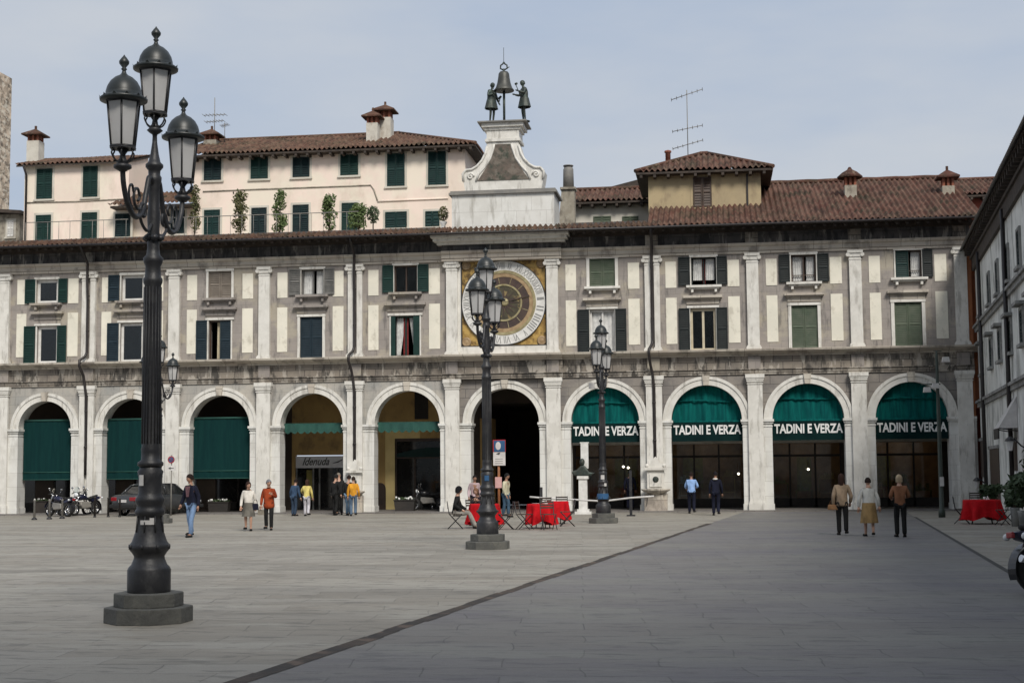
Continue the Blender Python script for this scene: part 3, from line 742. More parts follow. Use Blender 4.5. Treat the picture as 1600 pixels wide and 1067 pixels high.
ring(CR * .985, CR * 1.0, .005, .1, 'clock_rim', 'numeral_black')
nr_ = ring(CR * .765, CR * .985, .03, .1, 'numeral_ring', 'white_paint')
ring(CR * .70, CR * .765, .01, .1, 'gold_ring', 'gold_ring')
ring(CR * .61, CR * .70, .03, .1, 'brown_ring', 'rose_gold')
dk = ring(CR * .44, CR * .61, .045, .1, 'hour_band', 'dial_brown')
ring(CR * .40, CR * .44, .02, .1, 'gold_ring', 'gold_ring')
k = MB(); k.prism([(ccx + CR * .40 * math.cos(2 * PI * j / 48), ccz + CR * .40 * math.sin(2 * PI * j / 48)) for j in range(48)], .05, .1); k.build('dial_center', 'dial_center', clk)
k = MB(); k.lathe([(.16, 0), (.18, .02), (.10, .04)], 0, 0, 20)
k.v = [(ccx + x + .04, .05 - z, ccz + .02 + y) for x, y, z in k.v]; k.build('sun_boss', 'gold_ring', clk)
k = MB()
for a in range(16):
    t = a * PI / 8; rr = CR * .37
    k.prism([(ccx + .06 * math.cos(t + 1.5), ccz + .06 * math.sin(t + 1.5)), (ccx + rr * math.cos(t), ccz + rr * math.sin(t)), (ccx + .06 * math.cos(t - 1.5), ccz + .06 * math.sin(t - 1.5))], .035, .045)
k.build('sun_rays', 'dial_brown', clk)
k = MB(); hp = [(ccx - .03, ccz), (ccx + CR * .62, ccz + .25), (ccx + CR * .60, ccz + .33)]; k.prism(hp, .0, .012); k.build('clock_hand', 'dial_brown', clk)
ROM = ['I', 'II', 'III', 'IIII', 'V', 'VI', 'VII', 'VIII', 'VIIII', 'X', 'XI', 'XII', 'XIII', 'XIIII', 'XV', 'XVI', 'XVII', 'XVIII', 'XVIIII', 'XX', 'XXI', 'XXII', 'XXIII', 'XXIIII']
k = MB()
for n_, t in enumerate(ROM):
    wdt = min(.40, .085 * len(t) + .03); hgt = CR * .165
    vs, fs = text_geo(t, wdt, hgt, bold=.004, extrude=.002)
    a = R(5 - 15 * n_); rr = CR * .79; ca, sa = math.cos(a), math.sin(a)
    # local z (up in the text) points outward
    k.add([(ccx + (rr + z) * ca + x * sa, .024 - y, ccz + (rr + z) * sa - x * ca) for x, y, z in vs], fs)
k.build('numerals', 'numeral_grey', nr_)
k = MB()
for a in range(12):
    t = 2 * PI * a / 12 + .2
    for (r0, r1, dt) in ((.46, .60, .012),):
        k.add([(ccx + CR * r0 * math.cos(t - dt), .04, ccz + CR * r0 * math.sin(t - dt)), (ccx + CR * r0 * math.cos(t + dt), .04, ccz + CR * r0 * math.sin(t + dt)), (ccx + CR * r1 * math.cos(t + dt), .04, ccz + CR * r1 * math.sin(t + dt)), (ccx + CR * r1 * math.cos(t - dt), .04, ccz + CR * r1 * math.sin(t - dt))], [(3, 2, 1, 0)])
k.build('hour_marks', 'gold_ring', dk)
for (sx, sz) in ((-1, -1), (1, -1), (1, 1), (-1, 1)):
    q = MB(); q.lathe([(.20, 0), (.22, .03), (.15, .05), (.13, .03), (.05, .09)], 0, 0, 16)
    q.v = [(ccx + sx * (CR - .2) + x, .10 - z, ccz + sz * ((cz1 - cz0) / 2 - .22) + y) for x, y, z in q.v]; q.build('corner_rosette', 'rose_gold', clk)

# --- bell gable on top of the clock bay
zb = 12.45
k = MB(); gx0, gx1 = at(706, 330, -.3)[0], at(866, 330, -.3)[0]
zb1 = at(787, 303, -.3)[1]; zb0 = 11.98
k.box(gx0, gx1, -.30, 1.9, zb0, zb1)
gab = k.build('bell_gable', 'marble', lg)
k = MB(); k.box(gx0 - .12, gx1 + .12, -.42, 2.0, zb1, zb1 + .10); k.box(gx0 - .06, gx1 + .06, -.36, 1.95, zb1 + .10, zb1 + .18)
for (xx) in (gx0 + .05, gx1 - .05 - .15): pass
k.build('gable_cornice', 'lead_grey', gab)
# scrolled body: outline traced at its true plane
z2 = zb1 + .18
G = [(727, 297), (724, 284), (722, 272), (727, 265), (736, 264), (744, 259), (752, 250), (757, 240), (760, 228), (763, 222)]
L_ = [at(x, y, -.28) for x, y in G]; gcx = at(786, 260, -.28)[0]
Lx = [(x, z) for x, z in L_]; Lx[0] = (Lx[0][0], z2)
Rx = [(2 * gcx - x, z) for x, z in reversed(Lx)]
k = MB(); k.prism(Lx + Rx, -.28, .75); k.build('scroll_body', 'marble_plain', gab)
# raised scroll border
k = MB()
for side in (1, -1):
    pts = [(at(x, y, -.3)) for x, y in ((744, 283), (748, 272), (757, 262), (766, 248), (771, 232), (772, 226))]
    pp = [((x if side > 0 else 2 * gcx - x), -.3, z) for x, z in pts]
    k.tube(pp, .05, 8)
    pts = [at(x, y, -.3) for x, y in ((724, 284), (723, 272), (728, 266), (737, 265), (745, 260), (753, 251), (758, 241), (761, 229))]
    k.tube([((x if side > 0 else 2 * gcx - x), -.3, z) for x, z in pts], .055, 8)
    sx, sz = at(735, 276, -.3); sx = sx if side > 0 else 2 * gcx - sx
    k.tube([(sx + .16 * (1 - t / 14) * math.cos(t * .75) * side, -.3, sz + .16 * (1 - t / 14) * math.sin(t * .75)) for t in range(13)], .045, 6)
k.build('scroll_border', 'marble_plain', gab)
P_ = [at(x, y, -.30) for x, y in ((746, 283), (756, 268), (766, 252), (772, 236), (773, 226))]
P_ = P_ + [(2 * gcx - x, z) for x, z in reversed(P_)]
k = MB(); k.prism(P_, -.31, -.25); k.build('relief_panel', 'relief_stone', gab)
k = MB(); z3 = at(787, 221, -.3)[1]; hw = (at(815, 210, -.3)[0] - at(760, 210, -.3)[0]) / 2
k.box(gcx - hw, gcx + hw, -.36, .95, z3, z3 + .12); k.box(gcx - hw + .06, gcx + hw - .06, -.30, .9, z3 + .12, at(787, 203, -.3)[1])
z4 = at(787, 203, -.3)[1]; z5 = at(787, 185, -.5)[1]
k.box(gcx - hw - .02, gcx + hw + .02, -.36, .96, z4, z4 + .12)
k.box(gcx - hw - .14, gcx + hw + .14, -.46, 1.06, z4 + .12, z4 + .30)
k.build('pedestal', 'marble_plain', gab)
k = MB(); k.box(gcx - hw - .30, gcx + hw + .30, -.60, 1.20, z4 + .30, z4 + .36); k.build('top_slab', 'lead_grey', gab)
ZTOP = z4 + .36
# rear body seen from the side
k = MB(); k.box(gcx - .62, gcx + .62, .75, 1.5, z2, z3); k.build('rear_body', 'chimney_plaster', gab)

# bell with its mast: stands on the gable
bl = wthing('bell', 'dark bronze bell on an iron mast between the two bronze statues', 'bell', (gcx + .03, -.0, ZTOP))
s_ = 1 / 36.0
bx = gcx + .03; bz0 = at(786, 143, 0)[1]; bz1 = at(786, 113, 0)[1]; hh = bz1 - bz0
k = MB(); k.lathe([(.44, bz0), (.45, bz0 + .04), (.37, bz0 + hh * .16), (.30, bz0 + hh * .4), (.255, bz0 + hh * .7), (.235, bz0 + hh * .9), (.18, bz0 + hh), (.02, bz0 + hh + .02)], bx, 0, 28); k.build('bell_body', 'bell_bronze', bl)
k = MB(); k.tube([(bx, 0, ZTOP), (bx, 0, bz0 + .1)], .055, 10); 
k.lathe([(.22, 0), (.2, .05), (.08, .09)], bx, 0, 12, ZTOP); k.build('mast', 'bronze', bl)
k = MB()
for sx in (-1, 1): k.tube([(bx + sx * .04, 0, bz1 + .1), (bx + sx * .15, 0, bz1 + .16), (bx + sx * .14, 0, bz1 + .30), (bx + sx * .05, 0, bz1 + .36), (bx, 0, bz1 + .44)], .035, 8)
k.tube([(bx, 0, bz1 - .02), (bx, 0, bz1 + .14)], .05, 8); k.tube([(bx + .1, 0, bz1 + .14), (bx + .25, 0, bz1 + .22)], .02, 6); k.tube([(bx, 0, bz1 + .4), (bx, 0, bz1 + 1.1)], .012, 6)
k.build('crown_finial', 'bronze', bl)

# --- portico inside: ceiling, back wall, shop fronts
BY = 4.3
k = MB(); k.box(XL, XR - .2, .7, BY, 5.60, 5.75); k.build('portico_ceiling', 'portico_ceiling', lg)
k = MB()
for i in range(11):
    p0, p1 = PIL[i], PIL[i + 1]; c = ARC[i]
    if i == 6: continue
    if i in (4, 5): m_ = None; continue
    k.box(p0, p1, BY, BY + .3, 3.3, 5.6)
    k.box(p0, p0 + .45, BY, BY + .3, .05, 3.3); k.box(p1 - .45, p1, BY, BY + .3, .05, 3.3)
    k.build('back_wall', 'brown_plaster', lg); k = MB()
def shopfront(xa, xb, zt, mats=('shop_glass', 'shop_dark'), seed=0, warm=False):
    f = MB(); f.box(xa, xb, BY + .1, BY + .16, .05, zt)
    sf = f.build('shop_window', mats[0], lg)
    g = MB(); n_ = 3; w_ = (xb - xa) / n_
    for j in range(n_ + 1): g.box(xa + j * w_ - .04, xa + j * w_ + .04, BY + .03, BY + .12, .05, zt)
    g.box(xa, xb, BY + .03, BY + .12, zt - .12, zt); g.box(xa, xb, BY + .035, BY + .12, 2.3, 2.4); g.box(xa, xb, BY + .03, BY + .12, .05, .45)
    g.build('shop_frame', mats[1], sf)
    if warm:
        rr = random.Random(seed)
        for j in range(5):
            q = MB(); x = rr.uniform(xa + .2, xb - .6); z = rr.uniform(.5, 1.7); w2 = rr.uniform(.2, .55); h2 = rr.uniform(.3, .8)
            q.box(x, x + w2, BY + .07 + j * .004, BY + .1 + j * .004, z, z + h2); q.build('display', rr.choice(['shop_warm', 'shop_yellow', 'shop_dark', 'shop_warm']), sf)
    return sf
for i in (0, 1, 2, 3): shopfront(PIL[i] + .46, PIL[i + 1] - .46, 3.28, seed=i)
for i in (7, 8, 9, 10):
    xa, xb = PIL[i] + .46, PIL[i + 1] - .46
    sf = shopfront(xa, xb, 3.28, mats=('glass', 'shop_dark'))
    k = MB(); k.box(xa - .45, xb + .45, BY + 3.4, BY + 3.5, .05, 3.4); k.box(xa - .46, xa - .44, BY + .3, BY + 3.4, .05, 3.4); k.box(xa - .45, xb + .45, BY + .17, BY + 3.4, 3.285, 3.4); k.build('shop_room', 'shop_warm', lg)
    k = MB(); k.box(xa - .45, xb + .45, BY + .17, BY + 3.4, .0, .045); k.build('shop_floor', 'portico_paving', lg)
    ld = bpy.data.lights.new('shop_fill_light', 'POINT'); ld.energy = 8; ld.color = (1, .86, .68); ld.shadow_soft_size = .08  # added fill light without a fixture, brightens the room beyond the bulbs
    lo_ = bpy.data.objects.new('shop_fill_light', ld); COL.objects.link(lo_); lo_.location = Vector(((xa + xb) / 2, BY + 1.7, 2.95)) - wl(lg); lo_.parent = lg
    rr = random.Random(i * 7)
    for j in range(3):
        k = MB(); x = xa + .2 + j * 1.05 + rr.uniform(0, .2); y = BY + rr.uniform(.5, 1.6); w2 = rr.uniform(.5, .8); h2 = rr.uniform(.7, 1.5)
        k.box(x, x + .03, y, y + .4, .05, h2); k.box(x + w2 - .03, x + w2, y, y + .4, .05, h2); k.box(x - .02, x + w2 + .02, y - .02, y + .42, h2, h2 + .04); k.box(x + .031, x + w2 - .031, y + .01, y + .4, h2 * .5, h2 * .5 + .03)
        for q in range(4): a = x + .06 + q * (w2 - .12) / 4; k.box(a, a + (w2 - .12) / 5, y + .08, y + .28, h2 + .041, h2 + rr.uniform(.12, .4))
        k.build('display_shelf', rr.choice(['shop_yellow', 'shop_warm', 'chimney_white', 'ochre_plaster']), lg)
    k = MB(); x = rr.uniform(xa + .3, xb - 1.2); k.box(x, x + rr.uniform(.6, 1.1), BY + 3.34, BY + 3.39, .9, 2.3); k.build('wall_picture', rr.choice(['shop_yellow', 'ochre_plaster', 'chimney_plaster']), lg)

# pale bulkhead over the right hand shops
k = MB(); k.box(PIL[7] + .3, XR - .3, 3.2, BY - .01, 2.9, 3.28); k.build('bulkhead', 'white_plaster', lg)
# bay 4: ochre wall, white sign over a dark shop door
def atB(px, py): return at(px, py, BY)
xs0 = PIL[4]; xs1 = PIL[5]; sx0, sz0 = atB(463.7, 731); _, sz1 = atB(463.7, 713)
k = MB(); k.box(xs0, sx0 - .08, BY, BY + .3, .05, 5.6); k.box(sx0 - .08, xs1 - .1, BY, BY + .3, sz1 + .06, 5.6); k.build('back_wall', 'ochre_plaster', lg)
k = MB(); k.box(sx0 - .08, xs1, BY + .12, BY + .18, .05, sz0); d4 = k.build('shop_window', 'shop_glass', lg)
k = MB()
for x in (sx0 - .06, sx0 + .75, sx0 + 1.05, sx0 + 1.9): k.box(x, x + .07, BY + .04, BY + .14, .05, sz0)
k.build('shop_frame', 'side_trim', d4)
k = MB(); k.box(sx0 - .02, xs1 - .1, BY - .08, BY + .06, sz0, sz1); sg = k.build('shop_sign', 'sign_white', lg)
vs, fs = text_geo('Idenuda', 1.3, .36, shear=.45, bold=.012, extrude=.004)
k = MB(); k.add([(sx0 + .95 + x, BY - .088 - y, sz0 + .12 + z) for x, y, z in vs], fs); k.tube([(sx0 + 1.75, BY - .09, sz0 + .2), (sx0 + 2.0, BY - .09, sz0 + .26), (sx0 + 2.3, BY - .09, sz0 + .42)], [.01, .03, .01], 6); k.build('sign_lettering', 'numeral_black', sg)
k = MB(); k.box(sx0 + .45, sx0 + .72, BY + .08, BY + .12, .5, 1.9); k.build('display', 'shop_yellow', d4)
# bay 5: yellow and ochre wall, wide shop opening with a glazed head
xs0 = PIL[5]; xs1 = PIL[6]; ox0 = atB(617, 740)[0]; oz = atB(617, 685)[1]
k = MB(); k.box(xs0, ox0 - .45, BY, BY + .3, .05, 5.6); k.box(ox0 - .45, xs1, BY, BY + .3, oz, 5.6); k.build('back_wall', 'ochre_plaster', lg)
k = MB(); k.box(ox0 - .45, ox0, BY - .04, BY + .3, .05, oz - .001); k.box(ox0 - .45, ox0 + 1.2, BY - .03, -.002 + BY, oz, oz + .55); k.build('door_jamb', 'yellow_plaster', lg)
k = MB(); k.box(ox0, xs1, BY + .12, BY + .18, .05, oz); d5 = k.build('shop_window', 'shop_glass', lg)
k = MB(); zt = atB(650, 715)[1]
k.box(ox0, xs1, BY + .03, BY + .11, zt - .03, zt + .03); k.box(ox0, ox0 + .08, BY + .03, BY + .11, .05, oz); k.box(ox0 + .9, ox0 + .98, BY + .03, BY + .11, .05, zt); k.box(ox0, xs1, BY + .02, BY + .1, oz - .14, oz)
k.build('shop_frame', 'brown_paint', d5)
k = MB(); k.prism([(ox0 + .05 + (xs1 - ox0) * t / 12, zt + .05 + .42 * math.sin(PI * (t + 1.5) / 15)) for t in range(13)] + [(xs1, zt + .04), (ox0 + .05, zt + .04)], BY + .04, BY + .08); k.build('fanlight', 'shutter_teal', d5)
k = MB(); wx0, wz0 = atB(648, 655); wx1, wz1 = atB(669, 617); k.box(wx0, wx1, BY - .03, BY + .02, wz0, 5.5); ww = k.build('window', 'shop_dark', lg)
k = MB(); ax = atB(594, 740)[0]
k.prism([(ax - .28, .05), (ax + .28, .05), (ax + .28, 1.0)] + [(ax + .28 * math.cos(t * PI / 8), 1.0 + .28 * math.sin(t * PI / 8)) for t in range(1, 8)] + [(ax - .28, 1.0)], BY - .06, BY + .01); k.build('small_door', 'brown_paint', lg)
# bay 6: a passage running back under the building
k = MB(); p0, p1 = PIL[6], PIL[7]
k.box(p0, p0 + .55, BY, BY + 9, .05, 5.6); k.box(p1 - .75, p1, BY, BY + 9, .05, 5.6); k.box(p0 + .55, p1 - .75, BY, BY + 9, 4.9, 5.6); k.box(p0, p1, BY + 9, BY + 9.2, .05, 5.6)
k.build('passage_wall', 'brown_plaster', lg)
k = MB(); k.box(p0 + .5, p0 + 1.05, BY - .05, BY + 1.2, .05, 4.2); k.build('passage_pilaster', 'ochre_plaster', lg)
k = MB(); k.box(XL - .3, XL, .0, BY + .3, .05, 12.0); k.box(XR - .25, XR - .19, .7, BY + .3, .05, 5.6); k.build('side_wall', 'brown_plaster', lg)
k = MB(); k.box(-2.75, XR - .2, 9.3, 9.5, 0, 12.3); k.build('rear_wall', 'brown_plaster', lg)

# ================================================================ awnings and curtains hung in the arches
NAMEA = {1: 'first arch behind the motorcycles', 2: 'second arch, behind the near lamp', 3: 'third arch, behind the man in jeans', 4: 'fourth arch, over the cursive shop sign', 5: 'fifth arch, by the yellow shop wall',
         7: 'arch behind the third lamp', 8: 'arch above the man in light blue', 9: 'arch left of the white-jacketed woman', 10: 'last arch behind the floodlight pole'}
def sheet(xa, xb, y, za, zb, amp, freq, n_=60, nz=8, curve=None, seed=0):
    q = MB(); vs = []; fs = []; rr = random.Random(seed); ph = rr.random() * 6
    for a in range(n_ + 1):
        t = a / n_; x = xa + (xb - xa) * t
        zt = zb if curve is None else curve(x)
        for b in range(nz + 1):
            s = b / nz
            vs.append((x, y + amp * math.sin(t * freq + ph + .6 * math.sin(s * 3)) * (.4 + .6 * (1 - s)) + amp * .5 * math.sin(t * freq * 2.3 + 1), za + (zt - za) * s))
    for a in range(n_):
        for b in range(nz): fs.append((a * (nz + 1) + b, (a + 1) * (nz + 1) + b, (a + 1) * (nz + 1) + b + 1, a * (nz + 1) + b + 1))
    return q.add(vs, fs, True)
for i in (0, 1, 2, 3):
    c, r = ARC[i], RAD[i]
    zt = at(71, 658, .4)[1]; zb_ = at(71, 750, .4)[1]
    if i == 0: continue
    t = wthing('arch_awning', 'dark green cloth awning let down in the ' + NAMEA[i], 'awning', (c, .4, zb_), 'dark green awnings in the left arches')
    sheet(c - r + .04, c + r - .06, .40, zb_, zt, .012, 20, seed=i).build('cloth', 'awning_dark', t)
    k = MB(); k.tube([(c - r + .02, .4, zt + .03), (c + r - .04, .4, zt + .03)], .045, 8); k.build('roller', 'awning_green', t)
    for dz in (.35, .02): k = MB(); k.tube([(c - r + .04, .39, zb_ + dz), (c + r - .06, .39, zb_ + dz)], .022, 8); k.build('hem_bar', 'awning_green', t)
for i in (4, 5):
    c, r = ARC[i], RAD[i]; zt = at(487, 661, .5)[1]; zb_ = at(487, 674, .5)[1]
    t = wthing('arch_awning', 'short scalloped green awning in the ' + NAMEA[i], 'awning', (c, .5, zb_), 'short scalloped awnings')
    k = MB(); k.box(c - r + .05, c + r - .02, .42, .75, zt - .10, zt); k.build('roller', 'awning_green', t)
    q = MB(); n_ = 90; vs = []; fs = []
    for a in range(n_ + 1):
        u = a / n_; x = c - r + .08 + (2 * r - .14) * u
        vs += [(x, .40 + .02 * math.sin(u * 40), zt - .05), (x, .36 + .03 * math.sin(u * 40 + 1), zb_ - .10 * abs(math.sin(u * PI * 9)))]
    for a in range(n_): fs.append((2 * a, 2 * a + 1, 2 * a + 3, 2 * a + 2))
    q.add(vs, fs, True); q.build('valance', 'awning_green', t)
for i in (7, 8, 9, 10):
    c, r = ARC[i], RAD[i]
    zs = at(945, 661, .3)[1]
    t = wthing('lunette_awning', 'teal lettered blind in the ' + NAMEA[i], 'awning', (c, .3, 3.0), 'teal blinds in the right arches')
    sheet(c - r + .03, c + r - .03, .30, zs, 0, .035, 26, n_=80, nz=10, curve=lambda x: SPR + math.sqrt(max(.0001, (r - .03) ** 2 - (x - c) ** 2)), seed=i * 3).build('canvas', 'awning_teal', t)
    k = MB(); k.tube([(c - r + .04, .24, 4.62 + .04 * math.sin(i)), (c - .3, .22, 4.68), (c + r - .1, .24, 4.58)] if i != 9 else [(c - r + .2, .24, 4.7), (c + r - .25, .24, 4.66)], .035, 6); k.build('fold_rod', 'awning_teal', t); k = MB(); k.tube([(c - r + .02, .25, zs), (c + r - .02, .25, zs)], .055, 8); k.build('roller', 'awning_teal', t)
    zl = at(945, 691, .22)[1]
    k = MB(); k.box(c - r + .02, c + r - .02, .2, .24, zl, zs - .02); bd = k.build('lettered_band', 'awning_band', t)
    vs, fs = text_geo('TADINI E VERZA', 2 * r - .16, .40, bold=.03, extrude=.006)
    zt_ = at(945, 680.5, .2)[1]
    k = MB(); k.add([(c + .01 + x, .19 - y, zt_ + z) for x, y, z in vs], fs); k.build('lettering', 'letter_white', bd)

# ================================================================ the pink house behind
HY = 9.0
def hx(px, py): return at(px, py, HY)
ph = wthing('pink_house', 'pale pink plastered house with green shutters behind the left half of the arcade roof', 'house', (-18, 13, 0))
def hwin(px0, px1, py0, py1, mt, parent, Y, two=True, sur='white_plaster'):
    xm, ym = (px0 + px1) / 2, (py0 + py1) / 2
    x0, x1 = at(px0, ym, Y)[0], at(px1, ym, Y)[0]; z0, z1 = at(xm, py1, Y)[1], at(xm, py0, Y)[1]
    f = MB(); e = .11
    f.box(x0 - e, x0, Y - .02, Y + .1, z0 - e, z1 + e); f.box(x1, x1 + e, Y - .02, Y + .1, z0 - e, z1 + e)
    f.box(x0, x1, Y - .02, Y + .1, z1, z1 + e); f.box(x0 - e - .03, x1 + e + .03, Y - .09, Y - .021, z0 - e, z0 - .02)
    f.box(x0, x1, Y - .02, Y + .1, z0 - e, z0)
    wn = f.build('window', sur, parent)
    s = MB(); xm_ = (x0 + x1) / 2
    s2 = MB()
    louvre(s, x0 + .01, xm_ - .008, Y - .07, Y - .015, z0 + .01, z1 - .01, .1); louvre(s2, xm_ + .008, x1 - .01, Y - .07, Y - .015, z0 + .01, z1 - .01, .1)
    s.build('shutter', mt, wn); s2.build('shutter', mt, wn)
    return wn
# walls (solid bodies)
xa, _ = hx(38, 300); xb, _ = hx(213, 300); _, zea = hx(105, 257)
xb, _ = hx(201, 300); WD = 2.6
k = MB(); k.prism([(HY, 10), (HY + WD, 10), (HY + WD, zea + WD * .3), (HY, zea)], xa, xb, axis='x'); k.build('wall', 'pink_plaster', ph)
xc, _ = hx(302, 300); xd, _ = hx(727, 300); zeb = hx(520, 240)[1]
k = MB(); k.box(xc, xd, HY, HY + 8.6, 10, zeb); k.build('wall', 'pink_plaster', ph)
k = MB(); k.box(xb + .01, xc, HY + .3, HY + 6, 10, hx(260, 318)[1]); k.build('wall', 'pink_plaster', ph)
WH = [(57.5, 82, 264, 311, 'shutter_green'), (130, 153, 260, 308, 'shutter_green'), (56, 80, 336, 376, 'shutter_green'), (128, 152, 332, 374, 'shutter_green'), (180, 204, 334, 370, 'slate_green'), (267, 289, 329, 365, 'slate_green'),
      (319, 346, 248, 282, 'slate_green'), (392, 419, 246, 279.5, 'shutter_green'), (457.5, 484, 246, 277, 'slate_green'), (532, 560, 242, 274, 'shutter_green'), (605, 632.5, 240, 291, 'shutter_teal'), (669, 697, 237, 289, 'shutter_teal'),
      (319, 344, 328, 369, 'shutter_teal'), (393, 417, 324.6, 366, 'slate_green'), (457.5, 482.6, 320, 363, 'slate_green'), (534, 559, 317, 362, 'shutter_green'), (602, 636, 331, 356, 'shutter_teal'), (664.6, 687, 330, 354, 'shutter_teal')]
for (a, b, c, d, mm) in WH: hwin(a, b, c, d, mm, ph, HY + (.3 if b in (289,) else 0))
# string line and cables on the pink wall
k = MB()
def zline(pts, r=.03, Y=HY - .02): k.tube([(at(x, y, Y)[0], Y, at(x, y, Y)[1]) for x, y in pts], r, 6)
zline([(317, 299.6), (400, 296), (500, 292.5), (579, 289.5), (584, 296), (590, 314)], .035)
k.build('cable', 'chimney_plaster', ph)
k = MB(); zline([(590, 315), (640, 312.5), (700, 310)], .045); k.build('ledge', 'pink_plaster', ph)
k = MB(); zline([(40, 317), (120, 315), (195, 311)], .035); k.build('cable', 'chimney_plaster', ph)
k = MB(); k.tube([(at(36, 258, HY - .5)[0], HY - .5, at(36, 258, HY - .5)[1]), (xa + .15, HY - .1, at(40, 275, HY)[1]), (xa + .15, HY - .1, 12.5)], .06, 8); k.build('downpipe', 'pipe_metal', ph)
def roofbox(x0, x1, y0, y1, z, pitch, parent, m, hl=False, hr=False, over=.8, seed=1, name='roof'):
    """front slope, ridge, hips or gables and the boarded eaves"""
    xa, xb, ya = x0 - over, x1 + over, y0 - over
    depth = (y1 - y0) / 2 + over; rise = depth * math.tan(pitch); Ls = depth / math.cos(pitch)
    k = MB(); up_ = (0, math.cos(pitch), math.sin(pitch)); zz = z - .0
    tile_slope(k, (xa, ya, zz), (1, 0, 0), up_, xb - xa, Ls, depth if hl else 0, depth if hr else 0, seed=seed, pitch=.25)
    if hr: tile_slope(k, (xb, ya, zz), (0, 1, 0), (-math.cos(pitch), 0, math.sin(pitch)), 2 * depth, Ls, depth, depth, seed=seed + 1, pitch=.25)
    if hl: tile_slope(k, (xa, ya + 2 * depth, zz), (0, -1, 0), (math.cos(pitch), 0, math.sin(pitch)), 2 * depth, Ls, depth, depth, seed=seed + 2, pitch=.25)
    # rear slope
    tile_slope(k, (xb, ya + 2 * depth, zz), (-1, 0, 0), (0, -math.cos(pitch), math.sin(pitch)), xb - xa, Ls, depth if hr else 0, depth if hl else 0, seed=seed + 3, pitch=.5)
    rl, rr = xa + (depth if hl else 0), xb - (depth if hr else 0)
    if rr - rl > .3: k.tube([(rl + (rr - rl) * j / 12, ya + depth, zz + rise + .03) for j in range(13)], .1, 8)
    if hr: k.tube([(xb, ya, zz), (rr, ya + depth, zz + rise + .02)], .09, 8)
    if hl: k.tube([(xa, ya, zz), (rl, ya + depth, zz + rise + .02)], .09, 8)
    pad_tone(k); r_ = k.build(name, m, parent)
    e = MB(); e.box(xa + .03, xb - .03, ya + .03, ya + 2 * depth - .03, zz - .16, zz - .07)
    x = xa + .2
    while x < xb - .2: e.box(x, x + .12, ya + .05, y0, zz - .3, zz - .161); x += .6
    e.build('eaves', 'dark_wood', r_)
    if not hl or not hr:
        g = MB()
        for (f, xx) in ((hl, x0), (hr, x1)):
            if not f: g.prism([(y0, z - .1), (y1, z - .1), ((y0 + y1) / 2, z - .1 + (y1 - y0) / 2 * math.tan(pitch))], xx - .1, xx + .1, axis='x')
        g.build('gable', 'pink_plaster', r_)
    return r_, rise + zz, ya + depth
rm, zrm, yrm = roofbox(xc, xd, HY, HY + 8.6, zeb + .12, R(20), ph, 'clay_tiles_old', hl=False, hr=True, over=.65, seed=11)
aw = math.atan(.3)
k = MB(); tile_slope(k, (xa - .35, HY - .4, zea), (1, 0, 0), (0, math.cos(aw), math.sin(aw)), xb - xa + .5, (WD + .5) / math.cos(aw), seed=15, pitch=.25); pad_tone(k); rl_ = k.build('roof', 'clay_tiles_old', ph)
k = MB(); k.add([(xa - .3, HY - .36, zea - .12), (xb + .1, HY - .36, zea - .12), (xb + .1, HY + WD, zea + .3 * WD - .02), (xa - .3, HY + WD, zea + .3 * WD - .02), (xa - .3, HY - .36, zea - .04), (xb + .1, HY - .36, zea - .04), (xb + .1, HY + WD, zea + .3 * WD + .1), (xa - .3, HY + WD, zea + .3 * WD + .1)], [(0, 3, 2, 1), (4, 5, 6, 7), (0, 1, 5, 4), (1, 2, 6, 5), (2, 3, 7, 6), (3, 0, 4, 7)]); k.build('eaves', 'dark_wood', rl_)
# little tiled porch roof between the wings
k = MB(); x0, zp = at(168, 320, HY - .9); x1, _ = at(300, 317, HY - .9)
tile_slope(k, (x0, HY - .9, zp), (1, 0, 0), (0, math.cos(R(25)), math.sin(R(25))), x1 - x0, 2.3, .9, 0, seed=21)
pad_tone(k); pr = k.build('porch_roof', 'clay_tiles_old', ph)
k = MB(); k.box(x0 + .1, x1, HY - .8, HY, zp - .16, zp - .06); k.build('eaves', 'dark_wood', pr)
# chimneys
x, zc = at(591, 216, yrm - 1.8); ch = chimney(at(602, 200, yrm - 1.5)[0], yrm - 1.5, zc - .6, at(602, 186, yrm - 1.5)[1], .75, .35, 'chimney_white', 'clay_tiles_old', rm, 1)
ch = chimney(at(583, 200, yrm - 2.3)[0], yrm - 2.3, zc - .9, at(583, 194, yrm - 2.3)[1], .6, .3, 'chimney_white', 'clay_tiles_old', rm, 1)
x, zc = at(331, 222, yrm - 1.2); chimney(x, yrm - 1.2, zc - .8, zc + .05, .7, .25, 'chimney_plaster', 'clay_tiles_old', rm, 1)
x, zc = at(55, 252, HY + 1.5); chimney(x, HY + 1.5, zc - .4, at(55, 222, HY + 1.5)[1], .68, .3, 'chimney_white', 'clay_tiles_old', rl_, 1)

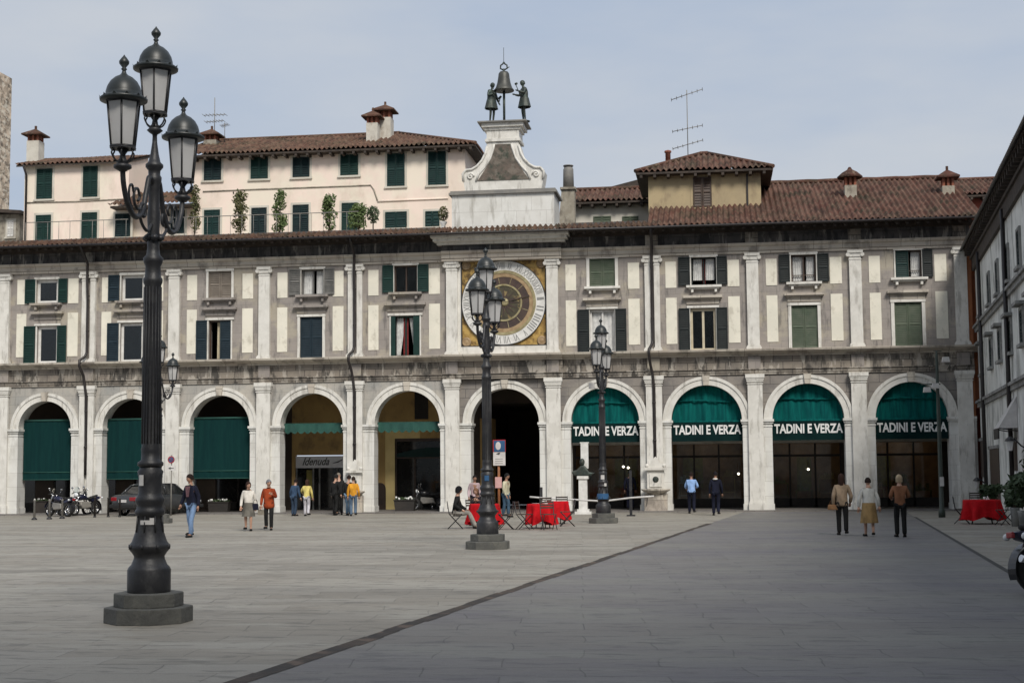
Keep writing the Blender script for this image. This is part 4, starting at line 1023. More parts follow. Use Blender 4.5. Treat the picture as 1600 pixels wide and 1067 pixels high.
# --- terrace in front of the pink house: slab and railing
tr = wthing('roof_terrace', 'roof terrace behind the arcade eaves with a thin iron railing below the pink house', 'terrace', (-18, 4, 11.5))
k = MB(); k.box(XL, CB[0] + .5, .45, HY, 12.0, 12.25); k.build('terrace_floor', 'chimney_plaster', tr)
k = MB(); zt_ = at(400, 336, 1.6)[1]
for (xs, xe) in ((at(235, 345, 1.6)[0], at(560, 332, 1.6)[0]), (at(40, 350, 1.6)[0], at(200, 345, 1.6)[0])):
    k.tube([(xs, 1.6, zt_), (xe, 1.6, zt_)], .02, 6); x = xs
    while x < xe: k.tube([(x, 1.6, 12.25), (x, 1.6, zt_)], .012, 5); x += .55
k.build('railing', 'lead_grey', tr)
def climber(px, py0, py1, wpx, label, Y=2.2, m='leaves_green', seed=1, dens=1., potted=True, name='climbing_plant'):
    x, z0 = at(px, py1, Y); _, z1 = at(px, py0, Y); z0 = 12.25
    t = wthing(name, label, 'plant', (x, Y, z0), 'plants on the roof terrace')
    rr = random.Random(seed); wd = wpx / 36.5 / 2
    k = MB(); k.tube([(x, Y, z0 + .3), (x + .05, Y, (z0 + z1) / 2), (x - .04, Y, z1 - .1)], [.035, .025, .01], 6)
    for j in range(9):
        z = z0 + .6 + (z1 - z0 - .7) * j / 9; a = rr.uniform(0, 6.3)
        k.tube([(x, Y, z), (x + wd * .8 * math.cos(a), Y + wd * .8 * math.sin(a), z + .18)], [.014, .006], 5)
    k.build('stem', 'bark', t)
    k = MB()
    for j in range(int(20 * dens)):
        z = z0 + .75 + (z1 - z0 - .8) * rr.random(); f = 1 - .45 * abs((z - (z0 + z1) / 2) / (z1 - z0)) * 1.6
        k.leafcloud((x + rr.uniform(-.6, .6) * wd * f, Y + rr.uniform(-.5, .5) * wd * f, z), (wd * .55, wd * .55, .24), int(46 * dens), .075, seed=seed * 50 + j, thin=.2)
    k.build('foliage', m, t)
    k = MB(); k.lathe([(.16, 0), (.24, .42), (.26, .46), (.22, .46), (.2, .4)], x, Y, 14, z0); k.build('pot', 'brick_red', t)
climber(303, 288, 368, 22, 'tall sparse brown climbing plant beside the right lantern of the near lamp', seed=3, m='leaves_dry', dens=.8)
climber(375, 300, 366, 32, 'bushy climbing plant left of the second shutter door on the terrace', seed=4, m='leaves_dry')
climber(437, 301, 366, 26, 'green climbing plant right of the second shutter door on the terrace', seed=5)
climber(514, 298, 362, 26, 'tall green climbing plant between the two rightmost terrace doors', seed=6)
climber(560, 318, 360, 34, 'low wide dark shrub in front of the rightmost terrace door', seed=7, dens=1.1)
k = wthing('potted_shrub', 'small dense round dark green shrub at the right end of the terrace plants', 'plant', (at(583, 350, 2.2)[0], 2.2, 12.25), 'plants on the roof terrace')
x = at(583, 335, 2.2)[0]; z = at(583, 335, 2.2)[1]
q = MB(); q.leafcloud((x, 2.2, z), (.3, .3, .42), 420, .06, 9, .8); q.build('foliage', 'leaves_dark', k)
q = MB(); q.tube([(x, 2.2, 12.6), (x, 2.2, z)], .03, 6); q.build('stem', 'bark', k)
q = MB(); q.lathe([(.14, 0), (.2, .38), (.22, .42), (.18, .42)], x, 2.2, 14, 12.25); q.build('pot', 'brick_red', k)
x = at(693, 345, .7)[0]; z = at(693, 334, .7)[1]
k = wthing('topiary', 'small brown pointed topiary in a white pot at the left foot of the clock gable', 'plant', (x, .7, 12.25), 'plants on the roof terrace')
q = MB(); q.leafcloud((x, .7, z), (.24, .24, .36), 380, .05, 12, .8); q.build('foliage', 'leaves_dry', k)
q = MB(); q.tube([(x, .7, z - .4), (x, .7, z)], .03, 6); q.build('stem', 'bark', k)
q = MB(); q.lathe([(.10, .0), (.12, z - .62 - 12.25), (.08, z - .56 - 12.25), (.17, z - .38 - 12.25), (.14, z - .36 - 12.25)], x, .7, 14, 12.25); q.build('pot', 'white_paint', k)

# ================================================================ white house, its chimney stack and the ochre roof tower
MY = 8.0
wh = wthing('white_house', 'low white house with a tiled roof between the clock gable and the ochre roof tower', 'house', (-4, 10, 0))
xa_, _ = at(888, 330, MY); xb_, _ = at(1015, 330, MY); _, ze = at(950, 317, MY)
k = MB(); k.box(xa_, xb_, MY, MY + 5, 10, ze); k.build('wall', 'white_plaster', wh)
roofbox(xa_ + .3, xb_ + 1.0, MY, MY + 5.0, ze + .05, R(20), wh, 'clay_tiles', over=.55, seed=31)
for (a, b) in ((927, 955), (972, 998)): hwin(a, b, 338, 358, 'shutter_olive', wh, MY)
k = MB(); x0, z0 = at(950, 293, MY + 3); x1, _ = at(1003, 278, MY + 3)
k.prism([(x0 - .2, z0 - .4), (x1, z0 - .4), (x1, at(1003, 279, MY + 3)[1]), (x0, z0)], MY + 3, MY + 8); k.build('rear_roof', 'dark_wood', wh)
sk = wthing('chimney_stack', 'grey rendered chimney stack with a round pot just right of the clock gable', 'chimney', (at(889, 345, 5)[0], 5, 12.3))
x, z0 = at(889, 350, 5); zm = at(889, 298, 5)[1]; zt2 = at(889, 262, 5)[1]
k = MB(); k.prism([(x - .42, 12.25), (x + .3, 12.25), (x + .3, zm), (x - .3, zm), (x - .42, z0 + .3)], 4.7, 5.3); k.box(x - .36, x + .36, 4.6, 5.4, zm, zm + .1); k.build('stack', 'chimney_plaster', sk)
k = MB(); k.lathe([(.26, zm + .1), (.24, zt2 - .1), (.2, zt2), (.14, zt2)], x, 5, 16); k.lathe([(.24, 0), (.24, .05)], x, 5, 16, zt2 + .05); k.lathe([(.1, -.05), (.1, .06)], x, 5, 8, zt2 + .0); k.build('chimney_pot', 'lead_grey', sk)

TY = 2.2
ot = wthing('roof_tower', 'square ochre rooftop room with one dark shutter and a tiled hip roof', 'tower', (0, 4.5, 12))
x0 = at(1013, 300, TY)[0]; x1 = at(1189, 300, TY)[0]; zT = at(1100, 271, TY)[1]; zB = at(1012, 333, TY)[1]
k = MB(); k.box(x0, x1, TY, TY + 4.6, 12.3, zT); wl_ = k.build('wall', 'ochre_tower', ot)
k = MB(); px_ = at(1168, 300, TY)[0]; k.box(px_ - .05, px_ + .03, TY - .05, TY - .002, zB, zT - .1); k.build('downpipe', 'pipe_metal', ot)
hwin(1083, 1112, 277, 324, 'shutter_taupe' if False else 'brown_paint', ot, TY, sur='ochre_tower')
roofbox(x0, x1, TY, TY + 4.6, zT + .1, R(24), ot, 'clay_tiles', hl=True, hr=True, over=.55, seed=41)
k = MB(); xx, zz = at(1044, 245, TY + 2.5); k.lathe([(.12, -.7), (.12, .1), (.16, .12), (.16, .2), (.05, .24)], xx, TY + 2.2, 10, zz); k.build('flue_pipe', 'brick_red', ot)

def antenna(px, pyb, pyt, bars, Y, label, lean=.0, r=.022):
    x, zb_ = at(px, pyb, Y); _, zt_ = at(px, pyt, Y)
    t = wthing('tv_antenna', label, 'antenna', (x, Y, zb_), 'television antennas')
    k = MB(); k.tube([(x, Y, zb_), (x, Y, zt_)], r, 6); k.build('mast', 'lead_grey', t)
    for (py, wl, tilt) in bars:
        z = at(px, py, Y)[1]; w2 = wl / 36.0 / 2
        q = MB(); q.tube([(x - w2, Y, z - tilt), (x + w2, Y, z + tilt)], r * .8, 6)
        for j in range(7): q.tube([(x - w2 + 2 * w2 * j / 6, Y - .3, z - tilt + 2 * tilt * j / 6), (x - w2 + 2 * w2 * j / 6, Y + .3, z - tilt + 2 * tilt * j / 6)], r * .6, 5)
        q.build('boom', 'lead_grey', t)
antenna(1075, 243, 141, [(148, 52, .22), (201, 50, .12), (226, 50, .18)], TY + 2.8, 'tall television antenna with three booms above the ochre roof tower')
antenna(335, 224, 153, [(180, 44, .0), (190, 36, .02)], yrm - .5, 'television antenna with two booms on the pink house roof, right of the near lamp')
antenna(351, 222, 192, [(196, 14, .05)], yrm - .9, 'short television antenna on the pink house roof beside a taller one', r=.018)

# ================================================================ far right roofs, orange building
fr = wthing('far_house', 'tiled roof of a distant house at the right end of the arcade roof', 'house', (14, 18, 0))
x0 = at(1496, 330, 14)[0]; x1 = x0 + 12; z = at(1520, 305, 14)[1]
k = MB(); k.box(x0 + .3, x1, 14.6, 22, 5, z); k.build('wall', 'red_plaster', fr)
roofbox(x0 + .4, x1, 14.6, 22, z + .1, R(20), fr, 'clay_tiles', over=.5, seed=51)
ob = wthing('orange_house', 'narrow orange plastered house at the right end of the arcade, red at its foot', 'house', (12.2, 3, 0))
x0 = XR + .02; k = MB(); k.box(x0, 15, .5, 6, 4.2, 10.6); k.build('wall', 'orange_plaster', ob)
k = MB(); k.box(x0, 15, .5, 6, 0, 4.2); k.build('base_wall', 'red_plaster', ob)
k = MB(); tile_slope(k, (x0, -.1, 10.7), (1, 0, 0), (0, math.cos(R(20)), math.sin(R(20))), 4.4, 6, seed=53); pad_tone(k); k.build('roof', 'clay_tiles', ob)
k = MB()
x = at(1524, 700, .4)[0]
k.tube([(x, .42, 10.5), (x, .42, 0)], .06, 8); k.build('downpipe', 'pipe_metal', ob)

# ================================================================ stone tower and low roof at far left
tw = wthing('stone_tower', 'tall rough stone tower cut off by the left edge of the photo', 'tower', (at(-30, 300, 28)[0], 30, 0))
k = MB(); x1 = at(17, 200, 31.5)[0]; zt_ = at(0, 94, 28)[1]
k.box(x1 - 7, x1, 28, 31.5, 0, zt_ - .3)
rr = random.Random(3)
for z in range(60):
    zz = 6 + z * .42
    if zz > zt_ - .8: break
    k.box(x1 - rr.uniform(.5, 1.1), x1 + rr.uniform(.02, .1), 27.9, 28.6, zz, zz + .40)
k.build('tower_wall', 'tower_stone', tw)
k = MB(); 
for j in range(14): k.box(x1 - 7 + j * .52, x1 - 7 + j * .52 + .46, 27.85, 28.7, zt_ - .3, zt_ + rr.uniform(-.1, .15))
k.build('parapet', 'tower_stone', tw)
sh = wthing('dark_shed', 'small dark house with a low roof in front of the stone tower', 'house', (at(10, 350, 12)[0], 13, 0))
x1 = at(36, 350, 12)[0]; zt_ = at(20, 335, 12)[1]
k = MB(); k.box(x1 - 6, x1 - .2, 12, 16, 10, zt_); k.build('wall', 'chimney_plaster', sh)
k = MB(); k.add([(x1 - 6, 11.5, zt_ + .45), (x1 + .1, 11.5, zt_ - .05), (x1 + .1, 16, zt_ - .05), (x1 - 6, 16, zt_ + .45), (x1 - 6, 11.5, zt_ + .65), (x1 + .1, 11.5, zt_ + .12), (x1 + .1, 16, zt_ + .12), (x1 - 6, 16, zt_ + .65)],
      [(0, 3, 2, 1), (4, 5, 6, 7), (0, 1, 5, 4), (1, 2, 6, 5), (2, 3, 7, 6), (3, 0, 4, 7)]); k.build('roof', 'dark_wood', sh)
hwin(12, 22, 345, 370, 'white_paint', sh, 12)

# ================================================================ long house on the right side of the square (own axes: X runs towards the camera)
RO = Vector((10.72, -.35, 0)); RA = R(5.1)
rh = thing('side_house', 'long grey plastered house with dark overhanging eaves along the right side of the square', 'house', RO, -(PI / 2 + RA))
dX = Vector((-math.sin(RA), -math.cos(RA), 0)); dY = Vector((math.cos(RA), -math.sin(RA), 0))
def wall_uv(px, py, off=0.):            # pixel -> distance along that wall and height
    d = ray(px, py); n_ = dY; o = RO + dY * off
    t = (o - CP).dot(n_) / d.dot(n_); p = CP + d * t
    return (p - RO).dot(dX), p.z
LEN = 74
u_, z_ = wall_uv(1599, 304); WT = wall_uv(1560, 362)[1]
k = MB(); k.box(0, LEN, 0, 8, 0, WT + .9); k.build('wall', 'side_plaster', rh)
k = MB()
EZ = WT + .95
k.box(-.05, LEN, -.42, 0, EZ - .12, EZ - .02)
u = .1
while u < LEN:
    k.box(u, u + .14, -.40, -.001, EZ - .36, EZ - .121); u += .62
k.box(-.05, LEN, -.12, -.001, WT - .02, EZ - .37)
k.box(-.05, LEN, -.2, -.001, EZ - .5, EZ - .38)
k.build('eaves', 'dark_wood', rh)
k = MB(); tile_slope(k, (-.1, -.50, EZ), (1, 0, 0), (0, math.cos(R(21)), math.sin(R(21))), 50, 5.0, seed=61, pitch=.25); pad_tone(k); rr_ = k.build('roof', 'clay_tiles_old', rh)
k = MB(); k.tube([(-.1, -.52, EZ - .06), (50, -.52, EZ - .06)], .06, 8); k.build('roof_gutter', 'pipe_metal', rr_)
# a taller piece of the roof nearer the camera
ut = wall_uv(1592, 190, -.8)[0]
for px, py in ((1562, 475), (1560, 617)):
    zz = wall_uv(px, py)[1]
    k = MB(); k.box(-.05, LEN, -.10, -.001, zz - .12, zz + .04); k.box(-.08, LEN, -.18, -.001, zz + .04, zz + .14); k.build('string_course', 'side_trim', rh)
for px in (1541, 1583):
    uu = wall_uv(px, 600)[0]; k = MB(); k.tube([(uu, -.14, WT + .3), (uu, -.14, .2)], .075, 8); k.build('downpipe', 'pipe_metal', rh)
us = [wall_uv(x, 500)[0] for x in (1533, 1548, 1562, 1579, 1598)]
us += [us[-1] + 2.9 * (j + 1) for j in range(12)]
for j, uu in enumerate(us):
    za, zb_ = wall_uv(1561, 465)[1], wall_uv(1561, 402)[1]
    for (z0, z1, w2, hood) in ((za + .15, zb_ - .1, .36, False), (wall_uv(1578, 558)[1] + .1, wall_uv(1578, 503)[1], .42, True)):
        f = MB(); f.box(uu - w2 - .09, uu - w2, -.07, 0, z0, z1); f.box(uu + w2, uu + w2 + .09, -.07, 0, z0, z1); f.box(uu - w2 - .09, uu + w2 + .09, -.07, 0, z1, z1 + .1)
        f.box(uu - w2 - .14, uu + w2 + .14, -.16, 0, z0 - .1, z0)
        wn = f.build('window', 'side_trim', rh)
        s = MB(); louvre(s, uu - w2, uu - .01, -.045, -.005, z0, z1, .1); s.build('shutter', 'slate_green', wn)
        s = MB(); louvre(s, uu + .01, uu + w2, -.045, -.005, z0, z1, .1); s.build('shutter', 'slate_green', wn)
        if hood: s = MB(); s.box(uu - w2 - .2, uu + w2 + .2, -.26, 0, z1 + .14, z1 + .24); s.build('hood', 'side_trim', wn)
for (pa, pb, y0, y1) in ((1534, 1539, 688, 745), (1583, 1589, 690, 735), (1550, 1561, 700, 780)):
    u0, z0 = wall_uv(pa, y1); u1, z1 = wall_uv(pb, y0)
    f = MB(); f.box(min(u0, u1), max(u0, u1), -.03, .0, max(.3, z0), z1); dd = f.build('door', 'brown_paint', rh)
    f = MB(); f.box(min(u0, u1) - .1, max(u0, u1) + .1, -.08, -.001, z1, z1 + .12); f.build('lintel', 'side_trim', dd)

# small canopy, signs, lamp bracket, plants by that wall
def rpt(u, off, z): p = RO + dX * u - dY * off; return Vector((p.x, p.y, z))
u0, zc = wall_uv(1553, 672, -.5); u1 = wall_uv(1571, 668, -.5)[0]
t = thing('door_canopy', 'small pale canvas canopy on the wall of the side house above the red table', 'canopy', rpt((u0 + u1) / 2, 0, zc), -(PI / 2 + RA))
hw_ = .75
k = MB(); k.add([(-hw_, -.6, .0), (hw_, -.6, .0), (hw_, -.01, 1.0), (-hw_, -.01, 1.0), (-hw_, -.01, 0), (hw_, -.01, 0)], [(0, 1, 2, 3), (0, 3, 4), (1, 5, 2)]); k.build('canvas', 'sign_pale', t)
k = MB(); k.box(-hw_, hw_, -.62, -.58, -.34, .0); k.build('valance', 'shop_dark', t)
k = MB()
for x in (-hw_, hw_): k.tube([(x, -.59, 0), (x, -.02, -.1)], .02, 6)
k.build('bracket', 'pipe_metal', t)
for (px, py, lab, n_) in ((1590, 690, 'iron wall lantern on a bracket near the right edge of the photo', 0), (1536, 752, 'small iron wall lantern at the far end of the side house', 1)):
    uu, zz = wall_uv(px, py, -.4)
    t = thing('wall_lantern', lab, 'lantern', rpt(uu, 0, zz), -(PI / 2 + RA), 'wall lanterns on the side house')
    k = MB(); k.tube([(0, -.02, -.3), (0, -.3, -.12), (0, -.5, .1), (0, -.62, .06)], .025, 6); k.box(-.08, .08, -.03, .0, -.45, -.1); k.build('bracket', 'cast_iron', t)
    k = MB(); k.lathe([(.07, 0), (.11, .28)], 0, -.62, 6, -.26, False); k.build('lantern_glass', 'lamp_glass', t)
    k = MB(); k.lathe([(.15, .02), (.12, .08), (.03, .16)], 0, -.62, 8, .0, False); k.build('lantern_cap', 'cast_iron', t)
for j, (px, py, rad, lab) in enumerate(((1560, 778, .32, 'leafy dark bush behind the right red table'), (1579, 768, .7, 'large dark bush by the side house, in the middle of the greenery'), (1600, 742, 1.0, 'tall dark bush at the right edge above the motorcycle'), (1528, 790, .4, 'small potted bush at the far corner beside the last pier'))):
    uu, zz = wall_uv(px, py, -1.0)
    b = rpt(uu, .55, 0)
    t = wthing('bush', lab, 'bush', b, 'bushes along the side house')
    zc = max(zz, .8)
    k = MB()
    for q in range(9):
        rr = random.Random(j * 20 + q)
        k.leafcloud((b.x + rr.uniform(-.5, .5) * rad, b.y + rr.uniform(-.7, .7) * rad, zc + rr.uniform(-.5, .5) * rad), (rad * .45, rad * .45, rad * .4), 130, .10, seed=j * 90 + q, thin=.6)
    k.build('foliage', 'leaves_dark', t)
    k = MB(); k.lathe([(rad * .32, 0), (rad * .42, .5), (rad * .44, .55), (rad * .3, .55)], b.x, b.y, 16, 0); k.build('planter', 'side_trim', t)
    k = MB()
    for a in range(5): k.tube([(b.x, b.y, .4), (b.x + .25 * rad * math.cos(a * 1.3), b.y + .25 * rad * math.sin(a * 1.3), zc)], [.03, .012], 5)
    k.build('stem', 'bark', t)

# unseen house behind the camera, added and raised to shade the near end
bh = wthing('shade_house', 'unseen house added behind the camera to shade the near square', 'house', (-10, -84, 0))
k = MB(); k.box(-50, 30, -92, -74, 0, 30); k.build('wall', 'side_plaster', bh)

# ================================================================ street lamps
def arc_pts(pts, n=6):      # Catmull-Rom through the points
    P = [Vector(p) for p in pts]; P = [P[0]] + P + [P[-1]]; out = []
    for i in range(1, len(P) - 2):
        for j in range(n):
            t = j / n; a, b, c, d = P[i - 1], P[i], P[i + 1], P[i + 2]
            out.append(.5 * ((2 * b) + (c - a) * t + (2 * a - 5 * b + 4 * c - d) * t * t + (3 * b - a - 3 * c + d) * t ** 3))
    out.append(P[-2]); return out
def make_lantern(parent, x, y, z, name='lantern'):
    """six-sided lantern, z = height of its lower ring"""
    a0 = R(-74); n = 6
    def hexring(r, zz): return [(x + r * math.cos(a0 + k * PI / 3), y + r * math.sin(a0 + k * PI / 3), zz) for k in range(6)]
    f = MB()
    lo, hi = hexring(.142, z), hexring(.195, z + .50)
    for k in range(6): f.tube([lo[k], hi[k]], .0115, 6)
    for r_, zz, t in ((.145, z, .016), (.196, z + .50, .016)):
        h = hexring(r_, zz)
        for k in range(6): f.tube([h[k], h[(k + 1) % 6]], t, 6)
    f.lathe([(.16, -.02), (.155, 0), (.12, .012)], x, y, 6, z, False, a0)
    for k in range(6):       # scroll brackets under the lantern
        a = a0 + k * PI / 3; c, s_ = math.cos(a), math.sin(a)
        f.tube(arc_pts([(x + .035 * c, y + .035 * s_, z - .17), (x + .10 * c, y + .10 * s_, z - .135), (x + .135 * c, y + .135 * s_, z - .07), (x + .115 * c, y + .115 * s_, z - .035), (x + .15 * c, y + .15 * s_, z)], 4), .010, 5)
    f.lathe([(.03, -.26), (.032, -.19), (.075, -.165), (.04, -.13), (.03, -.08), (.07, -.02)], x, y, 12, z)
    lan = f.build(name, 'cast_iron', parent)
    g = MB(); gl, gh = hexring(.134, z + .012), hexring(.187, z + .495)
    for k in range(6): g.add([gl[k], gl[(k + 1) % 6], gh[(k + 1) % 6], gh[k]], [(0, 1, 2, 3)])
    g.build('glass', 'lamp_glass', lan)
    r = MB()
    r.lathe([(.20, .50), (.265, .512), (.27, .535), (.235, .56), (.205, .57), (.202, .61), (.185, .67), (.15, .73), (.10, .775), (.05, .80), (.03, .82), (.02, .85), (.035, .87), (.02, .885), (.055, .93), (.058, .955), (.03, .995), (.012, 1.015), (.004, 1.03)], x, y, 24, z)
    for k in range(12):      # little leaves standing along the eave
        a = k * PI / 6; r.add([(x + .262 * math.cos(a - .12), y + .262 * math.sin(a - .12), z + .53), (x + .262 * math.cos(a + .12), y + .262 * math.sin(a + .12), z + .53), (x + .275 * math.cos(a), y + .275 * math.sin(a), z + .565)], [(0, 1, 2)])
    r.build('lantern_roof', 'lamp_roof', lan)
    return lan
LB = dict(
 base=[(.245, .325), (.25, .34), (.25, .58), (.235, .61), (.205, .64), (.18, .70), (.175, .73), (.20, .77), (.235, .81), (.242, .84), (.225, .865), (.20, .90), (.165, 1.0), (.148, 1.12), (.145, 1.18), (.17, 1.20), (.175, 1.235), (.155, 1.26), (.152, 1.30), (.17, 1.34), (.172, 1.37), (.15, 1.40), (.135, 1.44), (.135, 1.60), (.15, 1.68), (.125, 1.71), (.125, 1.73)])
def make_lamp(loc, arm_ang, label, group='three-armed street lamps', light=False, bare=False):
    t = thing('street_lamp', label, 'street lamp', loc, 0, group)
    k = MB(); k.lathe([(.51, 0), (.51, .165), (.50, .175)], 0, 0, 8, smooth=False, ph=R(22.5)); k.lathe([(.40, .176), (.40, .32), (.39, .33)], 0, 0, 8, smooth=False, ph=R(22.5))
    k.build('stone_plinth', 'plinth_stone', t, bevel=.012)
    k = MB(); k.lathe(LB['base'], 0, 0, 16)
    for j in range(8):
        a = j * PI / 4; k.tube([(.165 * math.cos(a), .165 * math.sin(a), 1.0), (.148 * math.cos(a), .148 * math.sin(a), 1.18)], .012, 5); k.tube([(.236 * math.cos(a), .236 * math.sin(a), .815), (.236 * math.cos(a), .236 * math.sin(a), .86)], .02, 6)
    k.build('lamp_base', 'cast_iron', t)
    k = MB(); k.lathe([(.13, 1.73), (.15, 1.75), (.15, 1.78), (.11, 1.81), (.108, 1.90), (.112, 1.93), (.105, 1.96), (.098, 3.80), (.112, 3.83), (.115, 3.87), (.095, 3.90), (.09, 4.02), (.11, 4.06), (.12, 4.11), (.08, 4.15), (.072, 4.22), (.07, 4.45), (.078, 4.62), (.066, 4.70), (.066, 4.95), (.085, 5.0), (.088, 5.05), (.07, 5.08), (.072, 5.13), (.105, 5.17), (.105, 5.20), (.072, 5.23), (.05, 5.32), (.03, 5.46), (.026, 5.55), (.06, 5.57), (.095, 5.60), (.05, 5.64), (.03, 5.68)], 0, 0, 20)
    for j in range(16): a = j * PI / 8; k.tube([(.106 * math.cos(a), .106 * math.sin(a), 1.99), (.099 * math.cos(a), .099 * math.sin(a), 3.78)], .0075, 4)
    for j in range(6): a = j * PI / 3; k.lathe([(.004, 0), (.045, .03), (.04, .06), (.004, .09)], .09 * math.cos(a), .09 * math.sin(a), 8, 4.3); 
    k.build('shaft', 'cast_iron', t)
    for sgn in (1, -1):
        c, s_ = math.cos(arm_ang) * sgn, math.sin(arm_ang) * sgn
        k = MB(); P = lambda r, z: (r * c, r * s_, z)
        k.tube(arc_pts([P(.05, 4.98), P(.16, 5.02), P(.24, 4.86), P(.36, 4.60), P(.58, 4.50), P(.80, 4.60), P(.93, 4.80), P(.965, 4.98)], 7), .032, 8)
        k.tube(arc_pts([P(.06, 4.50), P(.2, 4.40), P(.36, 4.45), P(.44, 4.56), P(.38, 4.68), P(.28, 4.66), P(.27, 4.57), P(.33, 4.54)], 6), .02, 6)
        k.tube(arc_pts([P(.40, 4.62), P(.52, 4.60), P(.62, 4.68), P(.60, 4.80), P(.50, 4.82), P(.45, 4.74), P(.50, 4.69)], 6), .018, 6)
        k.tube(arc_pts([P(.66, 4.56), P(.76, 4.68), P(.76, 4.80), P(.68, 4.84), P(.64, 4.77)], 6), .015, 6)
        k.lathe([(.03, 4.93), (.10, 4.97), (.10, 5.0), (.04, 5.03)], .965 * c, .965 * s_, 14)
        k.build('arm', 'cast_iron', t)
    make_lantern(t, 0, 0, 5.80)
    for sgn in (1, -1): make_lantern(t, .965 * math.cos(arm_ang) * sgn, .965 * math.sin(arm_ang) * sgn, 5.20)
    return t
# headings of the arms measured clockwise from +Y, turned into angles from +X
def armang(h_cam): return R(90) - R(h_cam - 7.9)
lampspec = [((232, 971), 7.5, 'tall near three-lantern street lamp with a dark cast iron post, largest in the square', 1.0),
            ((762, 857), 10.5, 'three-lantern street lamp in front of the clock, beside the seated people'),
            ((943, 817), 13, 'three-lantern street lamp by the bust monument with a small floodlight on its arm'),
            ((247, 817), 15, 'distant three-lantern street lamp mostly hidden behind the near lamp post')]
lamps = []
for j, sp in enumerate(lampspec):
    g = gnd(*sp[0]); lamps.append(make_lamp((g[0], g[1], 0), armang(sp[1]), sp[2]))
lamps[0].scale = (1, 1, 1.042)
# small floodlight on lamp 3, stickers on lamp 1
k = MB(); k.box(-.42, -.24, -.15, .02, 4.47, 4.66); k.tube([(-.3, 0, 4.5), (0, 0, 4.45)], .015, 6); k.build('floodlight', 'sign_pale', lamps[2])
def sticker(lamp, ang, z, h, w, r, m='sign_pale'):
    k = MB(); n_ = 6; vs = []
    for j in range(n_ + 1):
        a = ang + (j / n_ - .5) * w / r; vs += [((r + .006) * math.cos(a), (r + .006) * math.sin(a), z), ((r + .006) * math.cos(a), (r + .006) * math.sin(a), z + h)]
    k.add(vs, [(2 * j, 2 * j + 2, 2 * j + 3, 2 * j + 1) for j in range(n_)]); k.build('sticker', m, lamp)
sticker(lamps[0], R(-115), 1.52, .12, .07, .140); sticker(lamps[0], R(-80), 1.085, .05, .16, .158); sticker(lamps[0], R(-60), 1.09, .07, .05, .157)
sticker(lamps[1], R(-85), 1.52, .12, .10, .142, 'sign_blue'); sticker(lamps[2], R(-90), 1.45, .14, .12, .140); sticker(lamps[2], R(-60), 1.22, .1, .08, .182); sticker(lamps[2], R(-90), .8, .18, .42, .245, 'sign_blue')

# ================================================================ floodlight pole on the right
g = gnd(1472, 808); T = lambda px, py: at(px, py, g[1])
t = wthing('floodlight_pole', 'slim dark green pole carrying three small floodlights in front of the last arch', 'lamp post', (g[0], g[1], 0))
zt = T(1471, 548)[1]
k = MB(); k.lathe([(.12, 0), (.12, .25), (.085, .3), (.075, 2.0), (.05, zt - .2), (.03, zt)], g[0], g[1], 12); k.build('pole', 'green_pole', t)
za = T(1471, 600)[1]
k = MB(); k.tube([(g[0] - .55, g[1], za), (g[0] + .1, g[1], za)], .025, 6); k.tube([(g[0] - .1, g[1], zt), (g[0] + .18, g[1], zt - .02)], .02, 6); k.build('arm', 'green_pole', t)
for (px, py, mm) in ((1448, 609, 'sign_pale'), (1461, 603, 'sign_pale'), (1477, 562, 'sign_pale')):
    x, z = T(px, py); k = MB(); k.prism([(x - .13, z - .09), (x + .13, z - .09), (x + .10, z + .09), (x - .10, z + .09)], g[1] - .2, g[1] + .05); fl = k.build('floodlight', mm, t)
    k = MB(); k.box(x - .1, x + .1, g[1] + .05, g[1] + .14, z - .07, z + .07); k.build('housing', 'green_pole', fl)
x, z = T(1471, 752); k = MB(); k.box(x - .07, x + .07, g[1] - .10, g[1] - .085, z - .16, z + .16); k.build('notice', 'sign_pale', t)

# ================================================================ signs
g = gnd(267, 806); T = lambda px, py: at(px, py, g[1])
t = wthing('road_sign', 'small round no-parking sign with a plate on a thin pole by the parked car', 'road sign', (g[0], g[1], 0))
zc = T(267, 718)[1]; k = MB(); k.tube([(g[0], g[1], 0), (g[0], g[1], zc + .2)], .03, 8); k.build('pole', 'lead_grey', t)
def disc(r0, y, m_, name, par, x, z, thick=.012):
    k = MB(); k.prism([(x + r0 * math.cos(2 * PI * j / 28), z + r0 * math.sin(2 * PI * j / 28)) for j in range(28)], y - thick, y); return k.build(name, m_, par)
dd = disc(.15, g[1] - .04, 'sign_red', 'sign_disc', t, g[0], zc); disc(.105, g[1] - .053, 'sign_blue', 'sign_field', dd, g[0], zc, .004)
k = MB(); k.tube([(g[0] - .07, g[1] - .06, zc + .07), (g[0] + .07, g[1] - .06, zc - .07)], .014, 6); k.build('sign_bar', 'sign_red', dd)
k = MB(); k.box(g[0] - .2, g[0] + .2, g[1] - .05, g[1] - .035, zc - .46, zc - .24); pl = k.build('sign_plate', 'sign_pale', t)
k = MB(); k.prism([(g[0] - .12, zc - .36), (g[0] - .02, zc - .42), (g[0] - .02, zc - .30)], g[1] - .056, g[1] - .051); k.box(g[0] - .02, g[0] + .12, g[1] - .056, g[1] - .051, zc - .375, zc - .345); k.build('arrow', 'numeral_black', pl)

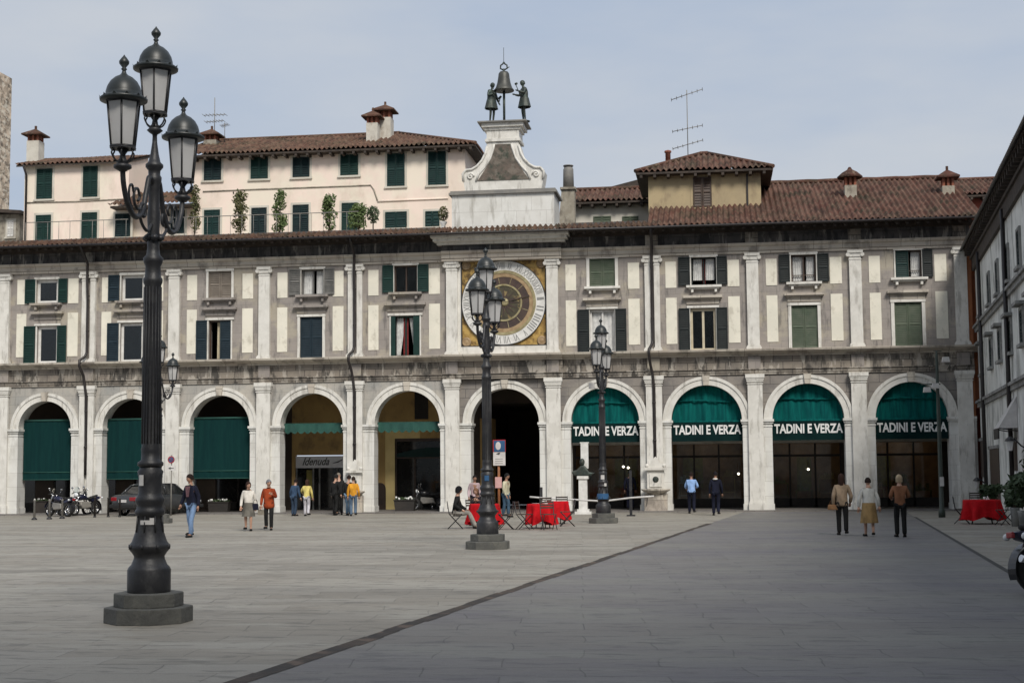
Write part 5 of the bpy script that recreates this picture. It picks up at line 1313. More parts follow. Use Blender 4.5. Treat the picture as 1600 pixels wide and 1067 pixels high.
g = gnd(780, 822); T = lambda px, py: at(px, py, g[1])
t = wthing('notice_post', 'orange-brown post with a red-framed blue panel over a white notice, right of the middle lamp', 'sign', (g[0], g[1], 0))
k = MB(); k.tube([(g[0], g[1], 0), (g[0], g[1], T(780, 690)[1])], .04, 8); k.build('pole', 'orange_pole', t)
xa, zt = T(770.5, 687); xb, zm = T(790.5, 706); _, zb_ = T(780, 727)
k = MB(); k.box(xa, xb, g[1] - .08, g[1] - .045, zm, zt); fr_ = k.build('panel_frame', 'sign_red', t)
k = MB(); k.box(xa + .035, xb - .02, g[1] - .088, g[1] - .081, zm + .01, zt - .03); k.build('blue_panel', 'sign_blue', fr_)
k = MB(); xc_, zc_ = T(779, 696.5); k.prism([(xc_ + .085 * math.cos(2 * PI * j / 20), zc_ + .13 * math.sin(2 * PI * j / 20)) for j in range(20)], g[1] - .094, g[1] - .089); k.build('white_oval', 'sign_pale', fr_)
k = MB(); k.box(xa + .01, xb - .01, g[1] - .08, g[1] - .05, zb_, zm - .002); pl = k.build('notice_plate', 'sign_pale', t)
k = MB(); k.prism([(xc_ - .07, zm - .06), (xc_ + .03, zm - .09), (xc_ + .07, zm - .01), (xc_, zm - .02)], g[1] - .086, g[1] - .081)
k.build('mark', 'numeral_black', pl)
for j in range(3):
    k = MB(); k.box(xa + .07, xb - .09, g[1] - .085, g[1] - .081, zb_ + .06 + j * .07, zb_ + .075 + j * .07); k.build('text_line', 'lead_grey', pl)
xa, zt = T(774, 745); xb, zb_ = T(784.5, 762); k = MB(); k.box(xa, xb, g[1] - .07, g[1] - .045, zb_, zt); k.build('pink_notice', 'sign_pink', t)

# ================================================================ bollards
for j, (px, py, h, lab) in enumerate(((53.5, 812, .80, 'leftmost of three footed posts in front of the motorcycles'), (77, 811, .80, 'middle one of three footed posts in front of the motorcycles'), (97, 810, .78, 'rightmost of three footed posts in front of the motorcycles'),
        (148, 808, .86, 'thin post just right of the motorcycles, in front of the pier'), (169, 807.5, .82, 'thin post between the motorcycles and the parked car'), (187, 807.5, .78, 'thin post at the tail of the parked car'))):
    g = gnd(px, py); t = wthing('bollard', lab, 'bollard', (g[0], g[1], 0), 'slim metal bollards by the left arches')
    k = MB(); k.lathe([(.045, .0), (.04, h - .06), (.05, h - .05), (.05, h - .02), (.02, h)], g[0], g[1], 12); k.build('post', 'lead_grey' if j < 3 else 'pipe_metal', t)
    k = MB(); k.lathe([(.11, 0), (.11, .04), (.06, .09)] if j < 3 else [(.06, 0), (.06, .04), (.046, .06)], g[0], g[1], 12); k.build('foot', 'cast_iron', t)

# ================================================================ barrier
b0, b1 = gnd(846, 806), gnd(986, 806)
xr0, zr0 = at(828, 776, b0[1]); xr1, zr1 = at(1022, 775, b1[1])
t = wthing('barrier', 'low barrier of pale rails between two dark posts by the bust monument', 'barrier', ((b0[0] + b1[0]) / 2, b0[1], 0))
for (g, h) in ((b0, 1.12), (b1, 1.75)):
    k = MB(); k.box(g[0] - .05, g[0] + .05, g[1] - .05, g[1] + .05, 0, h); k.box(g[0] - .16, g[0] + .16, g[1] - .16, g[1] + .16, 0, .05); k.build('post', 'cast_iron' , t)
zm0 = at(846, 777.5, b0[1])[1]; zm = at(943, 782, b0[1])[1]
k = MB(); k.tube([(xr0, b0[1] - .06, zr0), (b0[0], b0[1] - .06, zm0), (at(943, 780, b0[1])[0], b0[1] - .06, zm - .02), (b1[0], b1[1] - .06, at(986, 777.5, b1[1])[1]), (xr1, b1[1] - .06, zr1)], .035, 8); k.build('rail', 'sign_pale', t)

# ================================================================ wall fountains and bust
def fountain(px, label, sc):
    x = px; y = -.26
    t = wthing('wall_fountain', label, 'fountain', (x, y, 0), 'stone wall fountains at the pilasters')
    k = MB(); k.box(x - .48 * sc, x + .48 * sc, y - .28, y, .05, .75); k.prism([(x - .5 * sc, .05), (x + .5 * sc, .05), (x + .36 * sc, .30), (x + .30 * sc, .72), (x - .30 * sc, .72), (x - .36 * sc, .30)], y - .42, y - .281); k.build('pedestal', 'architrave_stone', t)
    k = MB(); n_ = 16
    k.lathe([(.25 * sc, .72), (.42 * sc, .80), (.60 * sc, .90), (.62 * sc, .96), (.54 * sc, .96), (.46 * sc, .86)], x, y - .22, 24, ey=.8); k.build('basin', 'architrave_stone', t)
    k = MB(); k.box(x - .36 * sc, x + .36 * sc, y - .08, y, .97, 1.75); k.box(x - .26 * sc, x + .26 * sc, y - .13, y - .081, 1.05, 1.60); k.build('back_slab', 'marble_plain', t)
    k = MB(); k.box(x - .46 * sc, x + .46 * sc, y - .2, y, 1.75, 1.86)
    k.prism([(x - .4 * sc, 1.861), (x + .4 * sc, 1.861), (x + .3 * sc, 2.0), (x + .16 * sc, 2.06), (x + .10 * sc, 2.22), (x, 2.32), (x - .10 * sc, 2.22), (x - .16 * sc, 2.06), (x - .3 * sc, 2.0)], y - .14, y)
    for s_ in (-1, 1): k.ball((x + s_ * .36 * sc, y - .1, 1.93), .09, 10, 6)
    k.build('crown', 'marble_plain', t)
    k = MB(); k.lathe([(.10 * sc, 0), (.13 * sc, .02), (.07 * sc, .05)], 0, 0, 12); k.v = [(x + a, y - .13 - c, 1.36 + b) for a, b, c in k.v]; k.tube([(x, y - .15, 1.36), (x, y - .3, 1.33), (x, y - .33, 1.26)], .02, 6); k.build('spout', 'bronze', t)
fountain(PIL[8] + .02, 'carved stone wall fountain at the foot of the pilaster right of the bust monument', 1.0)
fountain(PIL[5] + .05, 'carved stone wall fountain behind the person in the orange jacket', .78)
g = gnd(911, 803); x, y = g[0], g[1] + .2
T = lambda px, py: at(px, py, y)
t = wthing('bust_monument', 'dark bronze bust with outspread drapery on a white stone pedestal, left of the third lamp', 'monument', (x, y, 0))
ztp = T(911, 748)[1]
k = MB(); k.box(x - .33, x + .33, y - .25, y + .25, .0, .1); k.box(x - .24, x + .24, y - .2, y + .2, .1, .2); k.box(x - .17, x + .17, y - .15, y + .15, .2, ztp); k.box(x - .23, x + .23, y - .2, y + .2, ztp, ztp + .12); k.build('pedestal', 'white_paint', t)
k = MB(); zz = ztp + .12; zs = T(911, 728)[1]
pr = [(x - .34, zz), (x - .2, zz - .0), (x + .2, zz), (x + .36, zz + .02), (x + .50, zz + .12), (x + .36, zz + .14), (x + .26, zz + .16), (x + .14, zz + .34), (x + .07, zz + .42), (x - .07, zz + .42), (x - .15, zz + .34), (x - .26, zz + .24), (x - .42, zz + .20), (x - .44, zz + .10)]
k.prism(pr, y - .16, y + .12); k.build('bust', 'bronze', t, bevel=.05)
k = MB(); k.ball((x - .02, y - .08, zz + .56), .125, 14, 10, .85, 1, 1.2); k.tube([(x - .02, y - .05, zz + .36), (x - .02, y - .06, zz + .5)], .07, 10); k.ball((x - .02, y - .2, zz + .54), .03, 8, 6); k.build('head', 'bronze', t)
xa, za = T(907, 720); xb, zb_ = T(918.5, 692)
k = MB(); k.box(xa, xb, y + .13, y + .2, zz + .3, zb_); k.box(xa - .03, xb + .03, y + .12, y + .21, zb_, zb_ + .04); k.build('back_plaque', 'white_paint', t)

# ================================================================ flower boxes in the arches
for (px0, px1, py, lab) in ((55, 76, 781, 'dark planter with white flowers behind the motorcycles in the first arch'), (193, 214, 781, 'dark planter with white flowers in the second arch behind the car'), (327, 359, 782, 'dark planter with white flowers in the third arch'), (617, 649, 779, 'dark planter with white flowers at the yellow shop in the fifth arch')):
    Y = 1.3; x0, z = at(px0, py, Y); x1, _ = at(px1, py, Y)
    t = wthing('flower_box', lab, 'planter', ((x0 + x1) / 2, Y, .05), 'planters with white flowers')
    k = MB(); k.prism([(x0 + .05, .05), (x1 - .05, .05), (x1, z - .08), (x0, z - .08)], Y - .2, Y + .2); k.box(x0 - .02, x1 + .02, Y - .23, Y + .23, z - .08, z - .04); k.build('box', 'shop_dark', t)
    k = MB(); rr = random.Random(px0)
    n_ = int((x1 - x0) * 14)
    for j in range(n_): k.ball((rr.uniform(x0 + .03, x1 - .03), Y - .1 + rr.uniform(-.14, .14), z + rr.uniform(-.02, .07)), rr.uniform(.03, .055), 7, 5)
    k.build('flowers', 'flower_white', t)
    k = MB(); k.leafcloud(((x0 + x1) / 2, Y, z - .01), ((x1 - x0) / 2, .2, .07), 200, .05, px0); k.build('leaves', 'leaves_dark', t)
# small lit lamps inside the right hand shops
for (px, py) in ((974, 729), (981.5, 730.5), (1154, 740), (1263, 733)):
    x, z = at(px, py, BY - .3)
    k = MB(); k.lathe([(.03, .18), (.035, .2), (.012, .21), (.012, .6)], x, BY - .3, 8, z - .1)
    lt = k.build('shop_lamp', 'lead_grey', lg); k = MB(); k.ball((x, BY - .3, z), .05, 10, 8); k.build('bulb', 'warm_bulb', lt)

# ================================================================ café tables, cloths, folding chairs
def round_table(x, y, r, label, clabel, h=.73, square=False, group='café tables under red cloths'):
    t = thing('cafe_table', label, 'table', (x, y, 0), 0, group)
    k = MB(); k.lathe([(r * .95, h - .03), (r * .95, h)], 0, 0, 24); k.build('tabletop', 'chair_wood', t)
    for a in range(4):
        q = MB(); an = a * PI / 2 + .6; q.tube([(.5 * r * math.cos(an), .5 * r * math.sin(an), h - .03), (.75 * r * math.cos(an), .75 * r * math.sin(an), 0)], .018, 6); q.build('leg', 'cast_iron', t)
    # draped cloth
    q = MB(); n_ = 72; rr = random.Random(int(x * 100)); ph = rr.random() * 6; vs = [(0, 0, h + .006)]; fs = []
    rings = [(.5, 0), (.97, 0), (1.01, -.02), (1.02, -.08), (1.04, -.25), (1.08, -.42), (1.12, -.58)]
    for (f, dz) in rings:
        for j in range(n_):
            a = 2 * PI * j / n_; wv = max(0, -dz) * (.16 * math.sin(a * 7 + ph) + .10 * math.sin(a * 11 + ph * 2)) / .5
            low = dz * (1 + .12 * math.cos(a * 4 + ph)) if dz < -.1 else dz
            vs.append((r * (f + wv) * math.cos(a), r * (f + wv) * math.sin(a), max(.02, h + .008 + low)))
    for j in range(n_): fs.append((0, 1 + j, 1 + (j + 1) % n_))
    for i in range(len(rings) - 1):
        for j in range(n_):
            a, b = 1 + i * n_ + j, 1 + i * n_ + (j + 1) % n_; fs.append((b, a, a + n_, b + n_))
    q.add(vs, fs, True); o = q.build('tablecloth', 'cloth_red'); o.location = (x, y, 0); tag(o, clabel, 'tablecloth', 'red tablecloths')
    return t
def folding_chair(x, y, rz, label):
    t = thing('folding_chair', label, 'chair', (x, y, 0), rz, 'folding café chairs')
    w = .2
    for s_ in (-1, 1):
        k = MB(); k.tube([(s_ * w, -.22, 0), (s_ * w, .20, .46), (s_ * w, .26, .84)], .014, 6); k.build('leg', 'cast_iron', t)
        k = MB(); k.tube([(s_ * (w - .025), .24, 0), (s_ * (w - .025), -.2, .45)], .014, 6); k.build('leg', 'cast_iron', t)
    k = MB()
    for j in range(6): k.box(-w + .01, w - .01, -.2 + j * .068, -.145 + j * .068, .445, .465)
    k.build('seat', 'chair_wood', t)
    k = MB()
    for j in range(3): k.box(-w, w, .235 + j * .007, .25 + j * .007, .62 + j * .08, .67 + j * .08)
    k.build('backrest', 'chair_wood', t)
    return t
g1 = gnd(757, 824); g2 = gnd(845, 825); g3 = gnd(869, 818); g4 = gnd(1535, 818)
round_table(g1[0], g1[1], .46, 'round café table behind the middle street lamp, people around it', 'red tablecloth on the table behind the middle street lamp')
round_table(g2[0], g2[1], .42, 'café table with a red cloth, nearer of the two right of the middle lamp', 'red tablecloth on the nearer table right of the middle lamp')
round_table(g3[0], g3[1], .42, 'café table with a red cloth, farther of the two right of the middle lamp', 'red tablecloth on the farther table left of the barrier post')
round_table(g4[0], g4[1], .56, 'wide café table under a red cloth on the right side of the square', 'wide red tablecloth on the table by the dark bushes')
for (px, py, dx, dy, rz, lab) in ((712, 826, 0, 0, 100, 'folding chair carrying the person in the black jacket'), (733, 822, 0, 1.0, 170, 'folding chair behind the first red table carrying the hunched person'), (790, 827, 0, 0, -75, 'empty folding chair just right of the middle street lamp'),
        (820, 827, 0, 0, 80, 'empty folding chair left of the pair of red tables'), (886, 822, 0, 0, -80, 'folding chair right of the pair of red tables'), (856, 826, .1, -.6, 20, 'folding chair in front of the pair of red tables'), (851, 815, 0, .55, 180, 'folding chair behind the pair of red tables'), (876, 812, 0, .3, 190, 'folding chair behind the farther of the paired red tables'),
        (1509, 818, -.1, 0, 80, 'folding chair left of the wide red table'), (1565, 820, .1, 0, -75, 'folding chair right of the wide red table'), (1530, 806, 0, .9, 180, 'folding chair behind the wide red table')):
    g = gnd(px, py); folding_chair(g[0] + dx, g[1] + dy, R(rz), lab)
def placeset(x, y, label):
    t = thing('dishes', label, 'tableware', (x, y, .742), 0)
    k = MB(); k.lathe([(.04, 0), (.11, .012), (.115, .02), (.05, .008)], -.15, 0, 18); k.build('plate', 'white_paint', t)
    k = MB(); k.lathe([(.025, 0), (.03, .01), (.04, .09), (.036, .09)], .08, .05, 14); k.build('cup', 'white_paint', t)
    k = MB(); k.prism([(.12, 0), (.22, 0), (.17, .11)], -.03, .05); k.build('napkin', 'flower_white', t)
placeset(g4[0], g4[1] - .1, 'white plate, cup and folded napkin on the wide red tablecloth')
placeset(g2[0], g2[1], 'white plate, cup and napkin on the nearer red table right of the lamp')

# ================================================================ vehicles
def wheel(parent, c, r, w, axis='y', tyre='black_rubber', spokes=8):
    k = MB(); n_ = 28
    k.lathe([(r * .72, -w / 2), (r * .93, -w / 2), (r, -w * .3), (r, w * .3), (r * .93, w / 2), (r * .72, w / 2)], 0, 0, n_)
    def rot(v): return (c[0] + v[0], c[1] + v[2], c[2] + v[1])
    k.v = [rot(v) for v in k.v]; k.f = k.f[:-2]; k.sm = k.sm[:-2]; k.mi = k.mi[:-2]
    wh_ = k.build('wheel', tyre, parent)
    k = MB(); k.tube([(c[0] + r * .72 * math.cos(2 * PI * j / 24), c[1], c[2] + r * .72 * math.sin(2 * PI * j / 24)) for j in range(25)], w * .22, 6)
    for j in range(spokes): a = 2 * PI * j / spokes; k.tube([(c[0], c[1], c[2]), (c[0] + r * .7 * math.cos(a), c[1], c[2] + r * .7 * math.sin(a))], .012 if spokes > 6 else .03, 5)
    k.tube([(c[0], c[1] - w * .6, c[2]), (c[0], c[1] + w * .6, c[2])], r * .14, 10); k.build('rim', 'chrome', wh_)
    return wh_
def motorbike(loc, rz, label, paint, scale=1., lean=0., windscreen=True):
    """faces local +X, front wheel at x = .68"""
    t = thing('motorcycle', label, 'motorcycle', loc, rz, 'parked motorcycles'); t.rotation_euler = (lean, 0, rz); t.scale = (scale,) * 3
    wheel(t, (.70, 0, .31), .31, .11); wheel(t, (-.66, 0, .31), .31, .13)
    k = MB()
    for s_ in (-1, 1): k.tube([(.70, s_ * .09, .31), (.50, s_ * .09, .80), (.43, s_ * .09, .96)], .024, 8)
    k.box(.42, .52, -.12, .12, .82, .86); k.build('fork', 'chrome', t)
    k = MB(); k.tube(arc_pts([(.98, 0, .50), (.86, 0, .62), (.70, 0, .66), (.52, 0, .62), (.42, 0, .48)], 4), .0, 4)
    for j in range(12):
        a0, a1 = R(15 + j * 12), R(15 + (j + 1) * 12)
        k.add([(.70 + .36 * math.cos(a0), -.075, .31 + .36 * math.sin(a0)), (.70 + .36 * math.cos(a0), .075, .31 + .36 * math.sin(a0)), (.70 + .36 * math.cos(a1), .075, .31 + .36 * math.sin(a1)), (.70 + .36 * math.cos(a1), -.075, .31 + .36 * math.sin(a1))], [(0, 1, 2, 3)])
    k.build('front_mudguard', paint, t)
    k = MB(); k.prism([(-.30, .34), (.28, .30), (.40, .45), (.36, .62), (.10, .60), (-.22, .58)], -.14, .14); k.build('engine', 'lead_grey', t, bevel=.03)
    k = MB()
    ring_ = lambda x, z, w_, h_: [(x, w_ * math.cos(2 * PI * j / 12), z + h_ * math.sin(2 * PI * j / 12)) for j in range(12)]
    secs = [(.42, .80, .05, .07), (.34, .80, .13, .12), (.15, .80, .155, .13), (-.05, .76, .12, .10), (-.14, .73, .08, .06)]
    vs = []; fs = []
    for s_ in secs: vs += ring_(*s_)
    for i in range(len(secs) - 1):
        for j in range(12): fs.append((i * 12 + j, i * 12 + (j + 1) % 12, (i + 1) * 12 + (j + 1) % 12, (i + 1) * 12 + j))
    k.add(vs, fs + [tuple(range(11, -1, -1)), tuple(range(48, 60))], True); k.build('fuel_tank', paint, t)
    k = MB(); secs = [(-.08, .74, .09, .05), (-.25, .72, .14, .06), (-.5, .78, .13, .06), (-.78, .84, .09, .05), (-.86, .86, .04, .03)]; vs = []; fs = []
    for s_ in secs: vs += ring_(*s_)
    for i in range(len(secs) - 1):
        for j in range(12): fs.append((i * 12 + j, i * 12 + (j + 1) % 12, (i + 1) * 12 + (j + 1) % 12, (i + 1) * 12 + j))
    k.add(vs, fs + [tuple(range(11, -1, -1)), tuple(range(48, 60))], True); k.build('seat', 'black_rubber', t)
    k = MB(); k.prism([(-.40, .58), (-.30, .70), (-.80, .82), (-.98, .80), (-.92, .70), (-.60, .62)], -.10, .10); k.build('tail', paint, t, bevel=.03)
    k = MB(); k.tube([(-.30, -.17, .34), (-.60, -.18, .36), (-1.0, -.18, .46)], [.03, .045, .05], 10); k.tube([(.2, -.15, .5), (.28, -.15, .34), (-.30, -.17, .34)], .025, 8); k.build('exhaust', 'chrome', t)
    k = MB(); k.tube([(.36, -.36, .98), (.42, -.2, 1.03), (.44, 0, 1.0), (.42, .2, 1.03), (.36, .36, .98)], .014, 6)
    for s_ in (-1, 1): k.tube([(.37, s_ * .28, 1.0), (.34, s_ * .39, .975)], .021, 8)
    k.build('handlebar', 'black_rubber', t)
    for s_ in (-1, 1):
        k = MB(); k.tube([(.40, s_ * .24, 1.02), (.40, s_ * .30, 1.18)], .009, 5); k.ball((.39, s_ * .31, 1.22), .065, 10, 7, .4, 1, .7); m_ = k.build('mirror', 'chrome', t)
    k = MB(); k.ball((.53, 0, .90), .105, 16, 10, .7, 1, 1); k.build('headlight', 'head_light', t)
    k = MB(); k.lathe([(.115, 0), (.12, .05), (.06, .13)], 0, 0, 16); k.v = [(.53 - z, y, .90 + x) for x, y, z in k.v]; k.build('headlight_shell', 'black_paint', t)
    if windscreen:
        k = MB(); k.add([(.56, -.14, .98), (.56, .14, .98), (.44, .11, 1.24), (.44, -.11, 1.24), (.57, 0, .98), (.46, 0, 1.26)], [(0, 4, 5, 3), (4, 1, 2, 5)]); k.build('windscreen', 'glass', t)
    k = MB(); k.box(-1.03, -.98, -.07, .07, .72, .80); k.build('tail_light', 'tail_red', t, bevel=.015)
    for s_ in (-1, 1):
        k = MB(); k.tube([(-.90, s_ * .08, .74), (-.93, s_ * .19, .74)], .012, 6); k.ball((-.93, s_ * .21, .74), .048, 10, 8); k.build('indicator', 'head_light', t)
    k = MB()
    for j in range(11):
        a0, a1 = R(78 + j * 11), R(78 + (j + 1) * 11)
        k.add([(-.66 + .37 * math.cos(a0), -.09, .31 + .37 * math.sin(a0)), (-.66 + .37 * math.cos(a0), .09, .31 + .37 * math.sin(a0)), (-.66 + .37 * math.cos(a1), .09, .31 + .37 * math.sin(a1)), (-.66 + .37 * math.cos(a1), -.09, .31 + .37 * math.sin(a1))], [(0, 1, 2, 3)])
    k.build('rear_mudguard', 'black_paint', t)
    k = MB(); k.tube([(-.1, .14, .3), (-.16, .28, .02)], .013, 6); k.build('kickstand', 'chrome', t)
    return t
for (px, py, rz, p_, lab, sc) in ((92, 807, 150, 'navy_paint', 'leftmost motorcycle of the group by the first arch, its tail to the left', .95), (116, 805, 60, 'maroon_paint', 'dark red motorcycle in the middle of the group by the first pier', .95), (133, 805, -105, 'navy_paint', 'dark blue motorcycle facing the square in front of the first downpipe', 1.0)):
    g = gnd(px, py); motorbike((g[0], g[1], 0), R(rz), lab, p_, sc, R(4))
# one more behind the shop front of bay 5, seen in the arch
x, _ = at(668, 790, 2.0); motorbike((x, 2.2, .05), R(200), 'dark motorcycle parked inside the fifth arch by the yellow shop', 'black_paint', .95, R(4))
# near motorcycle cut by the right edge
gw = gnd(1624, 928); mb_ = motorbike((0, 0, 0), 0, 'large dark motorcycle cut off by the right edge of the photo', 'navy_paint', 1.05, R(-4), False)
hd = R(22); mb_.rotation_euler = (R(-5), 0, hd); mb_.location = (gw[0] + .66 * 1.05 * math.cos(hd), gw[1] + .66 * 1.05 * math.sin(hd), 0)

def car(loc, rz, label):
    """small saloon, faces local +X"""
    t = thing('parked_car', label, 'car', loc, rz)
    W2 = .80
    # lofted body: sections across x (x, half width, z low, z shoulder, z top of the lower body)
    secs = [(-2.02, .62, .42, .62, .78), (-1.95, .74, .30, .66, .88), (-1.5, .80, .26, .68, .92), (-.8, .82, .24, .70, .92), (.3, .82, .24, .70, .92), (.95, .80, .24, .68, .88), (1.6, .76, .26, .64, .78), (1.95, .66, .30, .56, .66), (2.02, .5, .38, .52, .60)]
    k = MB(); vs = []; fs = []
    for (x, w_, zl, zs, zt) in secs:
        pr = [(-w_ * .9, zl), (-w_, (zl + zs) / 2), (-w_, zs), (-w_ * .93, zt - .03), (-w_ * .8, zt), (0, zt + .02), (w_ * .8, zt), (w_ * .93, zt - .03), (w_, zs), (w_, (zl + zs) / 2), (w_ * .9, zl)]
        vs += [(x, a, b) for a, b in pr]
    n_ = 11
    for i in range(len(secs) - 1):
        for j in range(n_): fs.append((i * n_ + j, i * n_ + (j + 1) % n_, (i + 1) * n_ + (j + 1) % n_, (i + 1) * n_ + j))
    fs += [tuple(range(n_ - 1, -1, -1)), tuple((len(secs) - 1) * n_ + j for j in range(n_))]
    k.add(vs, fs, True); body = k.build('body', 'car_paint', t)
    k = MB(); cab = [(-1.45, .66, .90), (-.95, .60, 1.28), (-.6, .58, 1.34), (.25, .58, 1.34), (.45, .60, 1.30), (1.0, .68, .88)]; vs = []; fs = []
    low = [(-1.45, .90), (-.95, .90), (-.6, .91), (.25, .91), (.45, .90), (1.0, .88)]
    for (x, w_, z), (xl, zl) in zip(cab, low): vs += [(xl, -.72, zl), (x, -w_, z), (x, w_, z), (xl, .72, zl)]
    for i in range(5):
        for j in range(3): fs.append((i * 4 + j, i * 4 + j + 1, (i + 1) * 4 + j + 1, (i + 1) * 4 + j))
    k.add(vs, fs, False); k.build('cabin_glass', 'shop_glass', t)
    k = MB(); k.add([(-1.0, -.61, 1.285), (-.6, -.59, 1.352), (.25, -.59, 1.352), (.47, -.61, 1.305), (.47, .61, 1.305), (.25, .59, 1.352), (-.6, .59, 1.352), (-1.0, .61, 1.285)], [(0, 1, 6, 7), (1, 2, 5, 6), (2, 3, 4, 5)])
    for s_ in (-1, 1):
        k.tube([(-1.46, s_ * .68, .91), (-.97, s_ * .61, 1.29)], .035, 6); k.tube([(1.0, s_ * .70, .89), (.46, s_ * .61, 1.31)], .03, 6); k.tube([(-.25, s_ * .725, .92), (-.25, s_ * .59, 1.34)], .035, 6); k.tube([(-.97, s_ * .61, 1.29), (-.6, s_ * .59, 1.35), (.25, s_ * .59, 1.35), (.46, s_ * .61, 1.31)], .025, 6)
    k.build('roof', 'car_paint', t)
    for x in (-1.25, 1.25):
        for s_ in (-1, 1): wheel(t, (x, s_ * .74, .30), .30, .18, spokes=5)
    for s_ in (-1, 1):
        k = MB(); k.box(-2.03, -1.9, s_ * .38, s_ * .72, .64, .80); k.build('tail_light', 'tail_red', t, bevel=.02)
        k = MB(); k.box(1.90, 2.0, s_ * .34, s_ * .64, .50, .62); k.build('headlight', 'head_light', t, bevel=.02)
        k = MB(); k.ball((.72, s_ * .84, .96), .09, 10, 8, .7, 1, .8); k.build('wing_mirror', 'black_paint', t)
    k = MB(); k.box(-2.10, -1.85, -.74, .74, .34, .50); k.build('bumper', 'black_rubber', t, bevel=.03)
    k = MB(); k.box(1.85, 2.08, -.72, .72, .30, .44); k.build('bumper', 'black_rubber', t, bevel=.03)
    k = MB(); k.box(-2.055, -2.03, -.22, .22, .58, .70); k.build('number_plate', 'sign_pale', t)
    return t
g = gnd(249, 804); car((g[0], g[1] - .2, 0), R(66), 'dark grey saloon car parked behind the near street lamp, its tail to the left')

# ================================================================ people
def skin_mesh(nodes, edges, root, sub=2):
    """grow one continuous surface round a skeleton; nodes {name: (pos, rx, ry)}"""
    names = list(nodes); idx = {n_: i for i, n_ in enumerate(names)}
    me = bpy.data.meshes.new('s'); me.from_pydata([nodes[n_][0] for n_ in names], [(idx[a], idx[b]) for a, b in edges], [])
    o = bpy.data.objects.new('s', me); COL.objects.link(o)
    o.modifiers.new('skin', 'SKIN').use_smooth_shade = True
    if not me.skin_vertices: me.attributes  # layer is made by the modifier below
    bmx = bmesh.new(); bmx.from_mesh(me); ly = bmx.verts.layers.skin.verify(); bmx.verts.ensure_lookup_table()
    for n_ in names:
        v = bmx.verts[idx[n_]][ly]; v.radius = (nodes[n_][1], nodes[n_][2]); v.use_root = (n_ == root); v.use_loose = False
    bmx.to_mesh(me); bmx.free()
    if sub: s_ = o.modifiers.new('sub', 'SUBSURF'); s_.levels = sub; s_.render_levels = sub
    bpy.context.view_layer.update()
    r = bpy.data.meshes.new_from_object(o.evaluated_get(bpy.context.evaluated_depsgraph_get()))
    vs = [tuple(v.co) for v in r.vertices]; fs = [tuple(p.vertices) for p in r.polygons]
    bpy.data.objects.remove(o); bpy.data.meshes.remove(me); bpy.data.meshes.remove(r)
    return vs, fs
def V(*a): return Vector(a)
def pose_points(p):
    """joint positions for a figure of height 1 facing -Y. p: options"""
    st = p.get('stride', .0); lean = p.get('lean', .02); sit = p.get('sit')
    J = {}
    J['pel'] = V(0, 0, .53); J['wst'] = V(0, -.3 * lean, .61); J['che'] = V(0, -lean, .73); J['nb'] = V(0, -lean * 1.2, .815); J['nk'] = V(0, -lean * 1.4, .85)
    hd_ = p.get('head', (0, 0)); J['hd'] = V(hd_[0], -lean * 1.6 + hd_[1] - .012, .925)
    for s_, k in ((-1, 'R'), (1, 'L')):
        f = st if k == 'L' else -st
        J['hip' + k] = V(s_ * .052, 0, .50); J['kn' + k] = V(s_ * .056, -.03 - f * .5, .285 + (.008 if f < 0 else 0)); J['an' + k] = V(s_ * .055, -f * 1.0, .045 + (.03 if f < -.02 else 0))
        J['to' + k] = J['an' + k] + V(s_ * .015, -.095, -.025)
        J['sh' + k] = V(s_ * .098, -lean * 1.1, .780)
        sw = -f * .9
        J['el' + k] = V(s_ * .135, -lean + .01 - sw * .5, .625); J['wr' + k] = V(s_ * .14, -lean - .045 - sw * 1.0, .485)
    if sit:
        d = .53 - .29
        for k in ('pel', 'wst', 'che', 'nb', 'nk', 'hd'): J[k].z -= d
        for s_, k in ((-1, 'R'), (1, 'L')):
            J['hip' + k] = V(s_ * .055, -.02, .275); J['kn' + k] = V(s_ * .065, -.24, .285); J['an' + k] = V(s_ * .06, -.25, .045); J['to' + k] = J['an' + k] + V(s_ * .01, -.09, -.025)
            for q in ('sh', 'el', 'wr'): J[q + k].z -= d
            J['el' + k] = V(s_ * .13, -lean - .06, .40); J['wr' + k] = V(s_ * .07, -.20, .33)
    for k, v in p.get('set', {}).items(): J[k] = V(*v)
    return J
def hand_geo(mb, wr, el, H, side, curl=.5):
    """palm, four bent fingers of unequal length and a thumb from the side of the palm, laid along the forearm"""
    d = (wr - el).normalized(); up = V(0, -1, 0)
    a = d.cross(up)
    a = a.normalized() if a.length > .1 else V(1, 0, 0)
    nrm = a.cross(d).normalized()
    mb.tube([wr * H - d * .01, wr * H + d * .03, wr * H + d * .075], [.022, .032, .034], 8)
    for j, ln in enumerate((.062, .072, .068, .052)):
        b = wr * H + d * .072 + a * ((j - 1.5) * .0165)
        m1 = b + d * ln * .5 + nrm * .006 * curl; e = m1 + (d * (1 - curl * .6) + nrm * curl * -.8 * side).normalized() * ln * .5
        mb.tube([b, m1, e], [.0095, .009, .006], 6)
    th = wr * H + d * .022 + a * .03 * side
    mb.tube([th, th + (a * side * .7 + d * .7) * .03, th + (a * side * .4 + d) * .05], [.011, .01, .007], 6)
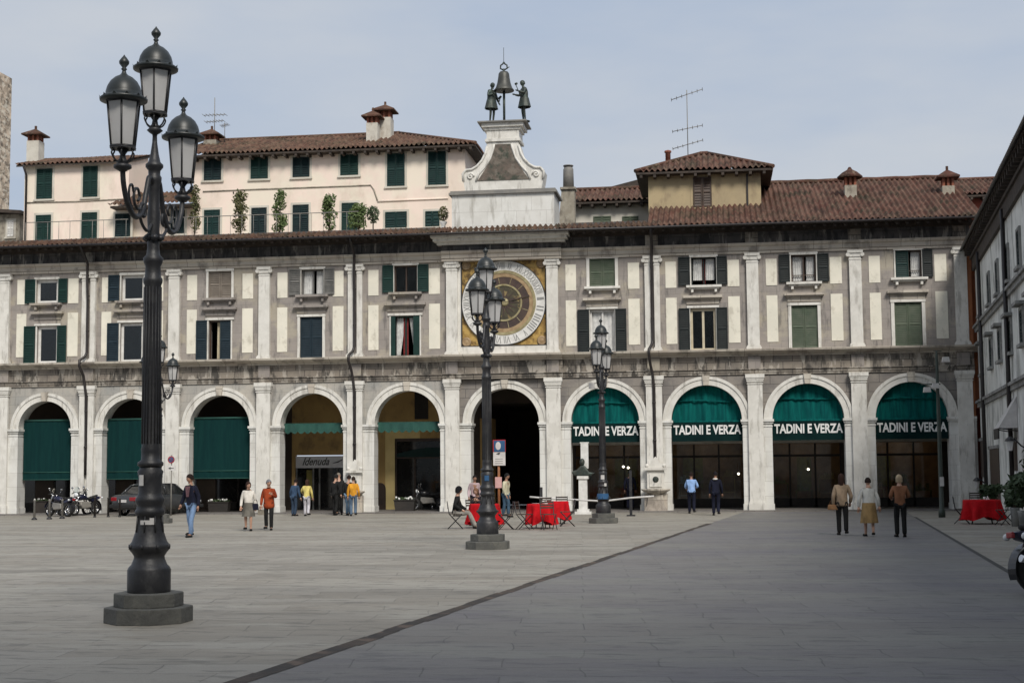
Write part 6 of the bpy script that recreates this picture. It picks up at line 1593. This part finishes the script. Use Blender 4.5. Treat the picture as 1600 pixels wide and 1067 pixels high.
def head_geo(mb, c, H, yaw=0., s=1.0):
    """skull, jaw, brow, nose, lips, ears and eyes; c in metres, faces -Y turned by yaw. material slots: 0 skin, 1 dark, 2 lip"""
    hh = .128 * H * .5 * s * 1.05; n_, m_ = 20, 16; vs = []; fs = []
    rx, ry = hh * .70, hh * .86
    def P(x, y, z): ca, sa = math.cos(yaw), math.sin(yaw); return (c.x + x * ca - y * sa, c.y + x * sa + y * ca, c.z + z)
    for i in range(m_ + 1):
        t = PI * i / m_; z = -math.cos(t) * hh; w_ = max(math.sin(t), .02)
        jaw = 1 - .30 * max(0, -z / hh) ** 1.5
        for j in range(n_):
            a = 2 * PI * j / n_; x = rx * w_ * jaw * math.cos(a); y = ry * w_ * (1 - .12 * max(0, -z / hh)) * math.sin(a)
            front = max(0, -math.sin(a))
            if front > .6:
                zz = z / hh
                if abs(math.cos(a)) < .2 and -.28 < zz < .12: y -= .16 * hh * (1 - abs(zz + .12) / .25) if abs(zz + .12) < .25 else 0
                if .15 < abs(math.cos(a)) < .55 and -.02 < zz < .18: y += .05 * hh
            vs.append(P(x, y, z))
    for i in range(m_):
        for j in range(n_): fs.append((i * n_ + j, i * n_ + (j + 1) % n_, (i + 1) * n_ + (j + 1) % n_, (i + 1) * n_ + j))
    mb.add(vs, fs, True)
    q = MB()
    for s_ in (-1, 1):
        mb.ball(P(s_ * .30 * hh, -.74 * hh, .04 * hh), .085 * hh, 8, 6, mi=1)
        mb.add([P(s_ * .16 * hh, -.86 * hh, .2 * hh), P(s_ * .46 * hh, -.72 * hh, .2 * hh), P(s_ * .46 * hh, -.72 * hh, .26 * hh), P(s_ * .16 * hh, -.86 * hh, .26 * hh)], [(0, 1, 2, 3)], mi=1)
        mb.ball(P(s_ * .70 * hh, .05 * hh, -.03 * hh), .16 * hh, 8, 6, .4, .8, 1.2)
    mb.ball(P(0, -.76 * hh, -.48 * hh), .14 * hh, 8, 6, 1.4, .5, .5, mi=2)
def hair_geo(c, H, style, yaw=0., s=1.0):
    hh = .128 * H * .5 * s * 1.05; mb = MB(); n_, m_ = 24, 14; vs = []; fs = []
    def P(x, y, z): ca, sa = math.cos(yaw), math.sin(yaw); return (c.x + x * ca - y * sa, c.y + x * sa + y * ca, c.z + z)
    drop = {'short': -.25, 'bob': -.75, 'long': -1.9, 'up': -.3, 'bald': .3}[style]
    for i in range(m_ + 1):
        u = i / m_
        for j in range(n_):
            a = 2 * PI * j / n_; fr = max(0, -math.sin(a)) ** .8
            zl = drop * (1 - fr) + .42 * fr
            z = 1.13 + (zl - 1.13) * u
            w_ = math.sqrt(max(0, 1 - (max(z, 0) / 1.14) ** 2)) if z > 0 else 1 - .05 * (-z)
            nz = 1 + .03 * math.sin(a * 7 + i)
            vs.append(P(.80 * hh * w_ * nz * math.cos(a), .97 * hh * w_ * nz * math.sin(a) + .02 * hh, z * hh))
    for i in range(m_):
        for j in range(n_): fs.append((i * n_ + (j + 1) % n_, i * n_ + j, (i + 1) * n_ + j, (i + 1) * n_ + (j + 1) % n_))
    mb.add(vs, fs, True)
    if style == 'up': mb.ball(P(0, .95 * hh, .35 * hh), .38 * hh, 10, 8)
    return mb
ARMS = [('che', 'shR'), ('che', 'shL'), ('shR', 'elR'), ('shL', 'elL'), ('elR', 'wrR'), ('elL', 'wrL')]
LEGS = [('pel', 'hipR'), ('pel', 'hipL'), ('hipR', 'knR'), ('hipL', 'knL'), ('knR', 'anR'), ('knL', 'anL')]
def person(name, label, loc, rz, H, top, bottom, hair, style='short', skin='light', bot='trousers', pose=None, coat=0., long_sleeve=True, shoes=(.02, .02, .02), fat=1., extras=(), cat='person', statue=None, group=None, tunic=None, inner=None):
    p = pose or {}; J = pose_points(p)
    t = thing(name, label, cat, loc, rz, group)
    S = lambda v: v * H
    def N(k, r1, r2): return (tuple(J[k] * H), r1 * H * fat if k in ('pel', 'wst', 'che') else r1 * H, (r2 * H * fat if k in ('pel', 'wst', 'che') else r2 * H))
    nodes = {'pel': N('pel', .074, .056), 'wst': N('wst', .070, .052), 'che': N('che', .088, .060), 'nb': N('nb', .045, .04), 'nk': N('nk', .031, .031),
             'hd': (tuple(J['hd'] * H), .036 * H, .04 * H)}
    for k in 'RL':
        nodes.update({'sh' + k: N('sh' + k, .036, .036), 'el' + k: N('el' + k, .024, .024), 'wr' + k: N('wr' + k, .015, .017),
                      'hip' + k: N('hip' + k, .046, .048), 'kn' + k: N('kn' + k, .032, .034), 'an' + k: N('an' + k, .021, .022), 'to' + k: N('to' + k, .022, .014)})
    E_ = [('pel', 'wst'), ('wst', 'che'), ('che', 'nb'), ('nb', 'nk'), ('nk', 'hd')] + ARMS + LEGS + [('anR', 'toR'), ('anL', 'toL')]
    vs, fs = skin_mesh(nodes, E_, 'pel', 1)
    b = MB(); b.add(vs, fs, True)
    head_geo(b, J['hd'] * H, H, p.get('look', 0.))
    for k, s_ in (('R', -1), ('L', 1)): hand_geo(b, J['wr' + k], J['el' + k], H, s_, p.get('curl', .5))
    sk = 'skin_' + skin
    mats_ = [sk, 'numeral_black', 'skin_tan'] if not statue else [statue] * 3
    body = b.build('body', mats_, t)
    c_top = statue or cloth(top); c_bot = statue or cloth(bottom)
    # top
    g = 1.22; cn = {}
    cn['pel'] = (tuple(J['pel'] * H), .094 * H * fat, .072 * H * fat); cn['wst'] = (tuple(J['wst'] * H), .085 * H * fat, .066 * H * fat); cn['che'] = (tuple(J['che'] * H), .098 * H * fat, .072 * H * fat); cn['nb'] = (tuple(J['nb'] * H), .052 * H, .045 * H)
    ed = [('pel', 'wst'), ('wst', 'che'), ('che', 'nb')]
    if coat or not statue:
        lo = J['pel'] + V(0, 0, -max(coat, .035 if not p.get('sit') else .0) - .001); cn['hem'] = (tuple(lo * H), .112 * H * fat, .098 * H * fat); ed.append(('hem', 'pel'))
    for k in 'RL':
        cn['sh' + k] = (tuple(J['sh' + k] * H), .044 * H, .044 * H); cn['el' + k] = (tuple(J['el' + k] * H), .034 * H, .034 * H); ed += [('che', 'sh' + k), ('sh' + k, 'el' + k)]
        if long_sleeve: cn['wr' + k] = (tuple((J['wr' + k] * .97 + J['el' + k] * .03) * H), .026 * H, .027 * H); ed.append(('el' + k, 'wr' + k))
    vs, fs = skin_mesh(cn, ed, 'che', 2); q = MB(); q.add(vs, fs, True)
    q.build({'coat': 'coat'}.get('coat') if coat else 'shirt', c_top, t)
    # bottom
    if bot == 'trousers':
        fb = min(fat, .98); cn = {'pel': (tuple(J['pel'] * H), .076 * H * fb, .058 * H * fb)}; ed = []
        for k in 'RL':
            hem = J['an' + k] + V(0, 0, -.012)
            cn['hip' + k] = (tuple(J['hip' + k] * H), .050 * H, .053 * H); cn['th' + k] = (tuple((J['hip' + k] * .55 + J['kn' + k] * .45) * H), .050 * H, .052 * H); cn['kn' + k] = (tuple(J['kn' + k] * H), .041 * H, .043 * H); cn['an' + k] = (tuple(hem * H), .034 * H, .038 * H); ed += [('pel', 'hip' + k), ('hip' + k, 'th' + k), ('th' + k, 'kn' + k), ('kn' + k, 'an' + k)]
        vs, fs = skin_mesh(cn, ed, 'pel', 2); q = MB(); q.add(vs, fs, True); q.build('trousers', c_bot, t)
    else:
        ln = {'skirt': .24, 'long_skirt': .30, 'tunic': .18}[bot]
        q = MB(); n_ = 32; vs = []; fs = []
        for i in range(8):
            u = i / 7; z = (J['pel'].z + .04 - (ln + .04) * u) * H
            for j in range(n_):
                a = 2 * PI * j / n_; f = (.088 + .035 * u) * (1 + .05 * u * math.sin(a * 8))
                vs.append((J['pel'].x * H + f * H * fat * math.cos(a), J['pel'].y * H + (f * .82) * H * fat * math.sin(a), z))
        for i in range(7):
            for j in range(n_): fs.append((i * n_ + (j + 1) % n_, i * n_ + j, (i + 1) * n_ + j, (i + 1) * n_ + (j + 1) % n_))
        q.add(vs, fs, True); q.build('skirt', c_bot, t)
    for k in 'RL':
        q = MB(); a = J['an' + k] * H; tt = J['to' + k] * H
        q.tube([a + V(0, .035, -.045 * H + .02), a + V(0, -.02, -.035 * H + .012), tt + V(0, 0, -.004), tt + V(0, -.04, -.012)], [.038, .044, .045, .026], 10)
        q.v = [(x, y, max(z, a.z - .045 * H + .002)) for x, y, z in q.v]; q.build('shoe', statue or cloth(shoes), t)
    if style: hair_geo(J['hd'] * H, H, style, p.get('look', 0.)).build('hair', statue or cloth(hair), t)
    if inner:
        q = MB(); n0 = J['nb'] * H; c0 = J['che'] * H
        q.prism([(-.05, n0.z - .02), (.05, n0.z - .02), (.012, c0.z - .16), (-.012, c0.z - .16)], c0.y - .072 * H * fat - .035, c0.y - .03); q.build('shirt_front', cloth(inner), t)
    return t, J, H
def bag(t, J, H, side, col, size=(.16, .07, .15), zoff=0., label=None, strap=True, name='handbag', at_hand=True):
    """a bag of its own, hanging at the hip or from the hand"""
    w0 = J['wr' + side] * H if at_hand else V((1 if side == 'L' else -1) * .13 * H, .02, .56 * H)
    M_ = Matrix.Rotation(t.rotation_euler.z, 4, 'Z'); base = Vector(t.location) + M_ @ (w0 + V(0, 0, -.12 - size[2] + zoff))
    o = thing(name, label, 'bag', base, t.rotation_euler.z)
    k = MB(); w_, d_, h_ = size
    k.prism([(-w_, 0), (w_, 0), (w_ * .9, h_ * .9), (w_ * .7, h_), (-w_ * .7, h_), (-w_ * .9, h_ * .9)], -d_, d_); k.build('bag_body', cloth(col), o, bevel=.02)
    k = MB(); k.tube(arc_pts([(-w_ * .6, 0, h_ - .01), (-w_ * .4, 0, h_ + .10), (w_ * .4, 0, h_ + .10), (w_ * .6, 0, h_ - .01)], 5), .008, 6); k.build('handle', cloth(tuple(v * .6 for v in col)), o)
    return o
def G(px, py): g = gnd(px, py); return (g[0], g[1], 0)
NAVY = (.012, .014, .03); BLACK = (.012, .012, .014); JEANS = (.12, .19, .33)
def armset(side, el, wr): return {'el' + side: el, 'wr' + side: wr}
r_ = person('person', 'man in a dark jacket and blue jeans walking just right of the near lamp', G(299, 839), R(-25), 1.74, NAVY, (.17, .26, .42), (.02, .012, .01), 'short', 'tan', pose=dict(stride=.07, look=R(-20), set=dict(elR=(-.17, .0, .63), wrR=(-.21, -.03, .51))), fat=1.05, coat=.03, inner=(.22, .12, .14))
k = MB(); k.tube([(-.09, -.06, 1.42), (0, -.10, 1.36), (.09, -.06, 1.42)], .028, 8); k.build('collar', cloth((.7, .58, .3)), r_[0])
r_ = person('person', 'woman in a white blouse and grey skirt left of the rust coloured coat', G(388, 829), R(12), 1.50, (.72, .68, .62), (.16, .15, .13), (.04, .02, .015), 'bob', 'light', bot='skirt', pose=dict(stride=.05, look=R(25)), fat=1.08, coat=.0)
bag(r_[0], r_[1], r_[2], 'L', (.02, .02, .025), (.10, .05, .20), .22, 'black bag carried by the woman in the white blouse')
r_ = person('person', 'grey-haired woman in a rust coloured coat and black trousers', G(420, 828), R(8), 1.56, (.33, .06, .02), BLACK, (.22, .22, .24), 'short', 'light', pose=dict(stride=.04, look=R(30), set=dict(elL=(.145, -.02, .64), wrL=(.08, -.14, .70))), fat=1.25, coat=.13)
bag(r_[0], r_[1], r_[2], 'R', (.30, .27, .22), (.10, .04, .16), .0, 'small light bag in the hand of the woman in the rust coloured coat')
person('person', 'dark-haired person in blue denim standing at the left of the cursive shop sign', G(459, 806), R(160), 1.52, (.05, .09, .16), (.05, .08, .13), (.015, .012, .01), 'short', 'light', pose=dict(stride=.02, lean=.05))
person('person', 'woman in a yellow top and white trousers seen from behind at the shop door', G(479, 806), R(176), 1.50, (.72, .60, .20), (.62, .60, .64), (.06, .03, .02), 'long', 'light', pose=dict(stride=.03, set=dict(elL=(.17, -.05, .67), wrL=(.17, -.14, .62))))
person('person', 'tall person in black standing left of the pair beside the small fountain', G(523, 805), R(150), 1.70, BLACK, (.02, .018, .02), (.02, .015, .012), 'short', 'light', pose=dict(stride=.03, set=dict(elR=(-.15, -.02, .64), wrR=(-.16, -.05, .50))), coat=.06)
person('person', 'bareheaded person in black with a pale bald head near the fourth pier', G(530, 804), R(200), 1.76, BLACK, BLACK, (.2, .17, .14), 'bald', 'light', pose=dict(stride=.02, lean=.04, head=(.01, -.01)), coat=.06)
person('person', 'person in a black sweater and blue jeans close behind the orange jacket', G(544, 805), R(165), 1.66, BLACK, (.16, .25, .36), (.015, .012, .01), 'short', 'light', pose=dict(stride=.03))
person('person', 'person in an orange-yellow jacket and jeans in front of the small fountain', G(552, 806), R(190), 1.60, (.72, .33, .03), (.12, .18, .26), (.03, .02, .015), 'short', 'light', pose=dict(stride=.03), coat=.04, fat=1.1)
# seated group
g = gnd(712, 826)
person('person', 'person in a black hooded jacket and light trousers sitting left of the first red table', (g[0], g[1], 0), R(100), 1.72, BLACK, (.34, .32, .29), (.01, .01, .012), 'bob', 'light', pose=dict(sit=True, lean=.03, look=R(10), set=dict(anR=(-.06, -.36, .045), anL=(.06, -.33, .045), toR=(-.06, -.45, .02), toL=(.07, -.42, .02), elR=(-.15, .02, .42), wrR=(-.1, -.12, .33))), coat=.02)
g = gnd(733, 822)
person('person', 'hunched person in dark clothes sitting behind the first red table', (g[0] + .16, g[1] + 1.0, 0), R(-10), 1.60, (.03, .025, .035), (.05, .04, .04), (.22, .11, .06), 'bob', 'light', pose=dict(sit=True, lean=.09, head=(0, -.03), set=dict(elR=(-.13, -.13, .40), wrR=(-.03, -.2, .50), elL=(.13, -.13, .40), wrL=(.04, -.2, .50))))
person('person', 'person in a pale top standing behind the hunched person at the first red table', G(741, 810), R(20), 1.62, (.5, .38, .4), (.03, .03, .04), (.012, .01, .01), 'short', 'tan', pose=dict(lean=.05))
person('person', 'person in a white and yellow shirt and blue jeans right of the orange-brown notice post', G(790, 808), R(70), 1.68, (.62, .58, .42), (.06, .11, .17), (.015, .012, .012), 'short', 'tan', pose=dict(stride=.04, lean=.02))
# walkers towards the right arches
person('person', 'man in a light blue shirt and dark trousers walking into the arcade', G(1081, 802), R(178), 1.66, (.30, .47, .80), (.015, .015, .03), (.015, .012, .01), 'short', 'tan', pose=dict(stride=.05, set=dict(elR=(-.15, -.04, .65), wrR=(-.12, -.13, .62), elL=(.15, -.04, .65), wrL=(.13, -.12, .60))), fat=1.12, coat=.02)
r_ = person('person', 'man in dark clothes with a white collar walking into the arcade', G(1119, 805), R(175), 1.68, (.016, .014, .03), (.014, .013, .022), (.012, .01, .012), 'short', 'tan', pose=dict(stride=.03), fat=1.12, coat=.06)
k = MB(); k.tube([(-.08, .05, 1.39), (0, .085, 1.38), (.08, .05, 1.39)], .03, 8); k.build('collar', 'white_paint', r_[0])
person('person', 'dark figure standing in the shade inside the arch behind the third lamp', (at(985, 795, 1.4)[0], 1.4, .05), R(180), 1.72, (.015, .015, .025), (.02, .02, .03), (.02, .015, .012), 'short', 'tan', pose=dict(stride=.02), coat=.05)
r_ = person('person', 'long-haired woman in a beige jacket and black trousers, leftmost of the three walking women', G(1317, 836), R(176), 1.60, (.34, .25, .17), BLACK, (.04, .02, .012), 'long', 'light', pose=dict(stride=.05, lean=.02, set=dict(elR=(-.15, .0, .63), wrR=(-.13, -.07, .52))), fat=1.1, coat=.08)
# walker's own left is screen right because she faces away
bag(r_[0], r_[1], r_[2], 'L', (.33, .18, .09), (.15, .07, .14), .14, 'brown shoulder bag of the woman in the beige jacket')
person('person', 'short dark-haired woman in a white jacket and tan skirt walking away', G(1359, 838), R(182), 1.50, (.50, .50, .47), (.30, .20, .09), (.015, .012, .01), 'short', 'light', bot='long_skirt', pose=dict(stride=.06, lean=.02, set=dict(elR=(-.155, .02, .63), wrR=(-.17, .02, .50), elL=(.155, .0, .63), wrL=(.17, -.01, .49))), fat=1.25, coat=.05)
person('person', 'blonde woman in a brown jacket and black trousers, rightmost of the three walking women', G(1408, 839), R(180), 1.57, (.24, .11, .06), BLACK, (.42, .33, .22), 'bob', 'light', pose=dict(stride=.02, lean=.02, set=dict(elR=(-.145, -.03, .65), wrR=(-.12, -.12, .64), elL=(.145, -.03, .65), wrL=(.12, -.12, .62))), fat=1.0)

# two bronze figures that strike the bell
def jack(px, pfoot, phead, rz, label, setj, look):
    x = at(px, pfoot, -.1)[0]
    h = at(px, phead, -.1)[1] - ZTOP
    t_, J, H = person('statue', label, (x, -.1, ZTOP), rz, h, (0, 0, 0), (0, 0, 0), (0, 0, 0), 'short', bot='tunic', statue='bronze', cat='statue', group='bronze figures that strike the bell', pose=dict(set=setj, look=look), fat=1.45, coat=.02)
    k = MB(); k.lathe([(.24, 0), (.24, .04), (.2, .05)], 0, 0, 16); k.build('base', 'bronze', t_)
    a = Vector(J['wrL'] * H); d = (Vector(J['wrL']) - Vector(J['elL'])).normalized()
    k = MB(); k.tube([a - d * .05 + V(0, 0, -.1), a + d * .08 + V(0, -.05, .28)], .02, 6); k.tube([a + d * .02 + V(-.0, -.12, .28), a + d * .12 + V(0, .06, .30)], .05, 8); k.build('hammer', 'bronze', t_)
jack(768, 182, 130, R(55), 'bronze statue of a standing man left of the bell', dict(elR=(-.15, -.03, .66), wrR=(-.06, -.13, .70), elL=(.16, -.03, .64), wrL=(.17, -.09, .52)), 0)
jack(819.5, 185, 126, R(-60), 'bronze statue of a man with a raised hammer right of the bell', dict(elR=(-.15, -.06, .66), wrR=(-.10, -.20, .66), elL=(.15, -.07, .66), wrL=(.12, -.20, .70)), 0)
